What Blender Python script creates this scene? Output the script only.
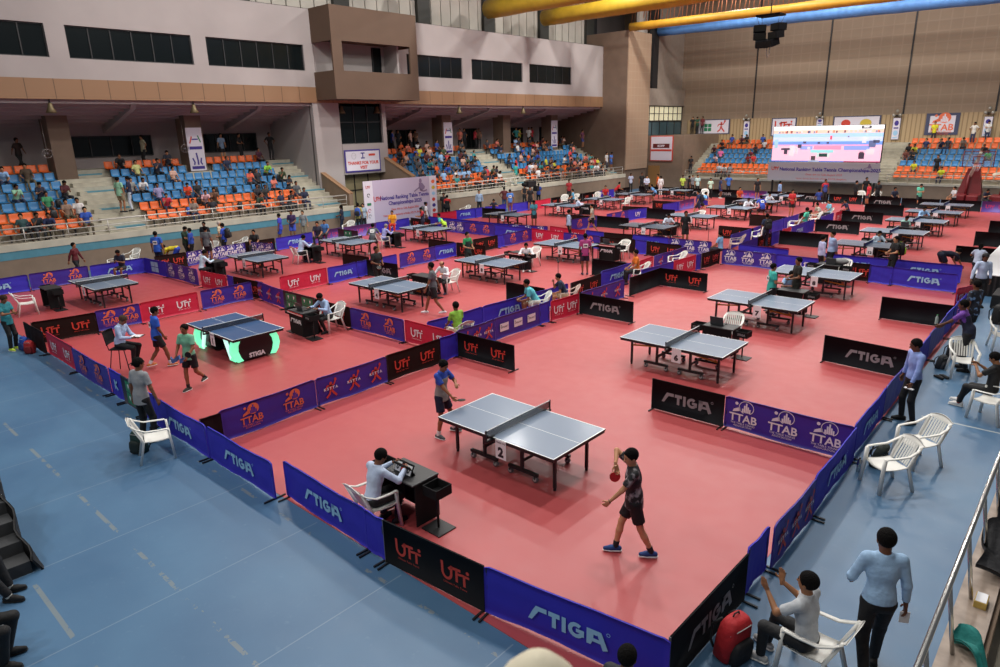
import bpy, bmesh, math, random
import numpy as np
from mathutils import Vector, Matrix
for _o in list(bpy.data.objects): bpy.data.objects.remove(_o)
SC = bpy.context.scene
COL = SC.collection
PI = math.pi
random.seed(11)

# ---------------------------------------------------------------- camera
cd = bpy.data.cameras.new('camera'); cam = bpy.data.objects.new('camera', cd); COL.objects.link(cam)
cd.sensor_width = 36.0; cd.lens = 36.0 * 0.67498; cd.clip_end = 300; cd.clip_start = 0.05
CAM_YAW, CAM_PITCH, CAM_ROLL, CAM_H = 2.30700, 0.29302, 0.023857, 5.9224
_cp, _sp = math.cos(CAM_PITCH), math.sin(CAM_PITCH)
_f = Vector((math.cos(CAM_YAW) * _cp, math.sin(CAM_YAW) * _cp, -_sp))
_r = Vector((math.sin(CAM_YAW), -math.cos(CAM_YAW), 0)); _d = _f.cross(_r)
_c, _s = math.cos(CAM_ROLL), math.sin(CAM_ROLL)
_r2 = _r * _c + _d * _s; _d2 = _d * _c - _r * _s
_m = Matrix((_r2, -_d2, -_f)).transposed().to_4x4(); _m.translation = (0, 0, CAM_H)
cam.matrix_world = _m
SC.camera = cam
cd.dof.use_dof = True; cd.dof.focus_distance = 13.0; cd.dof.aperture_fstop = 6.3

# ---------------------------------------------------------------- world, lamps, exposure
SC.view_settings.view_transform = 'Standard'
SC.view_settings.look = 'None'
SC.view_settings.gamma = 1.0
SC.view_settings.use_curve_mapping = False
SC.view_settings.exposure = 0.0
wd = bpy.data.worlds.new('hall_air'); SC.world = wd; wd.use_nodes = True
wd.node_tree.nodes['Background'].inputs[0].default_value = (0.86, 0.92, 1.0, 1)
wd.node_tree.nodes['Background'].inputs[1].default_value = 0.12
def area_lamp(x, y, z, size, watts, color=(1.0, 0.97, 0.93), rot=(0, 0, 0)):
    l = bpy.data.lights.new('ceiling_lamp', 'AREA'); l.shape = 'SQUARE'; l.size = size; l.energy = watts; l.color = color
    o = bpy.data.objects.new('ceiling_lamp', l); o.location = (x, y, z); o.rotation_euler = rot; COL.objects.link(o); return o
LAMP_W = 1000
for _y in (15, 25, 35, 45.5, 53.4):
    for _x in (-5, -13.5, -22, -30.5):
        area_lamp(_x, _y, 19.0, 0.9, LAMP_W * .92)
for _x in (-3, -11, -19, -27): area_lamp(_x, 60.3, 18.8, 0.7, LAMP_W * .62)
for _y, _k in ((5, .38), (-7, .72)):  # unseen rows overhead and behind the camera, added as fill for camera-facing sides
    for _x in (-3, -11, -20): area_lamp(_x, _y, 19.0, 0.9, LAMP_W * _k)

# ---------------------------------------------------------------- materials
MATS = {}
def mat(name, col, rough=0.6, metal=0.0, emit=0.0, vary=0.0, vscale=3.0, bump=0.0, bscale=40.0, alpha=1.0, coat=0.0, spec=None):
    if name in MATS: return MATS[name]
    m = bpy.data.materials.new(name); m.use_nodes = True; nt = m.node_tree
    b = nt.nodes['Principled BSDF']
    b.inputs['Base Color'].default_value = (*col, 1); b.inputs['Roughness'].default_value = rough; b.inputs['Metallic'].default_value = metal
    if spec is not None: b.inputs['Specular IOR Level'].default_value = spec
    if coat: b.inputs['Coat Weight'].default_value = coat; b.inputs['Coat Roughness'].default_value = 0.15
    if emit:
        b.inputs['Emission Color'].default_value = (*col, 1); b.inputs['Emission Strength'].default_value = emit
    if alpha < 1: b.inputs['Alpha'].default_value = alpha
    if vary or bump:
        tc = nt.nodes.new('ShaderNodeTexCoord')
        if vary:
            n = nt.nodes.new('ShaderNodeTexNoise'); n.inputs['Scale'].default_value = vscale; n.inputs['Detail'].default_value = 5
            nt.links.new(tc.outputs['Object'], n.inputs['Vector'])
            r = nt.nodes.new('ShaderNodeMapRange'); r.inputs[1].default_value = 0.3; r.inputs[2].default_value = 0.7
            r.inputs[3].default_value = 1 - vary; r.inputs[4].default_value = 1 + vary
            nt.links.new(n.outputs['Fac'], r.inputs[0])
            v = nt.nodes.new('ShaderNodeVectorMath'); v.operation = 'SCALE'; v.inputs[0].default_value = col
            nt.links.new(r.outputs[0], v.inputs['Scale']); nt.links.new(v.outputs[0], b.inputs['Base Color'])
        if bump:
            n2 = nt.nodes.new('ShaderNodeTexNoise'); n2.inputs['Scale'].default_value = bscale; n2.inputs['Detail'].default_value = 3
            nt.links.new(tc.outputs['Object'], n2.inputs['Vector'])
            bp = nt.nodes.new('ShaderNodeBump'); bp.inputs['Strength'].default_value = bump; bp.inputs['Distance'].default_value = 0.02
            nt.links.new(n2.outputs['Fac'], bp.inputs['Height']); nt.links.new(bp.outputs[0], b.inputs['Normal'])
    MATS[name] = m; return m
def hexc(h):
    v = [int(h[i:i + 2], 16) / 255 for i in (0, 2, 4)]
    return tuple(c / 12.92 if c <= .04045 else ((c + .055) / 1.055) ** 2.4 for c in v)
def cmat(h, rough=0.75):           # plain cloth or paint of one colour
    return mat('cloth_' + h, hexc(h), rough, vary=0.10, vscale=9, bump=.9, bscale=11)

# ---------------------------------------------------------------- mesh helpers
class MB:
    def __init__(s): s.v = []; s.f = []; s.m = []; s.sm = []
    def add(s, vs, fs, mi=0, smooth=False):
        o = len(s.v); s.v += [tuple(p) for p in vs]
        for f in fs: s.f.append(tuple(i + o for i in f)); s.m.append(mi); s.sm.append(smooth)
        return s
    def box(s, x0, x1, y0, y1, z0, z1, mi=0, M=None):
        if x0 > x1: x0, x1 = x1, x0
        if y0 > y1: y0, y1 = y1, y0
        if z0 > z1: z0, z1 = z1, z0
        vs = [(x, y, z) for z in (z0, z1) for y in (y0, y1) for x in (x0, x1)]
        if M: vs = [M @ Vector(p) for p in vs]
        return s.add(vs, [(0, 2, 3, 1), (4, 5, 7, 6), (0, 1, 5, 4), (2, 6, 7, 3), (0, 4, 6, 2), (1, 3, 7, 5)], mi)
    def quad(s, a, b, c, d, mi=0): return s.add([a, b, c, d], [(0, 1, 2, 3)], mi)
    def prism(s, poly, axis, a0, a1, mi=0):       # polygon in the plane of the two other axes, extruded on `axis`
        def P(u, v, w): return {'x': (w, u, v), 'y': (u, w, v), 'z': (u, v, w)}[axis]
        n = len(poly)
        vs = [P(u, v, a0) for u, v in poly] + [P(u, v, a1) for u, v in poly]
        fs = [tuple(range(n - 1, -1, -1)), tuple(range(n, 2 * n))] + [(i, (i + 1) % n, n + (i + 1) % n, n + i) for i in range(n)]
        return s.add(vs, fs, mi)
    def tube(s, pts, r, n=8, mi=0, caps=True, closed=False):
        pts = [Vector(p) for p in pts]; k = len(pts); rr = r if isinstance(r, (list, tuple)) else [r] * k
        rings = []; up = None
        for i, p in enumerate(pts):
            t = (pts[(i + 1) % k] - pts[i - 1]) if closed else (pts[min(i + 1, k - 1)] - pts[max(i - 1, 0)])
            if t.length < 1e-9: t = Vector((0, 0, 1))
            t.normalize()
            if up is None: up = Vector((0, 0, 1)) if abs(t.z) < .9 else Vector((1, 0, 0))
            a = t.cross(up)
            if a.length < 1e-4: a = t.orthogonal()
            a.normalize(); b = a.cross(t); up = b
            rings.append([p + (a * math.cos(2 * PI * j / n) + b * math.sin(2 * PI * j / n)) * rr[i] for j in range(n)])
        vs = [q for g in rings for q in g]
        fs = [(i * n + j, i * n + (j + 1) % n, ((i + 1) % k) * n + (j + 1) % n, ((i + 1) % k) * n + j) for i in range(k if closed else k - 1) for j in range(n)]
        if caps and not closed: fs += [tuple(range(n - 1, -1, -1)), tuple((k - 1) * n + j for j in range(n))]
        return s.add(vs, fs, mi, True)
    def lathe(s, prof, c=(0, 0, 0), n=16, mi=0, M=None):
        vs = [(c[0] + r * math.cos(2 * PI * j / n), c[1] + r * math.sin(2 * PI * j / n), c[2] + z) for r, z in prof for j in range(n)]
        if M: vs = [M @ Vector(p) for p in vs]
        k = len(prof)
        fs = [(i * n + j, i * n + (j + 1) % n, (i + 1) * n + (j + 1) % n, (i + 1) * n + j) for i in range(k - 1) for j in range(n)]
        fs += [tuple(range(n - 1, -1, -1)), tuple((k - 1) * n + j for j in range(n))]
        return s.add(vs, fs, mi, True)
    def ball(s, c, r, mi=0, n=12, sc=(1, 1, 1)):
        prof = [(max(1e-4, math.sin(PI * i / n)) * r, -math.cos(PI * i / n) * r) for i in range(n + 1)]
        vs = [(c[0] + a * sc[0] * math.cos(2 * PI * j / n), c[1] + a * sc[1] * math.sin(2 * PI * j / n), c[2] + z * sc[2]) for a, z in prof for j in range(n)]
        fs = [(i * n + j, i * n + (j + 1) % n, (i + 1) * n + (j + 1) % n, (i + 1) * n + j) for i in range(n) for j in range(n)]
        return s.add(vs, fs, mi, True)
    def loft(s, rings, mi=0, caps=True, smooth=True):     # rings: lists of equal length
        n = len(rings[0]); vs = [p for g in rings for p in g]
        fs = [(i * n + j, i * n + (j + 1) % n, (i + 1) * n + (j + 1) % n, (i + 1) * n + j) for i in range(len(rings) - 1) for j in range(n)]
        if caps: fs += [tuple(range(n - 1, -1, -1)), tuple((len(rings) - 1) * n + j for j in range(n))]
        return s.add(vs, fs, mi, smooth)
    def sheet(s, fn, nu, nv, mi=0, smooth=True, thick=None):
        g = [[Vector(fn(i / nu, j / nv)) for j in range(nv + 1)] for i in range(nu + 1)]
        vs = [p for row in g for p in row]; w = nv + 1
        fs = [(i * w + j, (i + 1) * w + j, (i + 1) * w + j + 1, i * w + j + 1) for i in range(nu) for j in range(nv)]
        if thick:
            t = Vector(thick); o = len(vs); vs2 = [p + t for p in vs]
            fs2 = [tuple(reversed([q + o for q in f])) for f in fs]
            edge = [i * w for i in range(nu + 1)] + [nu * w + j for j in range(1, w)] + [i * w + nv for i in range(nu - 1, -1, -1)] + [j for j in range(nv - 1, 0, -1)]
            e = [(edge[k], edge[(k + 1) % len(edge)], edge[(k + 1) % len(edge)] + o, edge[k] + o) for k in range(len(edge))]
            return s.add(vs + vs2, fs + fs2 + e, mi, smooth)
        return s.add(vs, fs, mi, smooth)
    def mesh(s, name, mats):
        me = bpy.data.meshes.new(name); me.from_pydata(s.v, [], s.f)
        for m in (mats if isinstance(mats, (list, tuple)) else [mats]): me.materials.append(m)
        me.polygons.foreach_set('material_index', s.m); me.polygons.foreach_set('use_smooth', s.sm); me.update()
        return me
    def build(s, name, mats, parent=None, loc=None, rz=None, bevel=0.0):
        o = bpy.data.objects.new(name, s.mesh(name, mats)); COL.objects.link(o)
        if parent: o.parent = parent
        if loc: o.location = loc
        if rz is not None: o.rotation_euler = (0, 0, rz)
        if bevel:
            b = o.modifiers.new('bevel', 'BEVEL'); b.width = bevel; b.segments = 2; b.limit_method = 'ANGLE'
        return o
def obj_from(me, name, parent=None):
    o = bpy.data.objects.new(name, me); COL.objects.link(o)
    if parent: o.parent = parent
    return o
def tag(o, label=None, cat=None, group=None, kind=None):
    if label: o['label'] = label
    if cat: o['category'] = cat
    if group: o['group'] = group
    if kind: o['kind'] = kind
    return o
def thing(name, label, cat, loc=(0, 0, 0), rz=0.0, group=None):
    o = bpy.data.objects.new(name, None); COL.objects.link(o); o.location = loc; o.rotation_euler = (0, 0, rz); o.empty_display_size = .1
    return tag(o, label, cat, group)
def struct(name, mb, mats, **k):
    return tag(mb.build(name, mats, **k), kind='structure')
_kids = {}
def dup(root, loc, rz, label, group=None):          # a copy of a thing with copies of its parts and sub-parts
    def cp(o, par):
        c = o.copy(); COL.objects.link(c); c.parent = par
        if o.name not in _kids: _kids[o.name] = [x for x in o.children]
        for ch in _kids[o.name]: cp(ch, c)
        return c
    r = cp(root, None); r.location = loc; r.rotation_euler = (0, 0, rz); r['label'] = label
    if group: r['group'] = group
    return r

# ---------------------------------------------------------------- lettering and logos (flat meshes in the x-z plane, facing -y)
def text_geo(s, size, bold=0.0, shear=0.0, align='CENTER'):
    cu = bpy.data.curves.new('t', 'FONT'); cu.body = s; cu.size = size; cu.offset = bold; cu.shear = shear
    cu.align_x = align; cu.resolution_u = 2
    o = bpy.data.objects.new('t', cu); COL.objects.link(o)
    me = o.to_mesh(); vs = [(v.co.x, 0.0, v.co.y) for v in me.vertices]; fs = [tuple(p.vertices) for p in me.polygons]
    o.to_mesh_clear(); bpy.data.objects.remove(o); bpy.data.curves.remove(cu)
    return vs, fs
def put(mb, geo, x=0, z=0, mi=0, sx=1, sz=1, y=0.0):
    vs, fs = geo; mb.add([(v[0] * sx + x, y, v[2] * sz + z) for v in vs], fs, mi); return mb
def stroke(mb, pts, w, mi=0, y=0.0):                # a ribbon along a polyline
    L, R = [], []
    for i, p in enumerate(pts):
        a = pts[max(i - 1, 0)]; b = pts[min(i + 1, len(pts) - 1)]
        dx, dz = b[0] - a[0], b[1] - a[1]; l = math.hypot(dx, dz) or 1
        nx, nz = -dz / l * w / 2, dx / l * w / 2
        L.append((p[0] + nx, y, p[1] + nz)); R.append((p[0] - nx, y, p[1] - nz))
    n = len(pts); mb.add(L + R, [(i, n + i, n + i + 1, i + 1) for i in range(n - 1)], mi); return mb
def disc(mb, cx, cz, rx, rz, mi=0, y=0.0, n=20):
    return mb.add([(cx + rx * math.cos(2 * PI * i / n), y, cz + rz * math.sin(2 * PI * i / n)) for i in range(n)], [tuple(range(n))], mi)
def arcpts(cx, cz, rx, rz, a0, a1, n=14):
    return [(cx + rx * math.cos(math.radians(a0 + (a1 - a0) * i / n)), cz + rz * math.sin(math.radians(a0 + (a1 - a0) * i / n))) for i in range(n + 1)]
def rect(mb, x0, x1, z0, z1, mi=0, y=0.0): return mb.quad((x0, y, z0), (x1, y, z0), (x1, y, z1), (x0, y, z1), mi)
def g_stiga(mb, cx, cz, h, mi=0):                  # wordmark: a slanting swash S, then T I G A
    w = .22 * h
    X = cx - 2.05 * h
    def p(a, b): return (X + a * h, 0.0, cz + (b - .5) * h)
    mb.add([p(-.35, 0), p(-.12, 0), p(.12, .38), p(.28, .62), p(.75, .62), p(.75, .90), p(.12, .90), p(-.05, .62)], [(0, 1, 2, 7), (7, 2, 3, 6), (3, 4, 5, 6)], mi)
    def R(a, b, c, d): mb.quad(p(a, c), p(b, c), p(b, d), p(a, d), mi)
    R(.85, 1.50, .62, .90); R(1.06, 1.29, 0, .62)
    R(1.62, 1.85, 0, .90)
    gx, gz = X + 2.42 * h, cz - .05 * h
    stroke(mb, arcpts(gx, gz, .33 * h, .33 * h, 50, 330, 14), .23 * h, mi)
    R(2.42, 2.86, .36, .56); R(2.64, 2.86, .18, .4)
    mb.add([p(3.0, 0), p(3.22, 0), p(3.36, .3), p(3.38, .90), p(3.10, .90), p(3.0, .9)], [(0, 1, 2, 3, 4, 5)], mi)
    mb.add([p(3.0, .9), p(3.0, .62), p(3.55, .62), p(3.75, .9)], [(0, 1, 2, 3)], mi)
    mb.add([p(3.55, .75), p(3.78, .9), p(4.15, 0), p(3.88, -.12)], [(3, 2, 1, 0)][::-1], mi)
    R(3.3, 3.75, .22, .42)
    stroke(mb, arcpts(X + 4.15 * h, cz + .42 * h, .09 * h, .09 * h, 0, 360, 10), .03 * h, mi)
def g_utt(mb, cx, cz, h, mi=0, small=True):
    X = cx - .85 * h; Z = cz - .42 * h; w = .15 * h
    def q(a, b): return (X + a * h, Z + b * h)
    stroke(mb, [q(-.02, .95), q(0, .75), q(.0, .5)] + arcpts(X + .29 * h, Z + .42 * h, .29 * h, .36 * h, 170, 350, 12) + [q(.58, .55), q(.60, .78), q(.62, .86)], w, mi)
    stroke(mb, [q(.42, .62), q(.55, .76), q(1.18, .80)], w, mi)
    stroke(mb, [q(.92, .80), q(.92, .08)], w, mi)
    stroke(mb, [q(1.0, .55), q(1.30, .60), q(1.72, .60)], w * .85, mi)
    stroke(mb, [q(1.40, .62), q(1.40, .0)], w, mi)
    disc(mb, X + 1.62 * h, Z + .84 * h, .10 * h, .10 * h, mi)
    if small: put(mb, text_geo('Ultimate Table Tennis', .17 * h), X + .8 * h, Z - .22 * h, mi)
def g_ttab(mb, cx, cz, h, mi=0, bg=None, outline=False):      # bat, ball and skyline over the letters TTAB
    r = .30 * h; bx, bz = cx + .10 * h, cz + .42 * h
    if outline: stroke(mb, arcpts(bx, bz, r * 1.1, r, -60, 250, 22), .03 * h, mi); sky = mi
    else: disc(mb, bx, bz, r * 1.1, r, mi); sky = bg
    for i, (a, t) in enumerate(((-.16, .18), (-.08, .34), (0, .46), (.08, .30), (.16, .2))):
        rect(mb, bx + (a - .035) * h, bx + (a + .035) * h, bz - r * .8, bz - r * .8 + t * h, sky, -.001)
    mb.add([(bx - .62 * h, 0, bz - .30 * h), (bx - .24 * h, 0, bz - .2 * h), (bx - .30 * h, 0, bz - .02 * h), (bx - .58 * h, 0, bz - .17 * h)], [(0, 1, 2, 3)], mi)
    disc(mb, bx - .45 * h, bz + .13 * h, .075 * h, .075 * h, mi)
    put(mb, text_geo('TTAB', .52 * h, .012 * h), cx - .02 * h, cz - .30 * h, mi)
    put(mb, text_geo('THE TABLE TENNIS', .13 * h), cx - .02 * h, cz - .44 * h, mi)
    put(mb, text_geo('ASSOCIATION', .13 * h), cx - .02 * h, cz - .56 * h, mi)
def g_kstta(mb, cx, cz, h, mi=0, mj=1):            # a leaping player with the letters across
    w = .13 * h
    disc(mb, cx + .02 * h, cz + .34 * h, .10 * h, .10 * h, mi)
    stroke(mb, [(cx - .38 * h, cz + .02 * h), (cx - .22 * h, cz + .24 * h), (cx, cz + .2 * h), (cx + .22 * h, cz + .22 * h), (cx + .34 * h, cz + .42 * h)], w * .8, mi)
    stroke(mb, [(cx, cz + .24 * h), (cx + .01 * h, cz - .05 * h)], w * 1.6, mi)
    stroke(mb, [(cx - .35 * h, cz - .5 * h), (cx - .1 * h, cz - .3 * h), (cx - .02 * h, cz - .05 * h)], w, mi)
    stroke(mb, [(cx + .38 * h, cz - .5 * h), (cx + .16 * h, cz - .25 * h), (cx + .02 * h, cz - .05 * h)], w, mi)
    disc(mb, cx + .36 * h, cz + .52 * h, .09 * h, .11 * h, mi)
    put(mb, text_geo('K S T T A', .24 * h, .008 * h), cx, cz - .04 * h, mj, y=-.0015)
# ---------------------------------------------------------------- hall materials
def nodes(m): return m.node_tree, m.node_tree.nodes['Principled BSDF']
def mnode(nt, op, a, b=None, c=None):
    n = nt.nodes.new('ShaderNodeMath'); n.operation = op
    for i, v in enumerate((a, b, c)):
        if v is None: continue
        if isinstance(v, (int, float)): n.inputs[i].default_value = v
        else: nt.links.new(v, n.inputs[i])
    return n.outputs[0]
def mixc(nt, fac, a, b):
    n = nt.nodes.new('ShaderNodeMix'); n.data_type = 'RGBA'
    nt.links.new(fac, n.inputs[0])
    for i, v in ((6, a), (7, b)):
        if isinstance(v, tuple): n.inputs[i].default_value = (*v, 1)
        else: nt.links.new(v, n.inputs[i])
    return n.outputs[2]
def coords(nt):
    t = nt.nodes.new('ShaderNodeTexCoord'); s = nt.nodes.new('ShaderNodeSeparateXYZ'); nt.links.new(t.outputs['Object'], s.inputs[0]); return t.outputs['Object'], s.outputs
def noise(nt, vec, scale, detail=4, rough=.5):
    n = nt.nodes.new('ShaderNodeTexNoise'); n.inputs['Scale'].default_value = scale; n.inputs['Detail'].default_value = detail; n.inputs['Roughness'].default_value = rough
    nt.links.new(vec, n.inputs['Vector']); return n.outputs['Fac']
def ramp(nt, f, lo, hi, a=0.0, b=1.0):
    r = nt.nodes.new('ShaderNodeMapRange'); r.inputs[1].default_value = lo; r.inputs[2].default_value = hi; r.inputs[3].default_value = a; r.inputs[4].default_value = b
    nt.links.new(f, r.inputs[0]); return r.outputs[0]
def line_mask(nt, c, off, pitch, width):          # 1 on thin lines at off + k * pitch
    a = mnode(nt, 'SUBTRACT', c, off); a = mnode(nt, 'DIVIDE', a, pitch); a = mnode(nt, 'FRACT', a); a = mnode(nt, 'SUBTRACT', a, .5); a = mnode(nt, 'ABSOLUTE', a)
    return mnode(nt, 'GREATER_THAN', a, .5 - width / pitch / 2)
def band(nt, c, lo, hi): return mnode(nt, 'MULTIPLY', mnode(nt, 'GREATER_THAN', c, lo), mnode(nt, 'LESS_THAN', c, hi))

M_BLUE = mat('blue_vinyl_floor', (.105, .215, .345), .42); nt, b = nodes(M_BLUE); vec, s = coords(nt)
base = mixc(nt, ramp(nt, noise(nt, vec, .55, 5), .35, .65), (.056, .132, .240), (.074, .165, .280))
base = mixc(nt, ramp(nt, noise(nt, vec, 6, 6, .7), .60, .75, 0, .35), base, (.15, .25, .35))
nx = noise(nt, vec, 1.1, 6, .75)
seam = mnode(nt, 'MULTIPLY', line_mask(nt, s[0], -.32, 2.06, .018), mnode(nt, 'LESS_THAN', s[1], 5.0))
base = mixc(nt, mnode(nt, 'MULTIPLY', seam, .28), base, (.35, .42, .48))
yl = mnode(nt, 'MULTIPLY', band(nt, s[1], 2.78, 2.84), mnode(nt, 'GREATER_THAN', nx, .52))
yl2 = mnode(nt, 'MULTIPLY', band(nt, s[1], 1.52, 1.58), mnode(nt, 'GREATER_THAN', nx, .5))
yl3 = mnode(nt, 'MULTIPLY', band(nt, s[1], 4.72, 4.78), mnode(nt, 'GREATER_THAN', noise(nt, vec, 1.7, 6, .7), .55))
ym = mnode(nt, 'MAXIMUM', mnode(nt, 'MAXIMUM', yl, yl2), yl3)
base = mixc(nt, mnode(nt, 'MULTIPLY', ym, .32), base, (.36, .31, .16))
wl = mnode(nt, 'MULTIPLY', band(nt, s[1], 15.45, 15.50), mnode(nt, 'MULTIPLY', band(nt, s[0], -2.2, -.7), mnode(nt, 'GREATER_THAN', nx, .42)))
base = mixc(nt, mnode(nt, 'MULTIPLY', wl, .6), base, (.6, .6, .52))
nt.links.new(base, b.inputs['Base Color'])
nt.links.new(ramp(nt, noise(nt, vec, 2.5, 5), .3, .7, .40, .46), b.inputs['Roughness'])

M_RED = mat('red_sports_mat', (.55, .085, .095), .5); nt, b = nodes(M_RED); vec, s = coords(nt)
base = mixc(nt, ramp(nt, noise(nt, vec, .4, 4), .35, .65), (.400, .064, .068), (.440, .074, .076))
base = mixc(nt, mnode(nt, 'MULTIPLY', line_mask(nt, s[1], 6.42, 1.8, .012), .35), base, (.40, .055, .06))
base = mixc(nt, ramp(nt, noise(nt, vec, 4, 6, .7), .62, .8, 0, .25), base, (.42, .07, .08))
nt.links.new(base, b.inputs['Base Color'])
nt.links.new(ramp(nt, noise(nt, vec, 3, 4), .3, .7, .38, .46), b.inputs['Roughness'])

M_BROWN = mat('brown_wall_paint', (.235, .165, .115), .8, vary=.08, vscale=2, bump=.15, bscale=25)
M_TEAL = mat('teal_paint', (.085, .25, .32), .6, vary=.08)
M_CREAM = mat('cream_concrete', (.50, .46, .37), .75, vary=.12, vscale=1.5)
M_STEP = mat('terrazzo_steps', (.42, .39, .31), .7, vary=.14, vscale=2.5)
M_WHITEW = mat('white_plaster', (.375, .335, .325), .8, vary=.06, vscale=.5)
M_UNDER = mat('painted_soffit', (.36, .31, .31), .85, vary=.06, vscale=.8)
M_TAN = mat('tan_cladding', (.40, .225, .12), .55, vary=.07, vscale=1.2)
nt, b = nodes(M_TAN); vec, s = coords(nt)
base = mixc(nt, line_mask(nt, s[1], .48, 1.2, .03), (.27, .15, .078), (.07, .04, .02)); nt.links.new(base, b.inputs['Base Color'])
M_COLUMN = mat('column_render', (.17, .115, .082), .8, vary=.08, vscale=1.5)
M_BOX = mat('balcony_render', (.108, .066, .042), .8, vary=.05, vscale=1)
M_DARKGLASS = mat('dark_window_glass', (.006, .009, .010), .15, spec=.3)
M_FRAME = mat('dark_window_frame', (.02, .02, .022), .5)
M_CLER = mat('clerestory_panel', (.52, .48, .42), .7, vary=.1, vscale=.6)
M_STEEL = mat('polished_steel', (.62, .60, .57), .25, 1.0)
M_WOOD = mat('ribbed_wood_panelling', (.40, .285, .155), .6); nt, b = nodes(M_WOOD); vec, s = coords(nt)
base = mixc(nt, line_mask(nt, s[0], 0, .34, .10), (.42, .30, .165), (.27, .185, .095)); nt.links.new(base, b.inputs['Base Color'])
M_ACOU = mat('acoustic_wall_tiles', (.36, .27, .205), .85); nt, b = nodes(M_ACOU); vec, s = coords(nt)
g = mnode(nt, 'MAXIMUM', line_mask(nt, s[0], .1, .84, .10), line_mask(nt, s[2], .35, .84, .10))
base = mixc(nt, mnode(nt, 'MULTIPLY', g, .5), (.31, .232, .165), (.385, .295, .22))
base = mixc(nt, ramp(nt, noise(nt, vec, .3, 3), .3, .7, 0, .3), base, (.25, .185, .13)); nt.links.new(base, b.inputs['Base Color'])
M_ACOU2 = mat('column_tiles', (.42, .29, .195), .8); nt, b = nodes(M_ACOU2); vec, s = coords(nt)
g = mnode(nt, 'MAXIMUM', line_mask(nt, s[1], .1, .6, .06), line_mask(nt, s[2], .35, .7, .06))
base = mixc(nt, mnode(nt, 'MULTIPLY', g, .4), (.37, .25, .165), (.44, .335, .235)); nt.links.new(base, b.inputs['Base Color'])

# ---------------------------------------------------------------- floor and walls
XW, YF = -35.5, 62.0
struct('floor', MB().box(-46, 6, -4, 71, -.3, 0), M_BLUE)
struct('trim_1', MB().box(-33.4, -2.78, 5.07, 57.6, 0.0, .008), M_RED)          # the red mat
struct('wall_back', MB().box(-46, 6, 69.8, 70.2, 0, 20), M_ACOU)
w = MB(); w.box(-35.4, 6, 69.66, 69.8, 4.0, 6.42); struct('trim_2', w, M_WOOD)
w = MB()
for x in (-28.4, -21.75, -15.05, -8.4): w.box(x - .06, x + .06, 69.72, 69.80, 6.45, 20)
struct('trim_3', w, M_FRAME)
w = MB(); w.box(-46, -43.6, -4, 71, 0, 20)
struct('wall_left', w, M_UNDER)
struct('ceiling', MB().box(-46, 6, 8, 71, 20.4, 20.7), mat('roof_deck', (.20, .19, .18), .9, vary=.1))

# stepped stands: treads every 0.8 m
def stand_profile(n, rise, z0, first, back):
    pr = [(0, 0), (0, z0)]
    for k in range(n): pr += [(first + .8 * k, z0 + rise * k), (first + .8 * k, z0 + rise * (k + 1))]
    pr += [(back, z0 + rise * n), (back, 0)]
    return pr
left_pr = stand_profile(7, .40, 1.55, 1.25, 8.1)
def left_stand(name, y0, y1):
    struct(name, MB().add(
        [(XW - .02 - d, y0, z) for d, z in left_pr] + [(XW - .02 - d, y1, z) for d, z in left_pr],
        [tuple(range(len(left_pr)))] + [tuple(range(2 * len(left_pr) - 1, len(left_pr) - 1, -1))] +
        [(i, len(left_pr) + i, len(left_pr) + (i + 1) % len(left_pr), (i + 1) % len(left_pr)) for i in range(len(left_pr))]), M_STEP)
left_stand('floor_2', 2.0, 25.5); left_stand('floor_3', 31.0, 57.7)
w = MB()                                                                          # stair flights in the aisles: half steps
t = MB()
for (y0, y1) in ((11.85, 13.65), (23.45, 25.45), (31.0, 32.3), (41.85, 44.1), (56.2, 57.6)):
    for k in range(7):
        x = XW - 1.25 - .8 * k
        w.box(x - .02, x + .38, y0, y1, 1.5 + .4 * k, 1.75 + .4 * k)
        if k % 2 == 0: t.box(x - .02, x + .384, y0 + .35, y1 - .05, 1.69 + .4 * k, 1.756 + .4 * k)
struct('floor_4', w, M_STEP); struct('trim_4', t, M_TEAL)
# front wall of the left stand: brown, teal stripe, cream ledge
for i, (y0, y1, stripe) in enumerate(((2.0, 25.78, True), (30.7, 57.7, False))):
    struct('wall_front_left_%d' % (i + 1), MB().box(XW - .3, XW, y0, y1, 0, .95 if stripe else 1.28), M_BROWN)
    if stripe: struct('trim_5', MB().box(XW - .3, XW + .01, y0, y1, .95, 1.31), M_TEAL)
    struct('trim_%d' % (6 + i), MB().box(XW - .32, XW + .03, y0, y1, 1.31 if stripe else 1.28, 1.60), M_CREAM)
# stair side walls and the ground-level entrance between them
def parapet(name, y0, y1, pts):
    o = MB().prism([(x, z) for x, z in pts], 'y', y0, y1); struct(name, o, M_BROWN)
parapet('wall_stair_1', 25.5, 25.78, [(XW + .02, 0), (XW + .02, 2.3), (-40.8, 4.55), (-43.6, 4.7), (-43.6, 0)])
parapet('wall_stair_2', 30.7, 31.0, [(XW + .02, 0), (XW + .02, 3.03), (-38.6, 4.35), (-43.6, 4.7), (-43.6, 0)])
cap = MB()
for y0, y1, a in ((25.46, 25.82, ((XW + .02, 2.3), (-40.8, 4.55))), (30.66, 31.04, ((XW + .02, 3.03), (-38.6, 4.35)))):
    (xa, za), (xb, zb) = a; cap.prism([(xa, za), (xa, za + .07), (xb, zb + .07), (xb, zb)], 'y', y0, y1)
struct('trim_8', cap, M_TAN)
struct('wall_entrance_1', MB().box(-38.7, -38.3, 25.35, 27.3, 0, 8.0), M_WHITEW)
w = MB(); w.box(-38.6, -38.25, 27.3, 30.8, 3.3, 5.25); w.box(-38.7, -38.3, 30.78, 31.1, 3.3, 8.0); struct('wall_entrance_2', w, M_WHITEW)
w = MB(); w.box(-43.6, -38.6, 25.35, 25.5, 0, 8.0); struct('wall_entrance_3', w, M_WHITEW)
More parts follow.
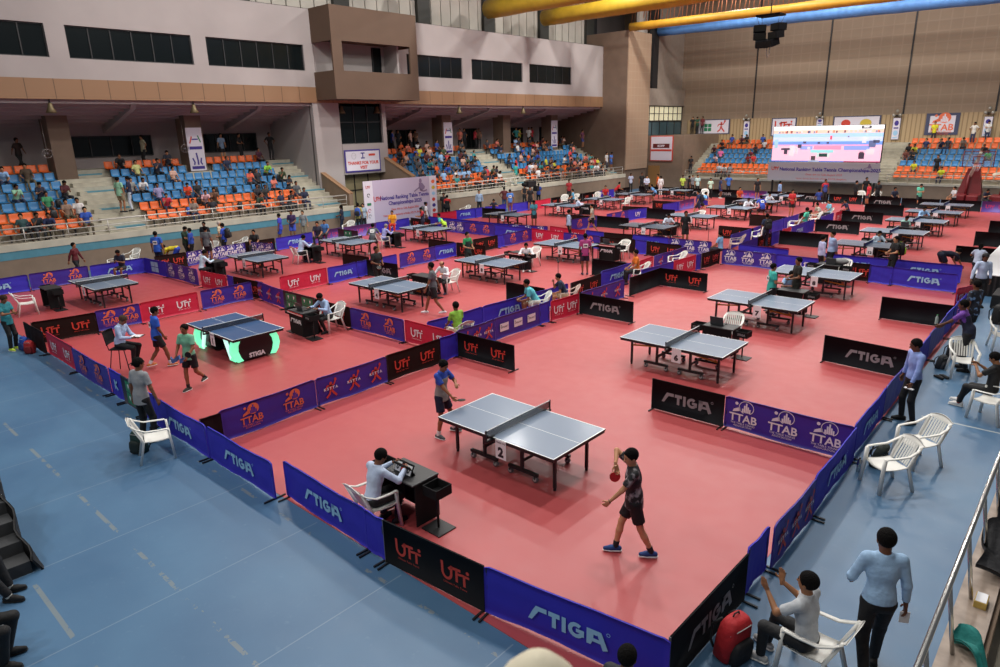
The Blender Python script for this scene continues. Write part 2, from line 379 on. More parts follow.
def window(idx, x, y0, y1, z0, z1, nx_, nz_=1, glass=M_DARKGLASS, fr=.05, label=None, t_=.06):
    f = MB(); f.box(x - .04, x + t_, y0, y1, z0, z0 + fr); f.box(x - .04, x + t_, y0, y1, z1 - fr, z1)
    for i in range(nx_ + 1):
        yy = y0 + (y1 - y0 - fr) * i / nx_; f.box(x - .04, x + t_, yy, yy + fr, z0, z1)
    for i in range(1, nz_):
        zz = z0 + (z1 - z0) * i / nz_; f.box(x - .04, x + t_, y0, y1, zz - fr / 2, zz + fr / 2)
    o = struct('window_%d' % idx, f, M_FRAME)
    MB().box(x - .02, x, y0, y1, z0, z1).build('pane', glass, o)
    return o
window(1, -38.5, 27.35, 30.75, 5.25, 8.0, 3, 2)
M_DOORGL = mat('lit_door_glass', (.30, .26, .15), .3)
window(2, -38.9, 27.3, 30.8, 0, 3.3, 3, 3, M_DOORGL)
# upper storey of the left side: fascia, white wall with windows, soffit, clerestory
XU = -38.3
struct('trim_9', MB().box(XU - .3, XU + .05, 2.0, 57.7, 7.80, 8.72), M_TAN)
wy = [(5.2, 11.35), (12.2, 18.21), (19.02, 25.09), (34.1 - .8, 38.76), (39.77, 45.81), (46.71, 52.64)]
w = MB(); Z0, Z1 = 9.66, 11.13
w.box(XU - .35, XU, 2.0, 57.7, 8.72, Z0); w.box(XU - .35, XU, 2.0, 57.7, Z1, 13.2)
prev = 2.0
for a, b_ in wy: w.box(XU - .35, XU, prev, a, Z0, Z1); prev = b_
w.box(XU - .35, XU, prev, 57.7, Z0, Z1)
struct('wall_upper_left', w, M_WHITEW)
for i, (a, b_) in enumerate(wy): window(3 + i, XU - .14, a, b_, Z0, Z1, 6 if i < 3 else 5, t_=.04)
w = MB()                                                                          # sloping soffit with stepped bands
for k in range(7):
    xa = XU - .2 - .78 * k; w.box(xa - .8, xa, 2.0, 57.7, 7.62 - .16 * k, 8.2 - .16 * k)
w.box(-43.6, XU, 2, 57.7, 8.2, 8.5)
struct('ceiling_soffit', w, M_UNDER)
w = MB()
for y in (7.7, 15.0, 22.2, 35.2, 42.6, 50.0):
    w.prism([(XU - .6, 7.7), (XU - .9, 7.40), (-43.6, 6.25), (-43.6, 7.0)], 'y', y - .13, y + .13)
struct('trim_10', w, M_UNDER)
w = MB()
for i in range(56):
    y = 2.2 + i * 1.02; w.box(-40.6, -40.5, y, y + .94, 13.2, 20)
struct('wall_clerestory', w, M_CLER)
struct('trim_11', MB().box(-40.9, -40.62, 2, 60, 13.0, 20), M_FRAME)
w = MB()
for y in (8.0, 15.2, 22.4, 29.6, 36.9, 44.0, 51.2, 58.3): w.box(-40.7, -40.2, y - .62, y + .62, 13.2, 20)
w.box(-40.7, XU, 2, 57.7, 13.18, 13.2)
struct('trim_12', w, mat('dark_steel_column', (.035, .035, .03), .6))
# rear wall windows of the concourse
for i, (a, b_) in enumerate(((3.0, 9.5), (12.9, 17.4), (20.4, 24.2), (32.8, 35.8), (36.3, 38.3), (40.6, 42.4), (44.0, 45.6), (48.0, 52.0), (54.6, 56.8))):
    window(9 + i, -43.55, a, b_, 4.95 if i < 3 else 4.4, 6.1, 4 if i < 3 else 2)
# pillars standing in the left stand
for i, y in enumerate((11.4, 18.4, 25.9, 38.95, 46.3, 53.2)):
    struct('wall_pillar_%d' % (i + 1), MB().box(-42.2, -41.0, y, y + .98, 3.0, 7.6), M_COLUMN)
# protruding brown balcony box
w = MB(); bx0, bx1, by0, by1 = -38.4, -36.2, 25.7, 32.42
w.box(bx1 - .12, bx1, by0, by1, 7.95, 9.58); w.box(bx1 - .12, bx1, by0, by1, 11.26, 13.2)
w.box(bx1 - .12, bx1, by0, 26.42, 9.58, 11.26); w.box(bx1 - .12, bx1, 31.78, by1, 9.58, 11.26)
for yy in (by0, by1 - .12):
    w.box(bx0, bx1 - .12, yy, yy + .12, 7.95, 9.58); w.box(bx0, bx1 - .12, yy, yy + .12, 11.26, 13.2)
bi0, bi1, bxi = by0 + .12, by1 - .12, bx1 - .12; w.box(bx0, bxi, bi0, bi1, 7.96, 8.08); w.box(bx0, bxi, bi0, bi1, 11.4, 11.5); w.box(bx0, bxi, bi0, bi1, 13.07, 13.18); w.box(bx0, bxi, bi0, bi1, 9.3, 9.4)
struct('wall_balcony', w, M_BOX)
w = MB(); w.box(XU, XU + .04, by0 + .1, 30.2, 9.4, 11.4); w.box(XU, XU + .04, 31.0, by1 - .1, 9.4, 11.4); w.box(-38.3, -36.9, 31.25, 31.4, 9.4, 11.4)
struct('wall_balcony_inner', w, M_WHITEW)
d = struct('door_1', MB().box(XU - .02, XU + .05, 30.2, 31.0, 9.4, 11.3), M_DARKGLASS); MB().box(XU + .05, XU + .08, 30.25, 30.32, 9.4, 11.3).build('door_frame', M_FRAME, d)
# big pier at the end of the left stand
w = MB(); w.box(-43.6, -35.62, 57.7, 61.7, 0, 14.35); struct('wall_pier', w, M_COLUMN)
struct('trim_13', MB().box(-35.62, -35.5, 57.72, 61.7, 1.95, 14.3), M_ACOU2)
# recess between pier and far wall
w = MB(); w.box(-36.4, -36.0, 61.7, 69.8, 0, 5.0); w.box(-36.4, -35.9, 61.7, 69.8, 7.9, 9.5); w.box(-36.6, -36.3, 64.0, 69.8, 9.5, 20)
struct('wall_recess', w, mat('recess_render', (.36, .30, .25), .8, vary=.06))
struct('trim_14', MB().box(-36.6, -36.1, 63.2, 64.2, 9.5, 20), M_FRAME)
struct('trim_15', MB().box(-37.2, -36.9, 61.7, 63.3, 9.5, 20), M_CLER)
M_LIT = mat('lit_window_glass', (.85, .80, .55), .5, emit=.28)
window(18, -36.1, 61.8, 69.6, 6.42, 7.85, 8, 2, M_LIT)
window(19, -36.1, 61.8, 69.6, 5.0, 6.40, 5, 1, mat('tinted_window_glass', (.06, .11, .13), .2))
struct('wall_corner_block', MB().box(-36.0, -31.75, 62.0, 69.7, 0, 5.02), M_BROWN)
d = struct('door_2', MB().box(-35.45, -34.2, 61.9, 62.0, 0, 2.15), mat('varnished_door', (.32, .17, .06), .5)); MB().box(-34.42, -34.34, 61.86, 61.9, .95, 1.1).build('door_handle', M_STEEL, d)
# far stand
far_pr = stand_profile(7, .42, 1.12, 1.05, 7.7)
def far_stand(name, x0, x1):
    n = len(far_pr)
    struct(name, MB().add([(x0, YF + d, z) for d, z in far_pr] + [(x1, YF + d, z) for d, z in far_pr],
        [tuple(range(n)), tuple(range(2 * n - 1, n - 1, -1))] + [(i, (i + 1) % n, n + (i + 1) % n, n + i) for i in range(n)]), M_STEP)
far_stand('floor_5', -31.75, 6)
w = MB(); t = MB()
for (x0, x1) in ((-31.7, -31.1), (-15.6, -13.95), (-5.6, -3.6)):
    for k in range(7): w.box(x0, x1, YF + 1.05 + .8 * k - .4, YF + 1.07 + .8 * k, 1.1 + .42 * k, 1.33 + .42 * k)
struct('floor_6', w, M_STEP)
struct('wall_front_far', MB().box(-31.8, 6, YF - .05, YF + .25, 0, .98), M_BROWN)
struct('trim_16', MB().box(-31.8, 6, YF - .08, YF + .28, .98, 1.16), M_CREAM)
# right-hand stand edge under the camera: coping, walkway
struct('wall_front_right', MB().box(-.42, -.12, 1.0, 40, 0, 1.52), M_BROWN)
struct('trim_17', MB().box(-.44, -.16, 1.0, 40, 1.52, 1.60), mat('brown_stone_coping', (.33, .26, .21), .45, vary=.3, vscale=5))
struct('floor_7', MB().box(-.16, 3.2, 1.0, 40, 0, 1.15), mat('beige_marble_floor', (.46, .42, .33), .4, vary=.12, vscale=4))

# ---------------------------------------------------------------- railings
M_RAIL = mat('brushed_rail_steel', (.55, .52, .48), .45, .5)
def rail_y(label, x, y0, y1, z0, heights, mirror=None, lab2=None):
    r = thing('steel_railing', label, 'railing', (x, y0, z0), 0, 'steel railings')
    for h in heights:
        MB().tube([(0, 0, h), (0, y1 - y0, h)], .034 if h == max(heights) else .022, 8).build('rail', M_RAIL, r)
    n = max(2, int((y1 - y0) / 1.6) + 1)
    for i in range(n):
        yy = (y1 - y0) * i / (n - 1); MB().tube([(0, yy, 0), (0, yy, max(heights))], .026, 6).build('post', M_RAIL, r)
    return r
rail_y('long steel railing on the teal-striped ledge of the left stand', XW - .15, 3.0, 25.4, 1.6, (.66, .40, .15))
rail_y('steel railing before the crowded stand right of the big banner', XW - .15, 31.2, 57.4, 1.6, (.66, .40, .15))
def rail_x(label, x0, x1, y, z0, heights):
    r = thing('steel_railing', label, 'railing', (x0, y, z0), 0, 'steel railings')
    for h in heights: MB().tube([(0, 0, h), (x1 - x0, 0, h)], .034 if h == max(heights) else .022, 8).build('rail', M_RAIL, r)
    n = int((x1 - x0) / 1.6) + 1
    for i in range(n + 1):
        xx = (x1 - x0) * i / n; MB().tube([(xx, 0, 0), (xx, 0, max(heights))], .026, 6).build('post', M_RAIL, r)
rail_x('steel railing on the far ledge left of the video screen', -31.5, -22.9, YF + .1, 1.16, (.62, .34))
rail_x('steel railing on the far ledge right of the video screen', -13.9, 4, YF + .1, 1.16, (.62, .34))
rr = thing('steel_handrail', 'shiny steel handrail on stone coping at the bottom right corner', 'railing', (-.36, 2.0, 1.6))
MB().tube([(-.09, 0, .64), (-.09, 36, .64)], .023, 14).build('rail', M_STEEL, rr)
for i in range(26):
    yy = 1.2 + i * .92; MB().tube([(.02, yy, 0), (-.085, yy, .62)], .018, 8).build('post', M_STEEL, rr)

# ---------------------------------------------------------------- roof ducts and trusses
def duct(label, y, zf, r, m, x0=-38.5):
    pts = [(x, y, zf(x)) for x in np.linspace(x0, 4, 24)]
    rad = [r * (1 + .04 * math.sin(i * 2.2)) for i in range(24)]
    tag(MB().tube(pts, rad, 20, 0).build('air_duct', m), label, 'duct', 'fabric air ducts under the roof')
M_YD = mat('yellow_duct_fabric', (.46, .29, .02), .5, vary=.1, vscale=2, bump=.3, bscale=6); M_BD = mat('blue_duct_fabric', (.10, .27, .62), .5, vary=.12, vscale=2, bump=.4, bscale=6)
duct('thick yellow fabric duct nearest the camera at the top', 42, lambda x: 14.8, .66, M_YD)
duct('thick yellow fabric duct, the middle one at the top', 49, lambda x: 14.85, .62, M_YD)
duct('slim yellow-orange fabric duct just before the blue one', 57.5, lambda x: 14.50 - .012 * (x + 33), .34, mat('orange_duct_fabric', (.52, .27, .02), .5, vary=.1, vscale=2), -35.3)
duct('light blue fabric duct hanging before the far wall', 64, lambda x: 14.85 - .018 * (x + 36), .52, M_BD, -36)
duct('dark blue fabric duct over the brown balcony', 34.2, lambda x: 15.2, .6, mat('navy_duct_fabric', (.02, .06, .25), .5))
M_RUST = mat('rust_primer_steel', (.36, .12, .05), .6); M_TRUSS = mat('dark_truss_steel', (.05, .045, .04), .6)
for y, lab in ((46, 'dark steel roof truss between the two thick yellow ducts'), (53.0, 'rusty steel roof truss behind the middle yellow duct'), (62.4, 'rusty steel roof truss above the blue duct')):
    t = thing('roof_truss', lab, 'truss', (0, y, 0), 0, 'roof trusses')
    MB().tube([(-38.5, 0, 15.3), (3, 0, 15.3)], .07, 6).build('bottom_chord', M_TRUSS, t)
    MB().tube([(-38.5, 0, 16.9), (3, 0, 16.9)], .07, 6).build('top_chord', M_TRUSS, t)
    w = MB()
    for i in range(100):
        x = -38.3 + i * .42; w.tube([(x, 0, 15.3), (x + (.1 if i % 3 else .32), 0, 16.9)], .035, 5)
    w.build('lattice', M_RUST if y > 50 else M_TRUSS, t)

# speaker cluster
t = thing('hanging_speaker_cluster', 'black loudspeaker cluster hanging in front of the far wall', 'loudspeaker', (-17.7, 45, 10.2))
M_SPK = mat('speaker_black', (.006, .006, .007), .8, spec=.1); M_GRL = mat('speaker_grille', (.012, .012, .011), .9, spec=.1)
MB().box(-.75, .75, -.5, .5, 2.02, 2.12).build('rigging_frame', M_SPK, t)
for sx, tilt in ((-1, .0), (1, .0)):
    for k in range(3):
        a = k * .16; M = Matrix.Translation((sx * (.58 - .07 * k * k), -.1 - .12 * k, 1.35 - .44 * k)) @ Matrix.Rotation(-sx * .45, 4, 'Z') @ Matrix.Rotation(a, 4, 'X')
        c = MB().box(-.36, .36, -.32, .32, -.21, .21, M=M).build('speaker_cabinet', M_SPK, t, bevel=.02)
        MB().box(-.31, .31, -.345, -.32, -.17, .17, M=M).build('grille', M_GRL, c)
for x, y in ((-.7, -.4), (.7, -.4), (-.7, .4), (.7, .4)): MB().tube([(x * .8, y * .5, 1.5), (x, y, 2.04)], .012, 5).build('chain', M_STEEL, t)
MB().tube([(0, 0, 2.1), (0, 0, 9.8)], .03, 6).build('suspension_rod', M_STEEL, t)
MB().tube([(-.06, 0, .9), (-.08, 0, -.1), (0, 0, -.35), (.1, 0, -.1), (.08, 0, .9)], .02, 6).build('cable_loop', M_STEEL, t)
# ---------------------------------------------------------------- people: smooth bodies from rounded bones (distance field -> surface nets)
def v3(*a): return np.array(a, float)
def nrm(a):
    a = np.asarray(a, float); n = np.linalg.norm(a); return a / n if n > 1e-9 else a
class Field:
    def __init__(s): s.p = []; s.cuts = []
    def cone(s, a, b, ra, rb, k=.02, cut0=False, cut1=False, grow=0.0, flat=None):
        s.p.append(('c', np.array(a, float), np.array(b, float), ra + grow, rb + grow, k, cut0, cut1, flat)); return s
    def ell(s, c, r, R=None, k=.03, grow=0.0):
        s.p.append(('e', np.array(c, float), np.array(r, float) + grow, np.eye(3) if R is None else R, k)); return s
    def cut(s, o, n): s.cuts.append((np.array(o, float), nrm(n))); return s        # keeps the side opposite to n
    def bounds(s):
        lo = np.full(3, 1e9); hi = -lo
        for p in s.p:
            if p[0] == 'c':
                r = max(p[3], p[4])
                for q in (p[1], p[2]): lo = np.minimum(lo, q - r); hi = np.maximum(hi, q + r)
            else: r = max(p[2]); lo = np.minimum(lo, p[1] - r); hi = np.maximum(hi, p[1] + r)
        return lo, hi
    def mesh(s, h):
        lo, hi = s.bounds(); lo = lo - 2.5 * h; n = np.ceil((hi + 2.5 * h - lo) / h).astype(int) + 1
        ax = [(lo[i] + h * np.arange(n[i])).astype(np.float32) for i in range(3)]
        F = np.full(tuple(n), 10.0, np.float32)
        for p in s.p:
            k = p[5] if p[0] == 'c' else p[4]
            if p[0] == 'c': r = max(p[3], p[4]); l_ = np.minimum(p[1], p[2]) - r; h_ = np.maximum(p[1], p[2]) + r
            else: r = max(p[2]); l_ = p[1] - r; h_ = p[1] + r
            m = k + 2.5 * h
            i0 = np.maximum(((l_ - m - lo) / h).astype(int), 0); i1 = np.minimum(((h_ + m - lo) / h).astype(int) + 2, n)
            sl = tuple(slice(i0[j], i1[j]) for j in range(3))
            X = ax[0][sl[0]][:, None, None]; Y = ax[1][sl[1]][None, :, None]; Z = ax[2][sl[2]][None, None, :]
            if p[0] == 'c':
                a, b = p[1], p[2]; ab = b - a; L2 = max(ab @ ab, 1e-9); dx, dy, dz = X - a[0], Y - a[1], Z - a[2]
                t0 = (dx * ab[0] + dy * ab[1] + dz * ab[2]) / L2; t = np.clip(t0, 0, 1)
                ex, ey, ez = dx - t * ab[0], dy - t * ab[1], dz - t * ab[2]
                if p[8] is not None:
                    fn, fs = p[8]; e = ex * fn[0] + ey * fn[1] + ez * fn[2]; g = (1 / fs - 1) * e
                    ex, ey, ez = ex + g * fn[0], ey + g * fn[1], ez + g * fn[2]
                d = np.sqrt(ex * ex + ey * ey + ez * ez) - (p[3] + (p[4] - p[3]) * t)
                L = math.sqrt(L2)
                if p[6]: d = np.maximum(d, -t0 * L)
                if p[7]: d = np.maximum(d, (t0 - 1) * L)
            else:
                R = p[3]; dx, dy, dz = X - p[1][0], Y - p[1][1], Z - p[1][2]
                q = [(dx * R[0, j] + dy * R[1, j] + dz * R[2, j]) / p[2][j] for j in range(3)]
                k0 = np.sqrt(q[0] ** 2 + q[1] ** 2 + q[2] ** 2) + 1e-6
                k1 = np.sqrt((q[0] / p[2][0]) ** 2 + (q[1] / p[2][1]) ** 2 + (q[2] / p[2][2]) ** 2) + 1e-6
                d = k0 * (k0 - 1) / k1
            f = F[sl]; hh = np.clip(.5 + .5 * (f - d) / k, 0, 1)
            F[sl] = np.where(np.abs(f - d) < k, f * (1 - hh) + d * hh - k * hh * (1 - hh), np.minimum(f, d))
        for o, nn in s.cuts:
            F = np.maximum(F, (ax[0][:, None, None] - o[0]) * nn[0] + (ax[1][None, :, None] - o[1]) * nn[1] + (ax[2][None, None, :] - o[2]) * nn[2])
        return nets(F, lo, h)
def nets(F, lo, h):
    I = F < 0; c = np.zeros(tuple(np.array(F.shape) - 1), np.int8); S = F.shape
    for d in np.ndindex(2, 2, 2): c += I[d[0]:S[0] - 1 + d[0], d[1]:S[1] - 1 + d[1], d[2]:S[2] - 1 + d[2]]
    cells = np.argwhere((c > 0) & (c < 8)); idx = -np.ones(c.shape, np.int32); idx[tuple(cells.T)] = np.arange(len(cells))
    acc = np.zeros((len(cells), 3)); cnt = np.zeros(len(cells))
    for axis in range(3):
        for u in (0, 1):
            for w in (0, 1):
                o = [0, 0, 0]; oth = [a for a in range(3) if a != axis]; o[oth[0]] = u; o[oth[1]] = w
                a = cells + o; b = a.copy(); b[:, axis] += 1
                fa = F[tuple(a.T)]; fb = F[tuple(b.T)]; m = (fa < 0) != (fb < 0)
                t = np.where(m, fa / np.where(m, fa - fb, 1), 0); p = a.astype(float); p[:, axis] += t
                acc[m] += p[m]; cnt[m] += 1
    V = acc / np.maximum(cnt, 1)[:, None] * h + lo; faces = []
    for axis in range(3):
        u, w = (axis + 1) % 3, (axis + 2) % 3
        sa = [slice(None)] * 3; sb = [slice(None)] * 3; sa[axis] = slice(0, -1); sb[axis] = slice(1, None)
        m = I[tuple(sa)] != I[tuple(sb)]; e = np.argwhere(m); ok = (e[:, u] > 0) & (e[:, w] > 0); e = e[ok]
        ok = (e[:, u] < c.shape[u]) & (e[:, w] < c.shape[w]); e = e[ok]
        ins = I[tuple(e.T)]
        q = []
        for du, dw in ((0, 0), (-1, 0), (-1, -1), (0, -1)):
            g = e.copy(); g[:, u] += du; g[:, w] += dw; q.append(idx[tuple(g.T)])
        q = np.stack(q, 1); q[ins] = q[ins][:, ::1]; q[~ins] = q[~ins][:, ::-1]; faces.append(q)
    fc = np.concatenate(faces)[:, ::1]; return V, fc[(fc >= 0).all(1)]
def field_mesh(name, parts, mats):                     # parts: list of (V, F, material index)
    V = np.concatenate([p[0] for p in parts]); fs = []; mi = []; o = 0
    for p in parts: fs.append(p[1] + o); mi.append(np.full(len(p[1]), p[2])); o += len(p[0])
    fs = np.concatenate(fs); mi = np.concatenate(mi).astype(np.int32)
    me = bpy.data.meshes.new(name); n = len(fs)
    me.vertices.add(len(V)); me.vertices.foreach_set('co', V.astype(np.float32).ravel())
    me.loops.add(n * 4); me.loops.foreach_set('vertex_index', fs.astype(np.int32).ravel())
    me.polygons.add(n); me.polygons.foreach_set('loop_start', np.arange(0, n * 4, 4, dtype=np.int32)); me.polygons.foreach_set('loop_total', np.full(n, 4, np.int32))
    for m in mats: me.materials.append(m)
    me.polygons.foreach_set('material_index', mi); me.polygons.foreach_set('use_smooth', np.ones(n, bool)); me.update(calc_edges=True); me.validate()
    return me
def Rz(a): c, s = math.cos(a), math.sin(a); return np.array([[c, -s, 0], [s, c, 0], [0, 0, 1.]])
def Rx(a): c, s = math.cos(a), math.sin(a); return np.array([[1., 0, 0], [0, c, -s], [0, s, c]])
def Ry(a): c, s = math.cos(a), math.sin(a); return np.array([[c, 0, s], [0, 1., 0], [-s, 0, c]])
def ik(a, t, l1, l2, pole):
    a = np.array(a, float); t = np.array(t, float); d = t - a; L = np.linalg.norm(d); m = (l1 + l2) * .995
    if L > m: t = a + d / L * m; d = t - a; L = m
    u = d / L; x = (l1 * l1 - l2 * l2 + L * L) / (2 * L); hgt = math.sqrt(max(l1 * l1 - x * x, 1e-6))
    p = np.array(pole, float); p = p - (p @ u) * u; p = nrm(p); return a + u * x + p * hgt, t
# a pose: local frame, +y forward, +x the person's right; metres for a 1.72 m adult
STAND = dict(hip=(0, 0, .91), lean=0, side=0, twist=0, fr=(.10, .02), fl=(-.10, 0), hr=(.27, .03, .80), hl=(-.27, .03, .80), head=(0, 0))
def pose(**k): d = dict(STAND); d.update(k); return d
SIT = pose(hip=(0, 0, .50), lean=6, fr=(.13, .46), fl=(-.13, .44), hr=(.16, .34, .62), hl=(-.16, .34, .62))
SIT_DESK = pose(hip=(0, 0, .50), lean=18, fr=(.13, .30), fl=(-.13, .26), hr=(.20, .52, .86), hl=(-.18, .50, .86), head=(-15, 0))
SIT_PHONE = pose(hip=(0, 0, .50), lean=10, fr=(.13, .46), fl=(-.13, .44), hr=(.06, .36, .85), hl=(-.06, .36, .83), head=(-25, 0))
SIT_KNEES = pose(hip=(0, 0, .50), lean=32, fr=(.15, .38), fl=(-.15, .36), hr=(.12, .52, .62), hl=(-.10, .52, .60), head=(10, 0))
SIT_CHIN = pose(hip=(0, 0, .50), lean=25, fr=(.15, .42), fl=(-.15, .38), hr=(.06, .42, .98), hl=(-.12, .42, .62), head=(0, 0))
SIT_BACK = pose(hip=(0, .05, .48), lean=-8, fr=(.15, .62), fl=(-.15, .58), hr=(.20, .20, .62), hl=(-.22, .22, .62), head=(-5, 20))
STAND_ARMS = pose(hr=(.12, .24, 1.10), hl=(-.10, .26, 1.08))
STAND_PHONE = pose(hr=(.06, .34, 1.20), hl=(-.04, .33, 1.16), head=(-28, 0))
STAND_HIPS = pose(hr=(.24, .02, 1.0), hl=(-.24, .02, 1.0), er=(1, -.3, .1), el=(-1, -.3, .1))
STAND_BACKHANDS = pose(hr=(.06, -.20, .92), hl=(-.06, -.20, .90), er=(1, -.6, 0), el=(-1, -.6, 0))
WALK = pose(fr=(.09, .30), fl=(-.09, -.32), fzl=.07, hr=(.26, -.20, .84), hl=(-.26, .24, .86), lean=3)
READY = pose(hip=(0, -.08, .80), lean=38, fr=(.26, .06), fl=(-.26, -.02), hr=(.30, .42, .92), hl=(-.22, .40, .92), head=(25, 0))
BEND = pose(hip=(0, -.15, .88), lean=95, fr=(.12, .02), fl=(-.12, -.02), hr=(.16, .62, .42), hl=(-.14, .60, .40), head=(0, 0))
def build_person(label, loc, yaw, P, H=1.72, skin='8a5a3c', shirt='9fb6cf', bottom='15161b', hair='0d0b0a', shoes='1a1a1e', sleeve='short', leg='long', build=1.0,
                 res=.03, sock=None, cap=None, female=False, hair_long=False, bib=None, name='person', stripe=None, group=None, hands=True, bald=False, collar=None, patt=None):
    s = H / 1.72; res_ = res
    hip = np.array(P['hip'], float); lean = math.radians(P['lean']); B = build
    Rt = Rz(math.radians(P['twist'])) @ Ry(math.radians(P['side'])) @ Rx(-lean)
    up = Rt @ v3(0, 0, 1); right = Rt @ v3(1, 0, 0); fwd = Rt @ v3(0, 1, 0)
    bend = .35 if abs(P['lean']) > 20 else 0
    waist = hip + v3(0, 0, .10) * .5 + up * .06
    chest = waist + up * .24; neck = waist + up * .465; 
    if P['lean'] > 30: neck = neck + v3(0, .02, -.0)
    hp, hy = math.radians(P['head'][0]), math.radians(P['head'][1])
    Rh = Rz(math.radians(P['twist']) - hy) @ Rx(-lean * .45) @ Rx(hp)
    hu, hf, hr_ = Rh @ v3(0, 0, 1), Rh @ v3(0, 1, 0), Rh @ v3(1, 0, 0)
    hc = neck + up * .005 + hu * .138 + hf * .012
    sw = (.175 if not female else .158) * (.5 + .5 * B)
    sR, sL = neck - up * .055 + right * sw, neck - up * .055 - right * sw
    tw = np.array(P['hr'], float), np.array(P['hl'], float)
    dR, dL = P.get('er', (.6, -.7, -.5)), P.get('el', (-.6, -.7, -.5))
    eR, wR = ik(sR, tw[0], .285, .255, dR); eL, wL = ik(sL, tw[1], .285, .255, dL)
    pR = hip + Rz(math.radians(P.get('ptwist', 0))) @ v3(.085, 0, 0); pL = hip - Rz(math.radians(P.get('ptwist', 0))) @ v3(.085, 0, 0)
    aR = v3(P['fr'][0], P['fr'][1], .085 + P.get('fzr', 0)); aL = v3(P['fl'][0], P['fl'][1], .085 + P.get('fzl', 0))
    kR, aR = ik(pR, aR, .42, .42, P.get('kr', (.15, 1, .15))); kL, aL = ik(pL, aL, .42, .42, P.get('kl', (-.15, 1, .15)))
    tR = nrm(Rz(math.radians(P.get('tr', -10))) @ v3(0, 1, -.0 - P.get('ptr', 0))); tL = nrm(Rz(math.radians(P.get('tl', 10))) @ v3(0, 1, -.0 - P.get('ptl', 0)))
    legs = ((pR, kR, aR, tR), (pL, kL, aL, tL)); arms = ((sR, eR, wR), (sL, eL, wL))
    def torso(F, g, k=.05):
        F.ell(hip + v3(0, 0, .03), (.155 * B, .108 * B, .12), Rt if P['lean'] < 25 else Rz(0), k, g)
        F.ell(waist + up * .07, (.132 * B, .098 * B, .15), Rt, k, g)
        F.ell(chest + up * .03, (.155 * B, .108 * B, .17), Rt, k, g)
        F.cone(neck - up * .06 + right * sw * .8, neck - up * .06 - right * sw * .8, .058, .058, k, grow=g)
        if B > 1.12: F.ell(waist + up * .05 + fwd * .05, (.12 * B, .09 * B, .12), Rt, k, g)
    body = Field(); torso(body, 0)
    body.cone(neck - up * .03, hc - hu * .04, .060, .055, .03)
    body.ell(hc + hu * .025, (.078, .096, .102), Rh, .02).ell(hc - hu * .045 + hf * .024, (.060, .066, .074), Rh, .03)
    body.cone(hc - hu * .005 + hf * .089, hc - hu * .03 + hf * .110, .010, .015, .012)
    for q in (-1, 1): body.ell(hc + hr_ * q * .081 - hu * .008 - hf * .005, (.012, .022, .032), Rh, .008)
    for (a, e, w) in arms:
        body.cone(a, e, .048 * B, .038 * B, .03).cone(e, w, .039 * B, .024, .02)
    for (p, k_, a, t) in legs:
        body.cone(p, k_, .082 * B, .052 * B, .03); body.cone(k_, k_ * .65 + a * .35, .050 * B, .054 * B, .02); body.cone(k_ * .65 + a * .35, a, .052 * B, .034, .02)
        body.cone(a - v3(0, 0, .03), a + t * .13 - v3(0, 0, .05), .036, .028, .02)
    parts = [body.mesh(res) + (0,)] if False else None
    handparts = []
    for i, (a, e, w) in enumerate(arms):
        q = 1 if i == 0 else -1; d = nrm(w - e); hd = P.get('hdr' if i == 0 else 'hdl'); d = nrm(hd) if hd is not None else d
        n_ = nrm(np.cross(d, nrm(P.get('pnr' if i == 0 else 'pnl', (0, 1, .2))))); side = nrm(np.cross(n_, d))   # side: across the knuckles
        if side @ v3(0, 1, .3) < 0: side = -side
        n_ = nrm(np.cross(d, side)) * (1)
        toward = v3(-q, 0, -.1); n_ = n_ if n_ @ toward > 0 else -n_               # palm normal faces the body
        if hands:
            F = Field(); F.cone(w - d * .03, w + d * .01, .023, .024, .01)
            for j, off in enumerate((.027, .009, -.009, -.026)): F.cone(w + d * .015 + side * off * .6, w + d * .085 + side * off, .015, .0125, .012)
            curl = P.get('curl', .5)
            for j, (off, ln) in enumerate(((.029, .070), (.010, .080), (-.009, .074), (-.027, .058))):
                b0 = w + d * .085 + side * off; c1 = nrm(d + n_ * curl * .7); b1 = b0 + c1 * ln * .5; c2 = nrm(d + n_ * curl * 1.9); b2 = b1 + c2 * ln * .5
                F.cone(b0, b1, .0095, .0085, .004).cone(b1, b2, .0085, .0072, .004)
            th0 = w + d * .03 + side * .030; th1 = th0 + nrm(side * .8 + d * .7 + n_ * .35) * .038; th2 = th1 + nrm(d + n_ * .5 + side * .2) * .030
            F.cone(th0, th1, .013, .011, .008).cone(th1, th2, .010, .009, .004)
            handparts.append(F.mesh(.0065 if res < .02 else .009) + (0,))
        else: body.cone(w, w + d * .13, .026, .014, .01, flat=(n_, .55)); body.cone(w + d * .03, w + d * .07 + side * .045, .011, .009, .008)
    skin_m = mat('skin_' + skin, hexc(skin), .55, vary=.05, vscale=8)
    root = thing(name, label, 'person', loc, yaw, group)
    S = lambda m: [(p[0] * s, p[1], p[2]) for p in m]
    obj_from(field_mesh('body', S([body.mesh(res) + (0,)] + handparts), [skin_m]), 'body', root)
    # shirt
    F = Field(); torso(F, .012 if not patt else .013)
    sl = {'none': .0, 'short': .62, 'long': 1}[sleeve]
    for (a, e, w) in arms:
        if sleeve == 'short': F.cone(a, a + (e - a) * .72, .060 * B, .062 * B, .03, cut1=True)
        elif sleeve == 'long':
            F.cone(a, e, .060 * B, .052 * B, .03).cone(e, e + (w - e) * .96, .051 * B, .037, .02, cut1=True)
    F.cone(neck - up * .06, neck + up * .012 - fwd * .004, .074, .069, .035, cut1=True)
    sit = P['hip'][2] < .7
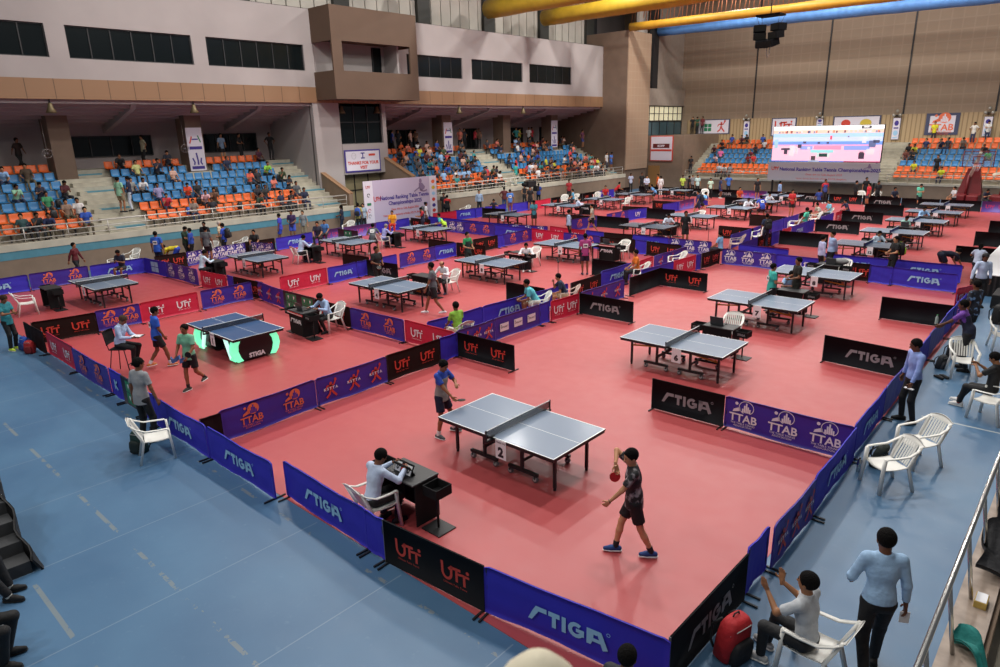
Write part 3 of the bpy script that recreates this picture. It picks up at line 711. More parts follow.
    if P['lean'] < 60:
        if not sit: F.cone(hip + v3(0, 0, .10), hip - v3(0, 0, .09), .158 * B, .172 * B, .03, cut1=True, flat=(v3(0, 1, 0), .80)); F.cut(hip - v3(0, 0, .085 if sleeve != 'long' or P.get('untuck') else -.035), (0, 0, -1))
        else: F.cut(hip - v3(0, 0, .055), (0, 0, -1))
    else: F.cut(hip + v3(0, -.03, 0), (0, -1, -.2))
    sm = patt or cmat(shirt); mats = [sm] + ([cmat(stripe)] if stripe else [])
    Vs, Fs = F.mesh(res); sp = (Vs, Fs, 0)
    me = field_mesh('shirt', S([sp]), mats)
    if stripe:
        cz = np.array([np.mean([me.vertices[i].co[:] for i in p.vertices], axis=0) for p in me.polygons]) / s
        rel = cz - chest; hh = rel @ up; rr = np.abs(rel @ right)
        m = ((hh > .10) | ((rr > .155) & (hh > -.12))).astype(np.int32); me.polygons.foreach_set('material_index', m); me.update()
    so = obj_from(me, 'shirt', root)
    if bib:
        M = MB(); c = (chest - fwd * (.108 * B + .030) - up * .0); 
        r_, u_ = right * .10, up * .085; M.quad(tuple((c - r_ - u_) * s), tuple((c + r_ - u_) * s), tuple((c + r_ + u_) * s), tuple((c - r_ + u_) * s))
        M.build('back_number', cmat('e8e8e8'), so)
        M = MB(); c2 = c - fwd * .003; e_ = right * .07; f_ = up * .03; M.quad(tuple((c2 - e_ - f_) * s), tuple((c2 + e_ - f_) * s), tuple((c2 + e_ + f_) * s), tuple((c2 - e_ + f_) * s))
        M.build('printed_name', cmat('30303a'), so)
    # trousers, shorts
    F = Field(); F.ell(hip + v3(0, 0, .02), (.157 * B, .112 * B, .115), Rz(0), .04, .010)
    for (p, k_, a, t) in legs:
        if leg == 'long': F.cone(p, k_, .092 * B, .066 * B, .04).cone(k_, a + nrm(k_ - a) * .01, .066 * B, .052, .03, cut1=True)
        else: F.cone(p, p + (k_ - p) * .74, .098 * B, .092 * B, .04, cut1=True)
    if not sit and P['lean'] < 60: F.cut(hip + v3(0, 0, .09), (0, 0, 1))
    obj_from(field_mesh('trousers', S([F.mesh(res) + (0,)]), [cmat(bottom)]), 'trousers' if leg == 'long' else 'shorts', root)
    for (p, k_, a, t) in legs:
        F = Field(); b = a - v3(0, 0, .042)
        F.cone(b - t * .055, b + t * .07, .040, .043, .02).cone(b + t * .07, b + t * .155 - v3(0, 0, .010), .043, .032, .02).cone(b + v3(0, 0, .02), b + v3(0, 0, .055), .042, .040, .02, cut1=True)
        F.cut(v3(0, 0, .0) + a - v3(0, 0, .085), (0, 0, -1))
        sh = obj_from(field_mesh('shoe', S([F.mesh(min(res, .02)) + (0,)]), [cmat(shoes)]), 'shoe', root)
        if res < .02:
            F = Field(); b2 = a - v3(0, 0, .075); F.cone(b2 - t * .055, b2 + t * .07, .046, .048, .01).cone(b2 + t * .07, b2 + t * .155, .048, .036, .01); F.cut(a - v3(0, 0, .066), (0, 0, 1)); F.cut(a - v3(0, 0, .085), (0, 0, -1))
            obj_from(field_mesh('sole', S([F.mesh(.01) + (0,)]), [cmat('e6e6e2' if leg == 'short' or shoes > '4' else '0a0a0b')]), 'sole', sh)
            if sock: 
                F = Field(); F.cone(a - v3(0, 0, .02), a + (k_ - a) * .22, .044, .047, .01, cut1=True); obj_from(field_mesh('sock', S([F.mesh(.01) + (0,)]), [cmat(sock)]), 'sock', root)
    # hair
    F = Field()
    g = .012
    F.ell(hc + hu * .036 - hf * .012, (.088, .103, .101), Rh, .01, g * .5)
    if hair_long: F.cone(hc - hf * .04, hc - hf * .075 - hu * .16, .075, .045, .04)
    F.cut(hc + hf * .054 + hu * .020, nrm(hf * 1.0 - hu * .75)); F.cut(hc - hu * (.058 if not hair_long else .3), -hu)
    if bald: F.cut(hc + hu * .055, hu)
    if cap:
        F2 = Field(); F2.ell(hc + hu * .045 - hf * .005, (.099, .114, .104), Rh, .01); F2.cut(hc + hu * .035, -hu)
        F2b = Field(); F2b.ell(hc + hu * .045 + hf * .10, (.065, .075, .012), Rh, .01)
        obj_from(field_mesh('cap', S([F2.mesh(min(res, .02)) + (0,), F2b.mesh(min(res, .02)) + (0,)]), [cmat(cap)]), 'cap', root)
    obj_from(field_mesh('hair', S([F.mesh(min(res, .02)) + (0,)]), [mat('hair_' + hair, hexc(hair), .9, bump=.9, bscale=60, spec=.15)]), 'hair', root)
    if res < .02:                                    # eyes, brows, lips
        M = MB()
        for q in (-1, 1):
            c = (hc + hr_ * q * .030 + hf * .093 + hu * .012) * s; M.ball(tuple(c), .0085, 0, 8)
        M.build('eyes', cmat('17110f', .3), root)
        M = MB()
        for q in (-1, 1): M.tube([tuple((hc + hr_ * q * (.016 + .014 * j) + hf * (.0965 - .004 * j) + hu * (.030 + .003 * (j == 1))) * s) for j in range(3)], .0035, 5)
        M.build('eyebrows', cmat(hair, .6), root)
        M = MB(); M.tube([tuple((hc + hr_ * x + hf * (.094 - abs(x) * .3) - hu * .058) * s) for x in (-.022, -.01, 0, .01, .022)], [.002, .005, .006, .005, .002], 6); M.build('lips', mat('lips', hexc('7a4038'), .5), root)
    K = dict(wR=wR * s, wL=wL * s, dR=nrm(wR - eR), dL=nrm(wL - eL), hc=hc * s, neck=neck * s, chest=chest * s, up=up, fwd=fwd, right=right, root=root)
    return root, K
def world_pt(root, p): 
    c, s_ = math.cos(root.rotation_euler.z), math.sin(root.rotation_euler.z); return (root.location.x + c * p[0] - s_ * p[1], root.location.y + s_ * p[0] + c * p[1], root.location.z + p[2])
# ---------------------------------------------------------------- materials of the equipment
M_BLACK = mat('black_powder_coat', (.009, .009, .010), .5); M_MATTE = mat('matte_black_board', (.010, .010, .011), .8, spec=.2)
M_TOP = mat('table_top_blue_grey', (.155, .205, .285), .34, coat=.25); M_TOPD = mat('table_top_dark_blue', (.035, .085, .20), .35, coat=.15)
M_LINE = mat('white_line_paint', (.78, .80, .80), .5); M_YEL = mat('yellow_strut_paint', (.55, .32, .03), .5)
M_TYRE = mat('grey_rubber_wheel', (.16, .15, .15), .6); M_HUB = mat('pale_wheel_hub', (.55, .50, .48), .5); M_CARD = mat('white_card', (.80, .80, .82), .6); M_INK = mat('black_print', (.015, .015, .02), .6)
M_PLAST = mat('white_plastic', (.78, .77, .72), .4); M_PEACH = mat('pale_peach_plastic', (.66, .50, .43), .45)
M_NET = mat('black_net', (.012, .014, .018), .8, alpha=.62); M_NETB = mat('blue_net', (.02, .035, .20), .8, alpha=.85)
# ---------------------------------------------------------------- table tennis table (length along x, near side -y, origin at the centre on the floor)
L2, W2, TH = 1.37, .7625, .76
def half_top(sx, m):
    a, b_ = (0.004, L2) if sx > 0 else (-L2, -.004); e = .02; M = MB(); z = TH
    xs = [a, b_ - e, b_] if sx > 0 else [a, a + e, b_]; ys = [-W2, -W2 + e, -.0045, .0045, W2 - e, W2]
    for i in range(2):
        for j in range(5):
            white = (i == (1 if sx > 0 else 0)) or j in (0, 2, 4)
            M.quad((xs[i], ys[j], z), (xs[i + 1], ys[j], z), (xs[i + 1], ys[j + 1], z), (xs[i], ys[j + 1], z), 1 if white else 0)
    M.box(a, b_, -W2, W2, z - .024, z - .0005, 2)
    return M, [m, M_LINE, M_BLACK]
def caster(M, x, y):
    pass
def make_table(label, num, top=M_TOP, net=M_NET, loc=(0, 0), rz=0):
    t = thing('table_tennis_table', label, 'table', (loc[0], loc[1], .008), rz, 'competition tables on the red mat')
    for sx in (-1, 1):
        m, ms = half_top(sx, top); h = m.build('tabletop', ms, t)
        M = MB(); a, b_ = (.02, L2 - .015) if sx > 0 else (-L2 + .015, -.02)
        M.box(a, b_, -W2 + .012, -W2 + .036, TH - .075, TH - .024); M.box(a, b_, W2 - .036, W2 - .012, TH - .075, TH - .024)
        for x in (a, b_ - .024 if sx > 0 else b_ - .024): M.box(x, x + .024, -W2 + .036, W2 - .036, TH - .075, TH - .024)
        M.build('apron_frame', M_BLACK, t)
        for sy in (-1, 1):
            x = sx * 1.17; y = sy * .47
            M = MB(); M.box(x - .024, x + .024, y - .024, y + .024, .05, TH - .05); M.tube([(x, y, .0), (x, y, .05)], .028, 10); M.build('leg', M_BLACK, t)
            M = MB(); M.box(sx * .45 - .026, sx * .45 + .026, y - .026, y + .026, .14, TH - .05); M.build('inner_leg', M_BLACK, t)
            M = MB(); p = sx * .45
            for zz in (.02,): M.tube([(p, y, .60), (sx * 1.15, y, .52)], .022, 6)
            M.tube([(sx * .98, y, .68), (sx * 1.12, y, .52)], .014, 6)
            M.build('strut', M_YEL, t)
            M = MB(); M.box(sx * .14, sx * .80, y - .03, y + .03, .12, .175); br = M.build('trolley_bar', M_BLACK, t)
            for x in (sx * .18, sx * .75):
                M = MB(); M.lathe([(.012, -.028), (.05, -.028), (.055, -.018), (.055, .018), (.05, .028), (.012, .028)], (0, 0, 0), 16, 0, Matrix.Translation((x, y, .055)) @ Matrix.Rotation(PI / 2, 4, 'X'))
                M.lathe([(.005, -.031), (.028, -.031), (.028, .031), (.005, .031)], (0, 0, 0), 12, 1, Matrix.Translation((x, y, .055)) @ Matrix.Rotation(PI / 2, 4, 'X'))
                M.box(x - .012, x + .012, y - .034, y + .034, .06, .115, 2)
                M.build('wheel', [M_TYRE, M_HUB, M_BLACK], t)
        M = MB(); M.box(sx * .45 - .018, sx * .45 + .018, -.47, .47, .30, .335); M.build('cross_bar', M_BLACK, t)
    for q in (-1, 1): MB().tube([(-.45, q * .5, .36), (.0, q * .56, .66)], .018, 6).build('folding_linkage', M_BLACK, t)
    net_set(t, net); number_card(t, num)
    return t
def net_set(t, net):
    n = MB().box(-.002, .002, -W2 - .13, W2 + .13, TH + .006, TH + .146).build('net', net, t)
    MB().box(-.006, .006, -W2 - .14, W2 + .14, TH + .140, TH + .155).build('net_tape', M_LINE, n)
    for sy in (-1, 1):
        M = MB(); M.box(-.012, .012, sy * (W2 + .14) - .012, sy * (W2 + .14) + .012, TH - .06, TH + .16); M.box(-.03, .03, sy * (W2 - .06), sy * (W2 + .15), TH - .06, TH - .026); M.box(-.03, .03, sy * (W2 - .06), sy * (W2 + .02), TH, TH + .012); M.build('net_post', M_BLACK, t)
def number_card(t, num):
    c = MB().box(.10, .34, -W2 - .012, -W2 - .006, TH - .36, TH - .005).build('number_card', M_CARD, t)
    M = MB(); put(M, text_geo(num, .24, .014), .22, TH - .31, 0, sz=1.0, y=-W2 - .014); put(M, text_geo('TABLE NO', .045, .001), .22, TH - .065, 0, y=-W2 - .014); M.build('printed_number', M_INK, c)
M_GLOW = mat('mint_glowing_panel', (.20, .95, .52), .4, emit=.9); M_GLOWW = mat('white_glowing_panel', (.55, 1.0, .85), .4, emit=1.0)
def show_table(label, loc):
    t = thing('show_table_tennis_table', label, 'table', (loc[0], loc[1], .008), 0)
    for sx in (-1, 1): m, ms = half_top(sx, M_TOPD); m.build('tabletop', ms, t)
    M = MB(); M.box(-1.35, 1.35, -.745, .745, TH - .075, TH - .025); M.build('apron_frame', M_BLACK, t)
    for sx in (-1, 1):
        x0 = sx * .45; x1 = sx * 1.12
        cr = [(-.50, .66), (-.60, .50), (-.62, .34), (-.56, .17), (-.46, .05), (.46, .05), (.56, .17), (.62, .34), (.60, .50), (.50, .66)]
        MB().prism([(y * .93, z) for y, z in cr], 'x', x0, x1 - sx * .02).build('support_box', M_BLACK, t)
        for sy in (-1, 1):              # glowing curved outer strips of the end face and the V on the long side
            a = [(sy * .40, .68), (sy * .50, .50), (sy * .52, .34), (sy * .47, .17), (sy * .40, .05)]; b_ = [(sy * .62, .68), (sy * .70, .50), (sy * .72, .32), (sy * .66, .15), (sy * .56, .03)]
            M = MB(); rings = []
            for (p, q) in zip(a, b_): rings.append([(x1 - sx * .13, p[0], p[1]), (x1, p[0], p[1]), (x1, q[0], q[1]), (x1 - sx * .13, q[0], q[1])])
            M.loft(rings, smooth=False); M.build('glowing_leg', M_GLOW, t)
            yy = sy * .60; M = MB()
            M.prism([(x0 + sx * .06, .66), (x0 + sx * .22, .66), (x0 + sx * .42, .14), (x0 + sx * .34, .06)], 'y', yy - .02 * sy, yy + .03 * sy); M.build('glowing_panel', M_GLOWW, t)
            M = MB(); M.prism([(x0 + sx * .34, .06), (x0 + sx * .42, .14), (x1 - sx * .10, .14), (x1 - sx * .04, .06)], 'y', yy - .02 * sy, yy + .03 * sy); M.build('glowing_panel', M_GLOW, t)
        M = MB(); g = text_geo('STIGA', .17, .01); M.add([(x1 + sx * .004, v[0] * sx, v[2] + .10) for v in g[0]], g[1]); M.build('end_lettering', M_CARD, t)
    MB().box(-.5, .5, -.25, .25, .08, .16).build('base_beam', M_BLACK, t)
    net_set(t, M_NET); number_card(t, '1')
    return t
# ---------------------------------------------------------------- court barriers
M_BB = mat('royal_blue_barrier_cloth', (.030, .022, .46), .65, bump=.25, bscale=5); M_BV = mat('violet_blue_barrier_print', (.040, .022, .30), .5, bump=.25, bscale=5)
M_BK = mat('black_barrier_board', (.008, .009, .011), .8, vary=.1, spec=.12); M_BR = mat('brown_black_barrier_cloth', (.018, .008, .007), .8, bump=.3, bscale=6, spec=.15); M_RD = mat('crimson_barrier_cloth', (.55, .015, .055), .55, bump=.3, bscale=5)
M_GR = mat('green_panel_print', (.015, .20, .085), .5); M_DG = mat('dark_board_print', (.03, .03, .05), .5)
P_SKY = mat('sky_blue_print', (.33, .58, .80), .6); P_GREY = mat('grey_print', (.26, .26, .27), .7); P_RED = mat('red_print', (.58, .05, .03), .6); P_WHT = mat('white_print', (.78, .76, .80), .6); P_ORG = mat('orange_print', (.75, .16, .07), .6); P_PNK = mat('pink_print', (.55, .04, .16), .6); P_NAVY = mat('navy_print', (.05, .05, .28), .6)
BH = .70
def logos(kind, L):
    M = MB(); mats = [P_WHT]; z = .36
    if kind == 'stiga_blue': g_stiga(M, L * .52, z, .235 if L > 2 else .21); mats = [P_SKY]
    elif kind == 'stiga_black': g_stiga(M, L * .52, z, .25); mats = [P_GREY]
    elif kind == 'stiga_dim': g_stiga(M, L * .52, z, .25); mats = [mat('dim_grey_print', (.07, .07, .075), .6)]
    elif kind in ('utt_black', 'utt_brown'): [g_utt(M, L * f, z, .27) for f in (.27, .74)]; mats = [P_RED]
    elif kind == 'utt_red': [g_utt(M, L * f, z, .28) for f in (.27, .74)]
    elif kind == 'utt_blue': [g_utt(M, L * f, z, .28) for f in (.5,)]
    elif kind == 'utt_pink': [g_utt(M, L * f, z, .26) for f in (.2, .5, .8)]; mats = [P_PNK]
    elif kind == 'ttab_white': [g_ttab(M, L * f, z, .44, 0, None, True) for f in (.17, .5, .83)]
    elif kind == 'ttab_orange': [g_ttab(M, L * f, z, .40, 0, 1) for f in (.30, .74)]; mats = [P_ORG, M_BV]
    elif kind == 'kstta': [g_kstta(M, L * f, z, .38, 0, 1) for f in (.18, .5, .82)]; mats = [P_RED, P_WHT]
    elif kind == 'sponsor':
        mats = [P_WHT, M_INK, M_GR]
        for f in (.2, .5, .8): rect(M, L * f - .19, L * f + .19, .24, .48, 0); put(M, text_geo('SPINART', .085, .001), L * f + .01, .33, 1, y=-.002); disc(M, L * f - .14, .42, .02, .02, 2, -.002)
    elif kind == 'square': 
        mats = [P_SKY]
        for i in range(2):
            for j in range(2): rect(M, L * .5 - .32 + i * .33, L * .5 - .01 + i * .33, .15 + j * .24, .36 + j * .24)
    elif kind == 'green':
        mats = [M_GR, P_WHT]
        nb = max(1, int(L / 1.0))
        for b_ in range(nb):
            c = L * (b_ + .5) / nb
            for i in range(2):
                for j in range(2):
                    x = c - .33 + i * .34; zz = .07 + j * .29; rect(M, x, x + .32, zz, zz + .27, 0); M.add([(x + .12, -.002, zz + .2), (x + .2, -.002, zz + .2), (x + .2, -.002, zz + .15), (x + .15, -.002, zz + .07)], [(0, 1, 2, 3)], 1)
    elif kind == 'kurl': stroke(M, [(L * .5 - .04, .48), (L * .5 - .04, .24)], .06); stroke(M, [(L * .5 + .1, .46), (L * .5 - .02, .36), (L * .5 + .1, .24)], .06); mats = [P_SKY]
    else: return None
    return M, mats
_lg = {}
def barrier(x, y, rz, L, kind, label, tilt=0.0, z=.008, feet=True, back=False, wav=None):
    """rz in degrees; the printed face looks towards local -y"""
    cloth = {'stiga_blue': M_BB, 'blue': M_BB, 'square': M_BB, 'kurl': M_BB, 'stiga_black': M_BK, 'black': M_BK, 'stiga_dim': M_BK, 'utt_black': M_BK, 'utt_brown': M_BR, 'brown': M_BR, 'utt_red': M_RD, 'red': M_RD,
             'utt_blue': M_BB, 'utt_pink': mat('violet_banner', (.12, .07, .36), .5), 'ttab_white': M_BV, 'ttab_orange': M_BV, 'kstta': M_BV, 'sponsor': M_BV, 'violet': M_BV, 'green': M_DG}[kind]
    t = thing('court_barrier', label, 'barrier', (x, y, z), math.radians(rz), 'court barriers'); rnd = random.Random(int(x * 131 + y * 977))
    soft = cloth in (M_BB, M_BV, M_RD, M_BR) and wav != 0
    a1, a2, ph, ph2 = rnd.uniform(.003, .009), rnd.uniform(.002, .005), rnd.uniform(0, 6), rnd.uniform(0, 6)
    def fy(u, v):
        if not soft: return 0.0
        e = min(u, 1 - u, .06) / .06
        return (a1 * math.sin(u * 9 + ph + v * 3) + a2 * math.sin(u * 31 + ph2 - v * 6) * (1 - .5 * v) + .004 * math.sin(v * 14 + u * 5)) * e
    def fn(u, v):
        zt = BH
        if soft: zt -= .018 * math.sin(u * PI) * (.6 + .4 * math.sin(ph)) ; zt -= .03 * max(0, 1 - min(u, 1 - u) / .02) ** 2
        zb = .015 + (.012 * math.sin(u * 7 + ph) + .012 if soft else 0)
        return (u * L, -.011 + fy(u, v), zb + (zt - zb) * v)
    nu, nv = (int(10 + L * 10), 8) if soft else (3, 1)
    p = MB().sheet(fn, nu, nv, thick=(0, .022, 0)).build('banner', cloth, t)
    for f in list(p.data.polygons): pass
    key = (kind, round(L, 1))
    if key not in _lg:
        g = logos(kind, L); _lg[key] = g[0].mesh('printed_logo', g[1]) if g else None
    if _lg[key]:
        o = obj_from(_lg[key], 'printed_logo', p); o.location = (0, -.032 if soft else -.0135, 0)
        if back: o2 = obj_from(_lg[key], 'printed_logo', p); o2.rotation_euler = (0, 0, PI); o2.location = (L, .032 if soft else .0135, 0)
    if kind in ('utt_black', 'stiga_black', 'black', 'utt_brown', 'brown', 'stiga_dim'):
        MB().box(-.004, .006, -.013, .013, .0, BH + .004).build('end_rail', mat('grey_edge_rail', (.16, .15, .15), .5), t)
    if feet:
        for xx in (.04, L - .04):
            M = MB(); M.box(xx - .014, xx + .014, -.20, .20, 0, .022); M.box(xx - .01, xx + .01, -.009, .009, .02, BH - .02); M.build('foot_stand', M_BLACK, t)
    if tilt: t.rotation_euler = (math.radians(tilt), 0, math.radians(rz))
    return t
# ---------------------------------------------------------------- monobloc plastic chair (faces +y)
def make_chair(label, m=M_PLAST, loc=(0, 0), rz=0, z=0.0):
    t = thing('plastic_armchair', label, 'chair', (loc[0], loc[1], z), rz, 'plastic armchairs')
    MB().sheet(lambda u, v: ((u - .5) * (.46 + .04 * v), -.20 + v * .44, .43 + .012 * math.cos(u * 2 * PI) - .02 * math.sin(v * PI) + (.0 if v < .95 else -.015)), 10, 8, thick=(0, 0, -.014)).build('seat', m, t)
    M = MB()
    for i in range(7):                                  # slatted back
        x = -.155 + i * .0517; M.add(*[([(x + dx, -.20 - .17 * f - .02 * (1 - (x / .2) ** 2), .45 + .38 * f) for f in (0, .5, 1) for dx in (-.016, .016)]), [(0, 1, 3, 2), (2, 3, 5, 4)]], 0, True)
        M.add(*[([(x + dx, -.208 - .17 * f - .02 * (1 - (x / .2) ** 2), .45 + .38 * f) for f in (0, .5, 1) for dx in (-.016, .016)]), [(1, 0, 2, 3), (3, 2, 4, 5)]], 0, True)
    M.sheet(lambda u, v: ((u - .5) * (.46 + .05 * v), -.365 - .03 * math.cos((u - .5) * PI) * 1.0 - .04 * v, .79 + .10 * v * math.cos((u - .5) * PI * .8)), 12, 3, thick=(0, -.014, 0))
    M.build('backrest', m, t)
    for q in (-1, 1):
        pts = [(q * .235, -.39, .80), (q * .262, -.30, .735), (q * .275, -.16, .665), (q * .275, .06, .650), (q * .262, .20, .645), (q * .240, .235, .60)]
        M = MB(); M.loft([[(p[0] - .025, p[1], p[2]), (p[0] + .025, p[1], p[2]), (p[0] + .025, p[1], p[2] - .016), (p[0] - .025, p[1], p[2] - .016)] for p in pts]); M.build('armrest', m, t)
        M = MB(); M.loft([[(q * (.215 + a) - .03, yy - .02, zz), (q * (.215 + a) + .03, yy - .02, zz), (q * (.215 + a) + .022, yy + .022, zz), (q * (.215 + a) - .022, yy + .022, zz)] for a, yy, zz in ((.045, .27, 0), (.02, .235, .43), (.025, .225, .63))]); M.build('leg', m, t)
        M = MB(); M.loft([[(q * (.20 + a) - .026, yy - .02, zz), (q * (.20 + a) + .026, yy - .02, zz), (q * (.20 + a) + .02, yy + .02, zz), (q * (.20 + a) - .02, yy + .02, zz)] for a, yy, zz in ((.05, -.33, 0), (.015, -.22, .43), (.03, -.375, .80))]); M.build('leg', m, t)
    return t
# ---------------------------------------------------------------- umpire desk (umpire side +y, front face -y)
def make_desk(label, loc, rz=0, laptop=True, scores=False, red=False):
    t = thing('umpire_desk', label, 'desk', (loc[0], loc[1], .008), rz, 'black umpire desks')
    MB().box(-.38, .38, -.24, -.20, .06, .76).build('front_panel', M_MATTE, t)
    MB().box(-.42, .42, -.26, .28, .76, .79).build('desktop', mat('grey_black_desktop', (.03, .03, .032), .5), t, bevel=.005)
    for q in (-1, 1):
        MB().box(q * .42 - .018 * q, q * .42, -.24, .24, .06, .76).build('side_panel', M_MATTE, t)
        M = MB(); x0, x1 = (.47, .78) if q > 0 else (-.78, -.47)
        M.box(x0, x1, -.19, .13, .60, .615); M.box(x0, x1, -.19, -.175, .615, .76); M.box(x0, x1, .115, .13, .615, .76); M.box(x0, x0 + .014, -.175, .115, .615, .76); M.box(x1 - .014, x1, -.175, .115, .615, .76)
        tr = M.build('towel_box', M_MATTE, t)
        M = MB(); put(M, text_geo('STIGA', .075, .003), (x0 + x1) / 2, .655, 0, y=-.192); M.build('printed_logo', P_GREY, tr)
        M = MB(); M.tube([(q * .62, -.02, .03), (q * .62, -.02, .60)], .02, 8); M.box(q * .62 - .2, q * .62 + .2, -.2, .16, 0, .02); M.build('box_stand', M_BLACK, t)
    M = MB(); g_stiga(M, 0.0, .50, .15); o = M.build('front_lettering', P_WHT, t); o.location = (0, -.243, 0)
    if red:
        o.location = (0, -.243, 0); MB().box(-.44, .44, -.275, -.245, .70, .76).build('red_trim', mat('red_desk_trim', (.55, .02, .02), .5), t)
        MB().box(-.44, .44, -.277, -.275, .715, .735).build('white_stripe', M_LINE, t)
    return t
def score_board(label, loc, rz, cat='scoreboard'):
    t = thing('flip_scoreboard', label, cat, loc, rz)
    for q in (-1, 1):
        M = Matrix.Translation((0, q * .05, 0)) @ Matrix.Rotation(q * math.radians(28), 4, 'X'); MB().box(-.20, .20, -.006, .006, 0, .21, M=M).build('stand_board', M_BLACK, t)
    M0 = Matrix.Translation((0, .052, 0)) @ Matrix.Rotation(math.radians(28), 4, 'X')
    for x0, x1, m in ((-.185, -.06, M_CARD), (.06, .185, M_CARD), (-.045, .045, mat('red_score_card', (.65, .04, .03), .6))):
        c = MB().box(x0, x1, .008, .014, .03 if m is M_CARD else .06, .18 if m is M_CARD else .16, M=M0).build('score_card', m, t)
        if m is M_CARD:
            g = text_geo('0', .12, .005); MB().add([tuple(M0 @ Vector((-(v[0]) + (x0 + x1) / 2, .016, v[2] + .06))) for v in g[0]], g[1]).build('printed_number', M_INK, c)
    return t
# ---------------------------------------------------------------- bags, bottles, rackets
def backpack(label, loc, rz, c1='1b1b1f', c2='101012', s=1.0, lean=0):
    t = thing('backpack', label, 'backpack', loc, rz, None)
    def bag(w, d, h):
        rings = []
        for f, k in ((0, .86), (.06, 1), (.5, 1.03), (.82, .93), (.95, .72), (1, .4)):
            rings.append([(w / 2 * k * math.copysign(abs(math.cos(a)) ** .6, math.cos(a)), d / 2 * k * math.copysign(abs(math.sin(a)) ** .6, math.sin(a)), h * f) for a in [2 * PI * i / 20 for i in range(20)]])
        return rings
    MB().loft(bag(.34 * s, .22 * s, .48 * s)).build('main_compartment', cmat(c1), t)
    o = MB().loft(bag(.27 * s, .10 * s, .26 * s)).build('front_pocket', cmat(c2), t); o.location = (0, -.12 * s, .03)
    for q in (-1, 1): MB().tube([(q * .09 * s, .10 * s, .42 * s), (q * .12 * s, .17 * s, .30 * s), (q * .12 * s, .15 * s, .12 * s), (q * .12 * s, .10 * s, .06 * s)], .014 * s, 6).build('strap', cmat(c2), t)
    MB().tube([(-.05 * s, .03, .46 * s), (-.03 * s, .03, .51 * s), (.03 * s, .03, .51 * s), (.05 * s, .03, .46 * s)], .008 * s, 6).build('grab_handle', cmat(c2), t)
    MB().tube([(-.15 * s, -.06 * s, .36 * s), (-.08 * s, -.10 * s, .42 * s), (.08 * s, -.10 * s, .42 * s), (.15 * s, -.06 * s, .36 * s)], .005 * s, 5).build('zip', cmat('b0b0b0'), t)
    if lean: t.rotation_euler = (math.radians(lean), 0, rz)
    return t
def bottle(label, loc, m, cap='e8e8e8', h=.24, r=.035):
    t = thing('water_bottle', label, 'bottle', loc, 0)
    MB().lathe([(r * .9, 0), (r, .01), (r, h * .35), (r * .93, h * .4), (r, h * .45), (r, h * .68), (r * .45, h * .88), (r * .4, h * .93)], n=14).build('bottle_body', m, t)
    MB().lathe([(r * .45, h * .92), (r * .45, h), (r * .3, h)], n=12).build('cap', cmat(cap), t)
    return t
def racket(label, loc, d, n, colour='b01018'):       # loc: grip, d: blade direction, n: blade normal
    d = Vector(nrm(d)); n = Vector(nrm(n)); n = (n - d * n.dot(d)).normalized(); s_ = d.cross(n)
    M = Matrix((s_, n, d)).transposed().to_4x4(); M.translation = loc
    t = thing('table_tennis_racket', label, 'racket', (0, 0, 0)); t.matrix_world = M
    for y0, y1, c in ((-.009, -.003, colour), (.003, .009, '151515')):
        MB().prism([(.075 * math.cos(a) * (1 - .06 * math.sin(a)), .135 + .079 * math.sin(a)) for a in [2 * PI * i / 24 for i in range(24)]], 'y', y0, y1).build('rubber', cmat(c, .5), t)
    MB().prism([(.075 * math.cos(a), .135 + .081 * math.sin(a)) for a in [2 * PI * i / 24 for i in range(24)]], 'y', -.003, .003).build('blade', mat('plywood_blade', (.5, .33, .17), .5), t)
    MB().prism([(-.015, -.045), (.015, -.045), (.012, .05), (.022, .065), (-.022, .065), (-.012, .05)], 'y', -.011, .011).build('handle', mat('racket_handle', (.42, .22, .1), .5), t)
    return t

# ---------------------------------------------------------------- tables
TT = [(-8.78, 7.89, '2', 'table with card 2, nearest the camera, boy in grey and blue at its end'),
 (-8.83, 14.32, '6', 'table with card 6 behind the black and violet barriers'),
 (-8.9, 19.45, '7', 'table with card 7 behind the empty white chair and laptop desk'),
 (-8.9, 24.5, '8', 'blue table behind the two players at the desk, before the violet barrier'),
 (-9.0, 31.9, '12', 'table beside the person with the black and lime backpack'),
 (-9.07, 36.5, '16', 'second blue-netted table beyond the long blue barriers, right side'),
 (-9.07, 41.3, '20', 'third table of the right column beyond the blue barriers'),
 (-9.1, 45.9, '24', 'last but one table of the far right column'),
 (-9.2, 50.2, '28', 'farthest table of the right column, before the far dark barrier'),
 (-20.04, 14.05, '4', 'table between the black-shirted player and the walking player in grey'),
 (-20.07, 19.4, '8', 'table beside the dark green player and the red-trimmed desk'),
 (-20.05, 24.6, '9', 'table left of the player in magenta, middle courts'),
 (-20.0, 31.9, '11', 'table left of the player all in black, before the long violet barrier'),
 (-20.0, 37.2, '15', 'table behind the player all in black, middle far courts'),
 (-19.85, 42.3, '19', 'table at which two players in light blue and royal blue stand'),
 (-19.85, 46.8, '23', 'table left of the crouching royal blue player'),
 (-19.85, 51.3, '27', 'farthest table of the middle column, by the red-shirted player'),
 (-29.35, 7.8, '3', 'lone table in the far left court with an empty white chair'),
 (-29.45, 14.2, '5', 'table behind the red and white leaning barrier, left courts'),
 (-29.75, 19.3, '10', 'table in front of the green-panelled boards, left courts'),
 (-29.8, 24.6, '13', 'table at which the lime and teal player leans, below the big banner'),
 (-30.1, 31.95, '14', 'table left of the teal-shirted player, beyond the long blue barriers'),
 (-30.2, 37.9, '17', 'table by the wall under the crowded stand, white-shirted umpire beside'),
 (-30.0, 42.9, '18', 'table behind the cream-shirted walking player, left far courts'),
 (-30.0, 47.2, '21', 'table at which the lunging light blue player competes'),
 (-29.0, 51.9, '25', 'farthest table of the left column, before the dim barrier')]
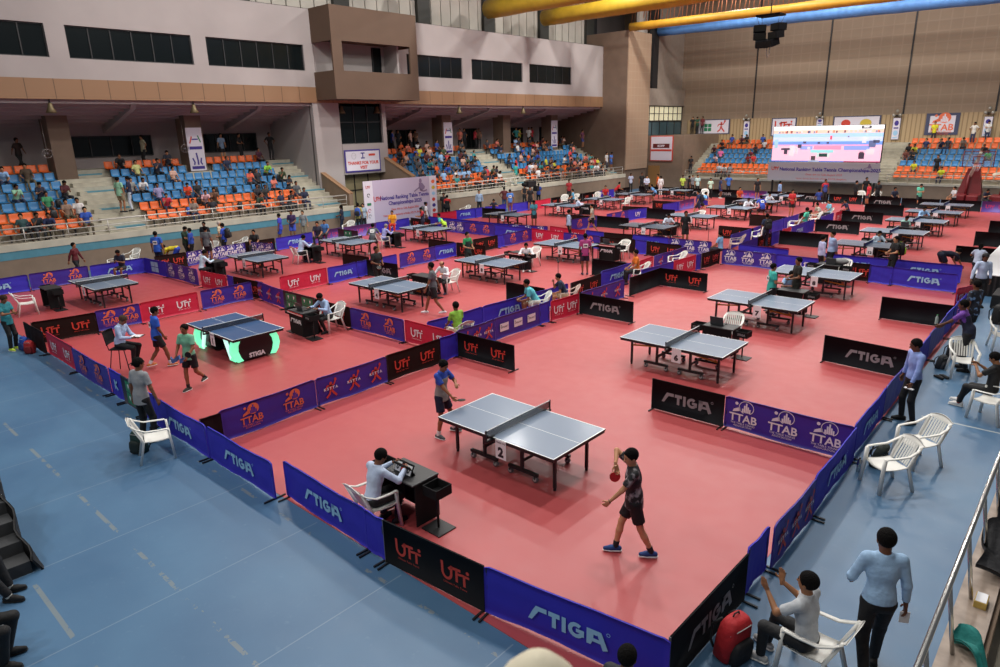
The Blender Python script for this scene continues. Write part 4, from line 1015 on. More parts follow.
t0 = make_table(TT[0][3], TT[0][2], loc=(TT[0][0] + 1.37, TT[0][1] + .7625))
proto = None
for i, (x, y, n, lab) in enumerate(TT):
    if i == 0: continue
    far = y > 30
    t = dup(t0, (x + 1.37, y + .7625, .008), 0, lab)
    for ch in t.children:
        if ch.name.startswith('number_card'):
            for c2 in list(ch.children): bpy.data.objects.remove(c2)
            M = MB(); put(M, text_geo(n, .21 if len(n) == 1 else .17, .012), .22, TH - .30, 0, sz=.9, y=-W2 - .014); M.build('printed_number', M_INK, ch)
        if x > -10 and y > 30 and ch.name.startswith('net') and not ch.name.startswith('net_'):
            ch.data = ch.data.copy(); ch.data.materials[0] = M_NETB
    if i % 4 == 1 or y < 8.5: t.rotation_euler = (0, 0, math.radians(.6))
show_table('show table with dark blue top and glowing mint green legs', (-19.38 + 1.37, 7.87 + .7625))

# ---------------------------------------------------------------- barriers: x, y, heading, length, print, label
BAR = [
 (-23.9, 4.95, 1, 1.75, 'brown', 'plain dark barrier at the left corner beside the teal-shirted person'),
 (-22.13, 5.05, 0, 2.37, 'utt_red', 'crimson barrier facing the blue floor at far left'),
 (-19.74, 5.0, 0, 2.5, 'ttab_orange', 'violet barrier with orange prints beside the tall umpire chair'),
 (-17.2, 5.02, 0, .78, 'kurl', 'short plain blue barrier left of the small green board'),
 (-16.4, 5.0, 0, 1.15, 'green', 'small green-panelled board left of the man in grey t-shirt'),
 (-15.22, 4.97, 0, .8, 'blue', 'short blue barrier hidden behind the man in grey t-shirt'),
 (-14.4, 4.93, 0, 2.36, 'stiga_blue', 'blue barrier just right of the man in grey t-shirt'),
 (-12.01, 4.94, 0, 2.33, 'stiga_blue', 'blue barrier left of the gap on the near edge'),
 (-9.62, 5.12, -1.5, 2.33, 'stiga_blue', 'blue barrier right of the gap, in front of the seated umpire'),
 (-7.3, 5.05, 0, .42, 'blue', 'narrow blue strip of barrier behind the seated umpire'),
 (-6.88, 5.04, 4.5, 1.82, 'utt_black', 'black barrier with two red prints at the near edge'),
 (-5.07, 5.19, 8, 2.42, 'stiga_blue', 'wide blue barrier nearest the camera at the bottom'),
 (-2.70, 5.56, 89, 1.97, 'stiga_black', 'black barrier beside the red backpack at the near right corner'),
 (-2.70, 7.62, 90, .72, 'blue', 'short plain blue barrier right after the near black one'),
 (-2.64, 8.36, 90, 1.70, 'kstta', 'violet barrier with red figures on the right edge near the camera'),
 (-2.66, 10.08, 91, 2.36, 'stiga_blue', 'blue barrier beside the two empty white chairs'),
 (-2.75, 12.5, 91, 2.3, 'stiga_blue', 'blue barrier under the hand of the man in blue shirt'),
 (-2.79, 14.82, 91, 2.3, 'violet', 'violet barrier behind the man in blue shirt'),
 (-2.84, 17.13, 90.5, 2.3, 'blue', 'plain blue barrier beside the green bottle on the floor'),
 (-2.88, 19.45, 90.5, 2.3, 'violet', 'violet barrier the bearded man in purple leans on'),
 (-2.92, 21.8, 90, 1.9, 'blue', 'plain blue barrier below the leaning crimson sign'),
 (-2.90, 23.75, 90, 2.2, 'blue', 'blue barrier behind the leaning crimson sign'),
 # line between the near courts
 (-12.42, 5.0, 90, .42, 'brown', 'short dark barrier end in the near corner of court 2'),
 (-12.5, 5.42, 91.5, 2.25, 'ttab_orange', 'wrinkled violet barrier with two orange prints, nearest between courts'),
 (-12.56, 7.69, 90, 2.0, 'kstta', 'violet barrier with three red figures behind the boy in grey and blue'),
 (-12.58, 9.7, 90, 1.82, 'utt_brown', 'dark barrier with red prints left of the boy in grey and blue'),
 (-12.61, 11.53, 91, .66, 'blue', 'short blue barrier next to the first crossing black barrier'),
 (-12.65, 12.2, 1.2, 2.03, 'utt_black', 'black barrier with red prints jutting right above the near boy'),
 (-12.72, 12.27, 90.5, 1.54, 'kstta', 'violet barrier left of the white sponsor boxes'),
 (-12.75, 13.82, 90, 2.1, 'sponsor', 'violet barrier with three white sponsor boxes'),
 (-12.75, 15.93, 90, .5, 'blue', 'narrow blue barrier right of the white sponsor boxes'),
 (-12.7, 16.44, 87, 1.42, 'utt_red', 'crimson barrier between the sponsor boxes and a black board'),
 (-12.6, 17.87, 0, 2.04, 'stiga_black', 'black barrier jutting right behind the crimson one'),
 (-12.63, 18.0, 89, 2.6, 'kstta', 'violet barrier behind the jutting black board'),
 (-12.52, 20.85, 90, 2.15, 'black', 'plain dark barrier behind the orange-shirted coach'),
 (-12.58, 23.1, 0, 1.98, 'utt_black', 'black barrier with red prints behind table 6'),
 (-12.92, 22.35, 87, 2.3, 'blue', 'plain blue barrier beside the empty white chair, centre lane'),
 (-12.8, 24.68, 87, 1.74, 'utt_red', 'crimson barrier left of a blue and a dark one, behind table 7'),
 (-12.68, 26.42, 88, .4, 'blue', 'narrow blue barrier between crimson and dark ones'),
 (-12.64, 26.82, 87, 1.62, 'utt_brown', 'dark barrier with red prints meeting the long violet line'),
 (-12.45, 28.45, 0, 2.35, 'ttab_white', 'violet barrier with white prints behind table 7, left piece'),
 (-10.08, 28.44, -.3, 2.5, 'utt_blue', 'blue barrier behind the two players at the desk'),
 (-7.56, 28.3, -2, 1.12, 'utt_brown', 'dark barrier right of the two officials, red print'),
 (-6.45, 28.12, 0, .78, 'blue', 'blue barrier piece before the backpack person'),
 (-5.68, 28.14, -4, 2.1, 'stiga_blue', 'front blue barrier at right with clear white lettering'),
 (-6.15, 29.84, 1, 2.4, 'stiga_blue', 'rear blue barrier at right, behind the front one'),
 (-8.6, 29.7, 1, 2.4, 'stiga_blue', 'rear blue barrier between the officials and the backpack person'),
 # coaching lane, inner line
 (-14.05, 12.4, 88.5, 2.25, 'blue', 'plain blue barrier behind the green-shirted coach'),
 (-13.98, 14.66, 88, 2.3, 'stiga_blue', 'blue barrier before the teal-shirted coach'),
 (-13.85, 16.98, 88, 1.85, 'blue', 'plain blue barrier before the navy-shirted coach'),
 (-13.73, 18.92, 92, 2.02, 'utt_brown', 'dark barrier with red prints right of the navy-shirted coach'),
 (-13.98, 21.2, 90, 2.2, 'stiga_blue', 'blue barrier left of the orange-shirted coach'),
 (-13.95, 23.44, 92, 1.7, 'utt_red', 'crimson barrier behind the orange-shirted coach'),
 (-13.98, 25.2, 90, 2.9, 'kstta', 'violet barrier left of the empty chair in the centre lane'),
 (-15.7, 17.72, 0, 1.75, 'black', 'plain dark barrier left of the teal-shirted coach'),
 (-15.75, 23.2, 0, 1.75, 'black', 'plain dark barrier beside the magenta player'),
 # far side of the show court and block of three courts behind it
 (-23.6, 5.06, 81, 1.72, 'utt_brown', 'dark barrier with red print behind the tall umpire chair'),
 (-23.5, 6.78, 87, 1.35, 'ttab_orange', 'violet barrier with orange print behind the boy in blue'),
 (-23.42, 8.1, 93, 2.0, 'utt_red', 'crimson barrier with white prints behind the show table'),
 (-23.53, 10.22, 90, 1.93, 'ttab_orange', 'violet barrier with orange prints above the show table'),
 (-23.6, 12.36, -6, 2.4, 'kstta', 'violet barrier with faint red print left of the green boards'),
 (-21.21, 12.1, 0, 2.0, 'green', 'green-panelled board behind the umpire of the show court'),
 (-19.2, 12.06, 0, 1.95, 'utt_brown', 'dark barrier with red prints right of the show court umpire'),
 (-17.24, 12.06, 2, 2.46, 'ttab_orange', 'violet barrier with orange prints before the nearest player in grey'),
 (-14.78, 12.19, 0, 2.05, 'utt_red', 'crimson barrier in the centre next to the green coach'),
 (-23.38, 13.25, 93, 2.2, 'utt_red', 'crimson leaning barrier above the green-panelled boards'),
 (-23.43, 15.46, 92, 1.5, 'stiga_blue', 'blue barrier right of the leaning crimson one'),
 (-23.5, 16.98, 90, .5, 'blue', 'narrow blue barrier left of the black-shirted player'),
 (-23.52, 17.5, 3, 1.95, 'stiga_black', 'black barrier behind the black-shirted player'),
 (-23.55, 17.7, 90, 1.5, 'blue', 'plain blue barrier above the black-shirted player'),
 (-23.5, 19.32, 93, 2.3, 'ttab_orange', 'violet barrier with orange prints above the black-shirted player'),
 (-23.68, 21.66, 88, 1.36, 'stiga_blue', 'blue barrier left of the dark green player'),
 (-23.6, 23.02, 3, 1.86, 'utt_brown', 'dark barrier with red print behind the dark green player'),
 (-23.55, 24.12, 89, 1.82, 'utt_brown', 'brown-black barrier above the dark green player'),
 (-23.5, 25.95, 90, .5, 'blue', 'narrow blue barrier right of the brown-black one'),
 (-23.52, 26.46, 91, 2.35, 'ttab_orange', 'violet barrier with orange prints left of a long crimson one'),
 (-23.58, 28.8, -4, 2.35, 'utt_red', 'crimson barrier behind the white-shirted umpire, middle courts'),
 (-21.2, 28.56, -1, 2.3, 'ttab_orange', 'violet barrier behind table with the magenta player'),
 (-18.85, 28.45, 2, 1.98, 'utt_brown', 'dark barrier with red prints above the magenta player'),
 (-16.84, 28.55, -1, .62, 'blue', 'narrow blue barrier between two dark ones, centre'),
 (-16.21, 28.44, -6, 1.92, 'utt_brown', 'dark barrier with red print pointing at the white chair'),
 (-25.75, 17.85, 4, 1.8, 'brown', 'low dark barrier behind the player in black'),
 (-25.6, 23.0, 2, 1.85, 'brown', 'low dark barrier below the lime and teal player'),
 # leftmost courts
 (-32.6, 4.9, 90, 2.35, 'stiga_blue', 'blue barrier cut by the left edge of the picture'),
 (-32.62, 7.3, 90, 2.2, 'ttab_orange', 'violet barrier with orange prints above the empty white chair'),
 (-32.5, 9.55, 92, 2.27, 'stiga_blue', 'blue barrier below the man in bright blue shirt'),
 (-32.58, 11.82, 4, 2.02, 'square', 'blue barrier with a pale blue square mark'),
 (-30.55, 11.97, 1, 2.87, 'ttab_white', 'violet barrier with white prints before the left court umpire'),
 (-27.3, 11.98, 5, 1.85, 'utt_red', 'crimson barrier with white prints before the left court umpire'),
 (-25.46, 12.2, 0, .44, 'blue', 'narrow blue barrier right of that crimson one'),
 (-25.02, 12.22, 4, 2.0, 'utt_brown', 'dark barrier partly hidden behind the leaning crimson one'),
 (-32.5, 12.25, 88, 1.45, 'utt_brown', 'dark barrier with red prints before the bending person'),
 (-32.45, 13.72, 92, 1.55, 'ttab_white', 'violet barrier with white prints below the black-shirted pair'),
 (-32.68, 15.3, 95, 1.6, 'ttab_white', 'violet barrier with white prints below the backpacker in blue'),
 (-32.88, 16.9, 89, 1.7, 'utt_brown', 'dark barrier below the seated person in black'),
 (-32.69, 17.15, 14, 1.55, 'ttab_white', 'violet barrier standing askew with white prints'),
 (-32.72, 18.6, 99, 2.5, 'stiga_blue', 'blue barrier below the players in purple and blue'),
 (-33.1, 21.1, 93, 2.0, 'utt_pink', 'violet barrier with pink prints below the seated pair'),
 (-32.9, 22.66, 2, 1.8, 'green', 'green-panelled board behind the grey player'),
 (-33.1, 23.2, 91, 2.4, 'utt_pink', 'violet barrier with pink prints below the woman in navy'),
 (-33.2, 25.62, 91, 2.7, 'utt_blue', 'blue barrier with one white print below the big banner'),
 (-33.2, 28.42, 0, 1.85, 'utt_brown', 'dark barrier by the banner right of the blue one'),
 (-30.6, 28.62, 2, 1.92, 'ttab_white', 'violet barrier with white prints right of the lime player'),
 (-28.68, 28.7, 4, 2.32, 'ttab_orange', 'violet barrier with orange prints above the dark green player, front row'),
 (-26.36, 28.88, -1, 2.7, 'stiga_blue', 'blue barrier above the orange-printed violet ones'),
 (-32.7, 29.5, -1, 2.3, 'blue', 'rear blue barrier starting at the big banner'),
 (-30.4, 29.45, -1, 2.3, 'utt_blue', 'rear blue barrier behind the white-printed violet one'),
 (-28.1, 29.42, 0, 2.3, 'blue', 'rear plain blue barrier above the dark green player'),
 (-25.8, 29.5, 10, 2.5, 'ttab_white', 'rear blue barrier under the teal-shirted player'),
 (-23.3, 30.1, -6, 2.6, 'utt_red', 'rear crimson barrier behind the walking official'),
 (-20.7, 29.88, -4, 1.2, 'blue', 'rear blue barrier right of the rear crimson one'),
 (-19.45, 29.7, 5, 1.6, 'brown', 'rear dark barrier behind the desk of the middle court'),
 (-17.85, 29.9, 0, 2.0, 'stiga_blue', 'rear blue barrier before the far middle table, left piece'),
 (-15.83, 29.9, 0, 2.2, 'ttab_white', 'rear violet barrier left of the light blue coach'),
 # beyond the cross aisle
 (-33.7, 30.8, 80, 1.9, 'red', 'pink-red barrier right of the big banner'),
 (-33.6, 32.65, 84, 1.95, 'stiga_blue', 'blue barrier below the lone pale-shirted official'),
 (-33.35, 34.55, 92, .85, 'blue', 'narrow blue barrier right of the lone official'),
 (-32.95, 34.8, 10, 1.9, 'black', 'plain dark barrier before the table by the blue bag'),
 (-33.35, 35.5, 90, 2.3, 'blue', 'plain blue barrier below the seated person with blue bag'),
 (-33.1, 37.9, 88, 2.3, 'blue', 'plain blue barrier below the man in maroon'),
 (-32.75, 40.35, 97, 2.4, 'red', 'pink-red barrier before the video camera platform'),
 (-33.0, 42.76, 90, 1.85, 'utt_black', 'dark barrier with red prints before the crowd stand'),
 (-33.0, 44.65, 92, 2.5, 'stiga_dim', 'dark barrier with grey print, far left line'),
 (-33.1, 47.2, 90, 2.3, 'utt_black', 'dark barrier with red prints by the person in red'),
 (-33.1, 49.55, 88, 2.3, 'blue', 'blue barrier behind the red player leaning on the table'),
 (-32.9, 51.9, 88, 2.3, 'stiga_dim', 'dark barrier with grey print below the tall tan pier'),
 (-25.7, 34.9, 2, 2.0, 'brown', 'low dark barrier left of the official walking between barriers'),
 (-23.92, 33.0, 84, 2.42, 'ttab_orange', 'violet barrier with orange prints behind the cream-shirted player'),
 (-23.65, 35.3, -1, 2.3, 'black', 'plain dark barrier right of the cream-shirted player'),
 (-23.6, 36.3, 90, 2.5, 'ttab_orange', 'violet barrier with two orange prints beyond the cream-shirted player'),
 (-23.6, 38.83, 80, 1.9, 'utt_blue', 'blue barrier with white print, middle far line'),
 (-23.15, 40.45, -2, 2.1, 'black', 'plain dark barrier above the umpire near the player in black'),
 (-25.2, 40.7, 8, 1.95, 'brown', 'low dark barrier behind the blue one with white print'),
 (-23.4, 43.1, 88, 2.2, 'blue', 'small blue barrier left of the playing pair in blue'),
 (-25.3, 45.0, 3, 2.0, 'utt_brown', 'dark barrier below the lunging light blue player'),
 (-23.3, 45.3, 90, 2.3, 'utt_pink', 'violet barrier with pink prints beside the navy backpacker'),
 (-23.2, 47.7, 90, 2.0, 'blue', 'blue barrier right of the small pink-printed one'),
 (-21.8, 49.6, 0, 2.2, 'stiga_black', 'black barrier with grey print behind the playing pair'),
 (-15.66, 35.1, -3, 1.95, 'utt_brown', 'dark barrier with red print above the light blue coach'),
 (-13.75, 32.3, 91, 2.42, 'stiga_blue', 'blue barrier right of the light blue coach'),
 (-13.82, 34.75, 90, 1.55, 'blue', 'blue barrier left of the large black backpack'),
 (-12.36, 30.0, 92, 2.35, 'blue', 'blue barrier before the large black backpack'),
 (-12.36, 29.95, -7, 2.35, 'stiga_blue', 'rounded blue barrier with hidden lettering, lane corner'),
 (-12.45, 32.36, 90, 1.8, 'utt_brown', 'dark barrier right of the large black backpack'),
 (-12.45, 34.2, 90, 1.3, 'blue', 'blue barrier left of a crimson and a dark one'),
 (-11.5, 29.95, 6, 1.35, 'utt_red', 'crimson barrier behind the left official'),
 (-12.4, 35.5, 90, 1.2, 'utt_red', 'crimson barrier end beside the wide plain dark one'),
 (-12.35, 34.95, -1, 2.35, 'black', 'wide plain dark barrier left of the officials'),
 (-12.4, 36.8, 90, 2.3, 'stiga_blue', 'blue barrier beside the mint-shirted coach'),
 (-12.4, 39.15, 90, 1.2, 'blue', 'short blue barrier behind the mint-shirted coach'),
 (-12.3, 40.3, -1, 2.3, 'stiga_black', 'black barrier with grey print above the officials'),
 (-12.4, 41.5, 90, 2.3, 'blue', 'blue barrier beside the cream and turquoise coaches'),
 (-12.3, 43.9, 90, 1.6, 'utt_red', 'crimson barrier right of the turquoise coach'),
 (-12.3, 45.1, -1, 2.3, 'stiga_black', 'second black barrier with grey print, above the first'),
 (-12.2, 49.7, -1, 2.3, 'black', 'plain dark barrier above the two with grey print'),
 (-13.9, 37.5, 90, 2.3, 'blue', 'inner lane blue barrier left of the mint-shirted coach'),
 (-13.9, 39.9, 90, 2.3, 'blue', 'inner lane blue barrier left of the cream-shirted coach'),
 (-13.9, 42.3, 90, 2.3, 'utt_black', 'inner lane dark barrier behind the cream-shirted coach'),
 (-16.2, 40.6, 0, 2.2, 'brown', 'dark barrier before the crouching royal blue player'),
 # right-hand side short barriers
 (-6.75, 12.33, 1, 1.62, 'stiga_black', 'black barrier with grey print left of the white-printed violet one'),
 (-5.12, 12.38, 0, 2.42, 'ttab_white', 'violet barrier with three white prints before table 6'),
 (-4.9, 17.8, -5, 2.2, 'stiga_black', 'black barrier with grey print left of the man in blue shirt'),
 (-4.82, 23.0, 0, 1.92, 'black', 'plain black barrier right of table 7'),
 (-4.7, 34.6, -2, 2.3, 'stiga_dim', 'dark barrier with dim print left of the white table'),
 (-4.7, 39.6, -1, 2.3, 'black', 'plain dark barrier at right, second from the white table'),
 (-4.7, 44.2, -1, 2.3, 'black', 'plain dark barrier at right, third from the white table'),
 (-4.7, 49.2, -1, 2.3, 'black', 'plain dark barrier at right, fourth from the white table'),
]
for b_ in BAR: barrier(*b_)
for i in range(9):
    k = ['stiga_black', 'utt_black', 'stiga_black'][i % 3]; x = -32.6 + i * 2.35
    if x > -24.0 and x < -22.0: k = 'utt_pink'
    barrier(x, 55.4, 0, 2.3, k, 'far end barrier, piece %s along the last dark row' % ['one', 'two', 'three', 'four', 'five', 'six', 'seven', 'eight', 'nine'][i])
for i, k in enumerate(('stiga_black', 'black', 'stiga_dim', 'utt_pink')):
    barrier(-13.45 + i * 2.35, 54.6, 0, 2.3, k, ['black barrier with grey print below the mint green player', 'plain black barrier behind the farthest right table', 'dim-printed black barrier behind the farthest right table', 'violet barrier with pink prints at the far right edge'][i])
barrier(-3.12, 24.5, 70, .95, 'utt_red', 'crimson sign leaning over the blue barrier before the capped umpire', z=.22, feet=False)

# ---------------------------------------------------------------- desks
def desk(label, loc, rzd=0, lap=None, **k):
    return make_desk(label, loc, math.radians(rzd), laptop=False, **k)
def laptop(label, x, y, rzd, z=.80):
    l = thing('laptop', label, 'laptop', (x, y, z), math.radians(rzd), 'laptops on umpire desks')
    MB().box(-.18, .18, -.10, .14, 0, .02).build('keyboard_base', M_BLACK, l)
    M = Matrix.Translation((0, -.10, .012)) @ Matrix.Rotation(math.radians(14), 4, 'X'); MB().box(-.18, .18, -.012, 0, 0, .24, M=M).build('laptop_lid', mat('graphite_lid', (.05, .055, .06), .4), l)
desk('black umpire desk in front of the man in white shirt, near edge', (-7.55, 6.10), 180)
score_board('flip scoreboard with white and red cards in front of the near umpire', (-7.55, 6.02, .79), PI)
desk('umpire desk with red trim beside the show table', (-17.85, 10.75), -4, red=True); laptop('laptop on the red-trimmed desk beside the show table', -17.85, 10.78, -4)
desk('umpire desk with laptop behind table 6', (-7.2, 16.75), 0); laptop('laptop on the desk behind table 6', -7.3, 16.78, 0)
desk('umpire desk between the two players behind table 7', (-7.15, 21.95), 0)
desk('umpire desk with grey bags behind table 8', (-7.55, 26.95), 0); laptop('laptop on the desk below the two officials', -7.5, 27.0, 0)
desk('umpire desk at the table beside the lime backpack', (-7.55, 34.3), 0); laptop('laptop in front of the umpire in pale blue', -7.6, 34.35, 0)
laptop('laptop in front of the umpire in pale mint shirt', -7.6, 39.0, 0)
desk('umpire desk in front of the umpire in pale mint shirt', (-7.6, 38.95), 0)
desk('umpire desk in front of the far umpire in light blue', (-7.6, 43.6), 0)
desk('umpire desk behind the walking player in grey', (-18.7, 16.5), 0)
desk('umpire desk with red trim beside the dark green player', (-18.9, 22.3), 0, red=True)
desk('umpire desk with red trim right of the magenta player', (-16.9, 26.3), 0, red=True); laptop('laptop on the desk right of the magenta player', -17.0, 26.3, 0)
desk('umpire desk with red trim left of the player in black', (-18.3, 34.4), 0, red=True)
desk('black desk beside the empty white chair, far left court', (-28.45, 6.95), 180)
desk('black desk of the umpire in pale blue, second left court', (-28.55, 13.22), 180)
desk('black desk of the umpire on white chair, third left court', (-28.45, 18.0), 180)
desk('black desk of the umpire in lilac shirt', (-28.55, 23.1), 180)
desk('black desk of the white-shirted umpire at a far left court', (-27.6, 39.9), 0)
# ---------------------------------------------------------------- chairs
ch0 = make_chair('white plastic chair left of the gap, before the man in grey t-shirt', loc=(-12.95, 4.35), rz=math.radians(-18))
def chair(label, x, y, rzd, m=None, z=0):
    c = dup(ch0, (x, y, z), math.radians(rzd), label)
    if m:
        for ch in c.children: ch.data = ch.data.copy(); ch.data.materials[0] = m
    return c
chair('white chair nearer the camera of the pair on the blue floor', -2.05, 11.85, 138)
chair('white chair farther back of the pair on the blue floor', -1.85, 13.1, 142)
chair('white chair beside the bag, behind the bearded man', -2.0, 18.65, 200)
chair('white chair under the boy in white t-shirt', -1.62, 6.78, 85)
chair('white chair under the seated person in black, right edge', -1.15, 16.1, 70)
chair('white chair under the near umpire', -7.72, 5.56, -4)
chair('white chair at the right edge behind the patterned shirt', -1.55, 21.6, 200)
chair('white chair at the right edge below the white table', -1.6, 25.6, 180)
chair('white chair under the show court umpire', -17.55, 11.55, 176)
chair('empty white chair behind the laptop desk, table 6', -7.3, 17.6, 190)
chair('empty white chair facing the black desk, far left court', -28.1, 6.05, -8)
chair('white chair under the umpire, third left court', -28.52, 17.4, -3)
chair('white chair under the lilac-shirted umpire', -28.62, 22.5, -3)
chair('white chair under the bald umpire', -18.35, 17.4, 170)
chair('white chair under the umpire of the middle court', -19.0, 23.2, 180)
chair('empty white chair behind the desk, right of the magenta player', -16.7, 27.0, 180)
chair('empty pale chair in the centre lane', -13.3, 25.8, 140)
chair('white chair under the green-shirted coach', -13.15, 12.8, 80)
chair('dark-draped white chair under the turquoise-shirted near coach', -13.40, 16.66, 140)
chair('pale peach chair under the navy-shirted coach', -13.23, 18.03, 130, M_PEACH)
chair('white chair under the orange-shirted coach', -13.37, 22.88, 135)
chair('pale pink chair under the light blue coach', -13.2, 31.6, 120, M_PEACH)
chair('white chair under the mint-shirted coach', -13.15, 39.2, 100)
chair('white chair under the cream-shirted coach', -13.1, 42.5, 120)
chair('white chair under the turquoise-shirted coach', -13.1, 44.6, 120)
chair('white chair in the far lane in front of the backpack', -13.2, 34.4, 150)
chair('empty white chair behind the desk with grey bags', -7.3, 27.6, 180)
for i, (x, y, lab) in enumerate(((-34.6, 12.0, 'white chair left of the bright blue shirt by the left wall'), (-33.6, 10.9, 'white chair under the person in navy by the left wall'), (-33.5, 15.4, 'white chair beside the backpacker in blue'), (-33.6, 17.0, 'white chair left of the seated person in black'),
  (-34.2, 24.3, 'white chair under the woman in navy dress'), (-34.2, 34.3, 'white chair left of the lone official'), (-32.6, 44.0, 'white chair left of the turquoise shirt'), (-32.3, 44.9, 'second white chair left of the turquoise shirt'), (-31.6, 47.1, 'white chair left of the seated person in red'),
  (-27.3, 44.4, 'white chair at the table behind the cream-shirted player'), (-25.2, 53.4, 'white chair at the farthest left table'), (-13.3, 57.0, 'white chair under the navy person at the far wall'), (-14.3, 56.9, 'empty white chair at the far wall'), (-19.0, 39.5, 'white chair at the far middle table'))):
    chair(lab, x, y, [200, 170, 210, 180][i % 4])

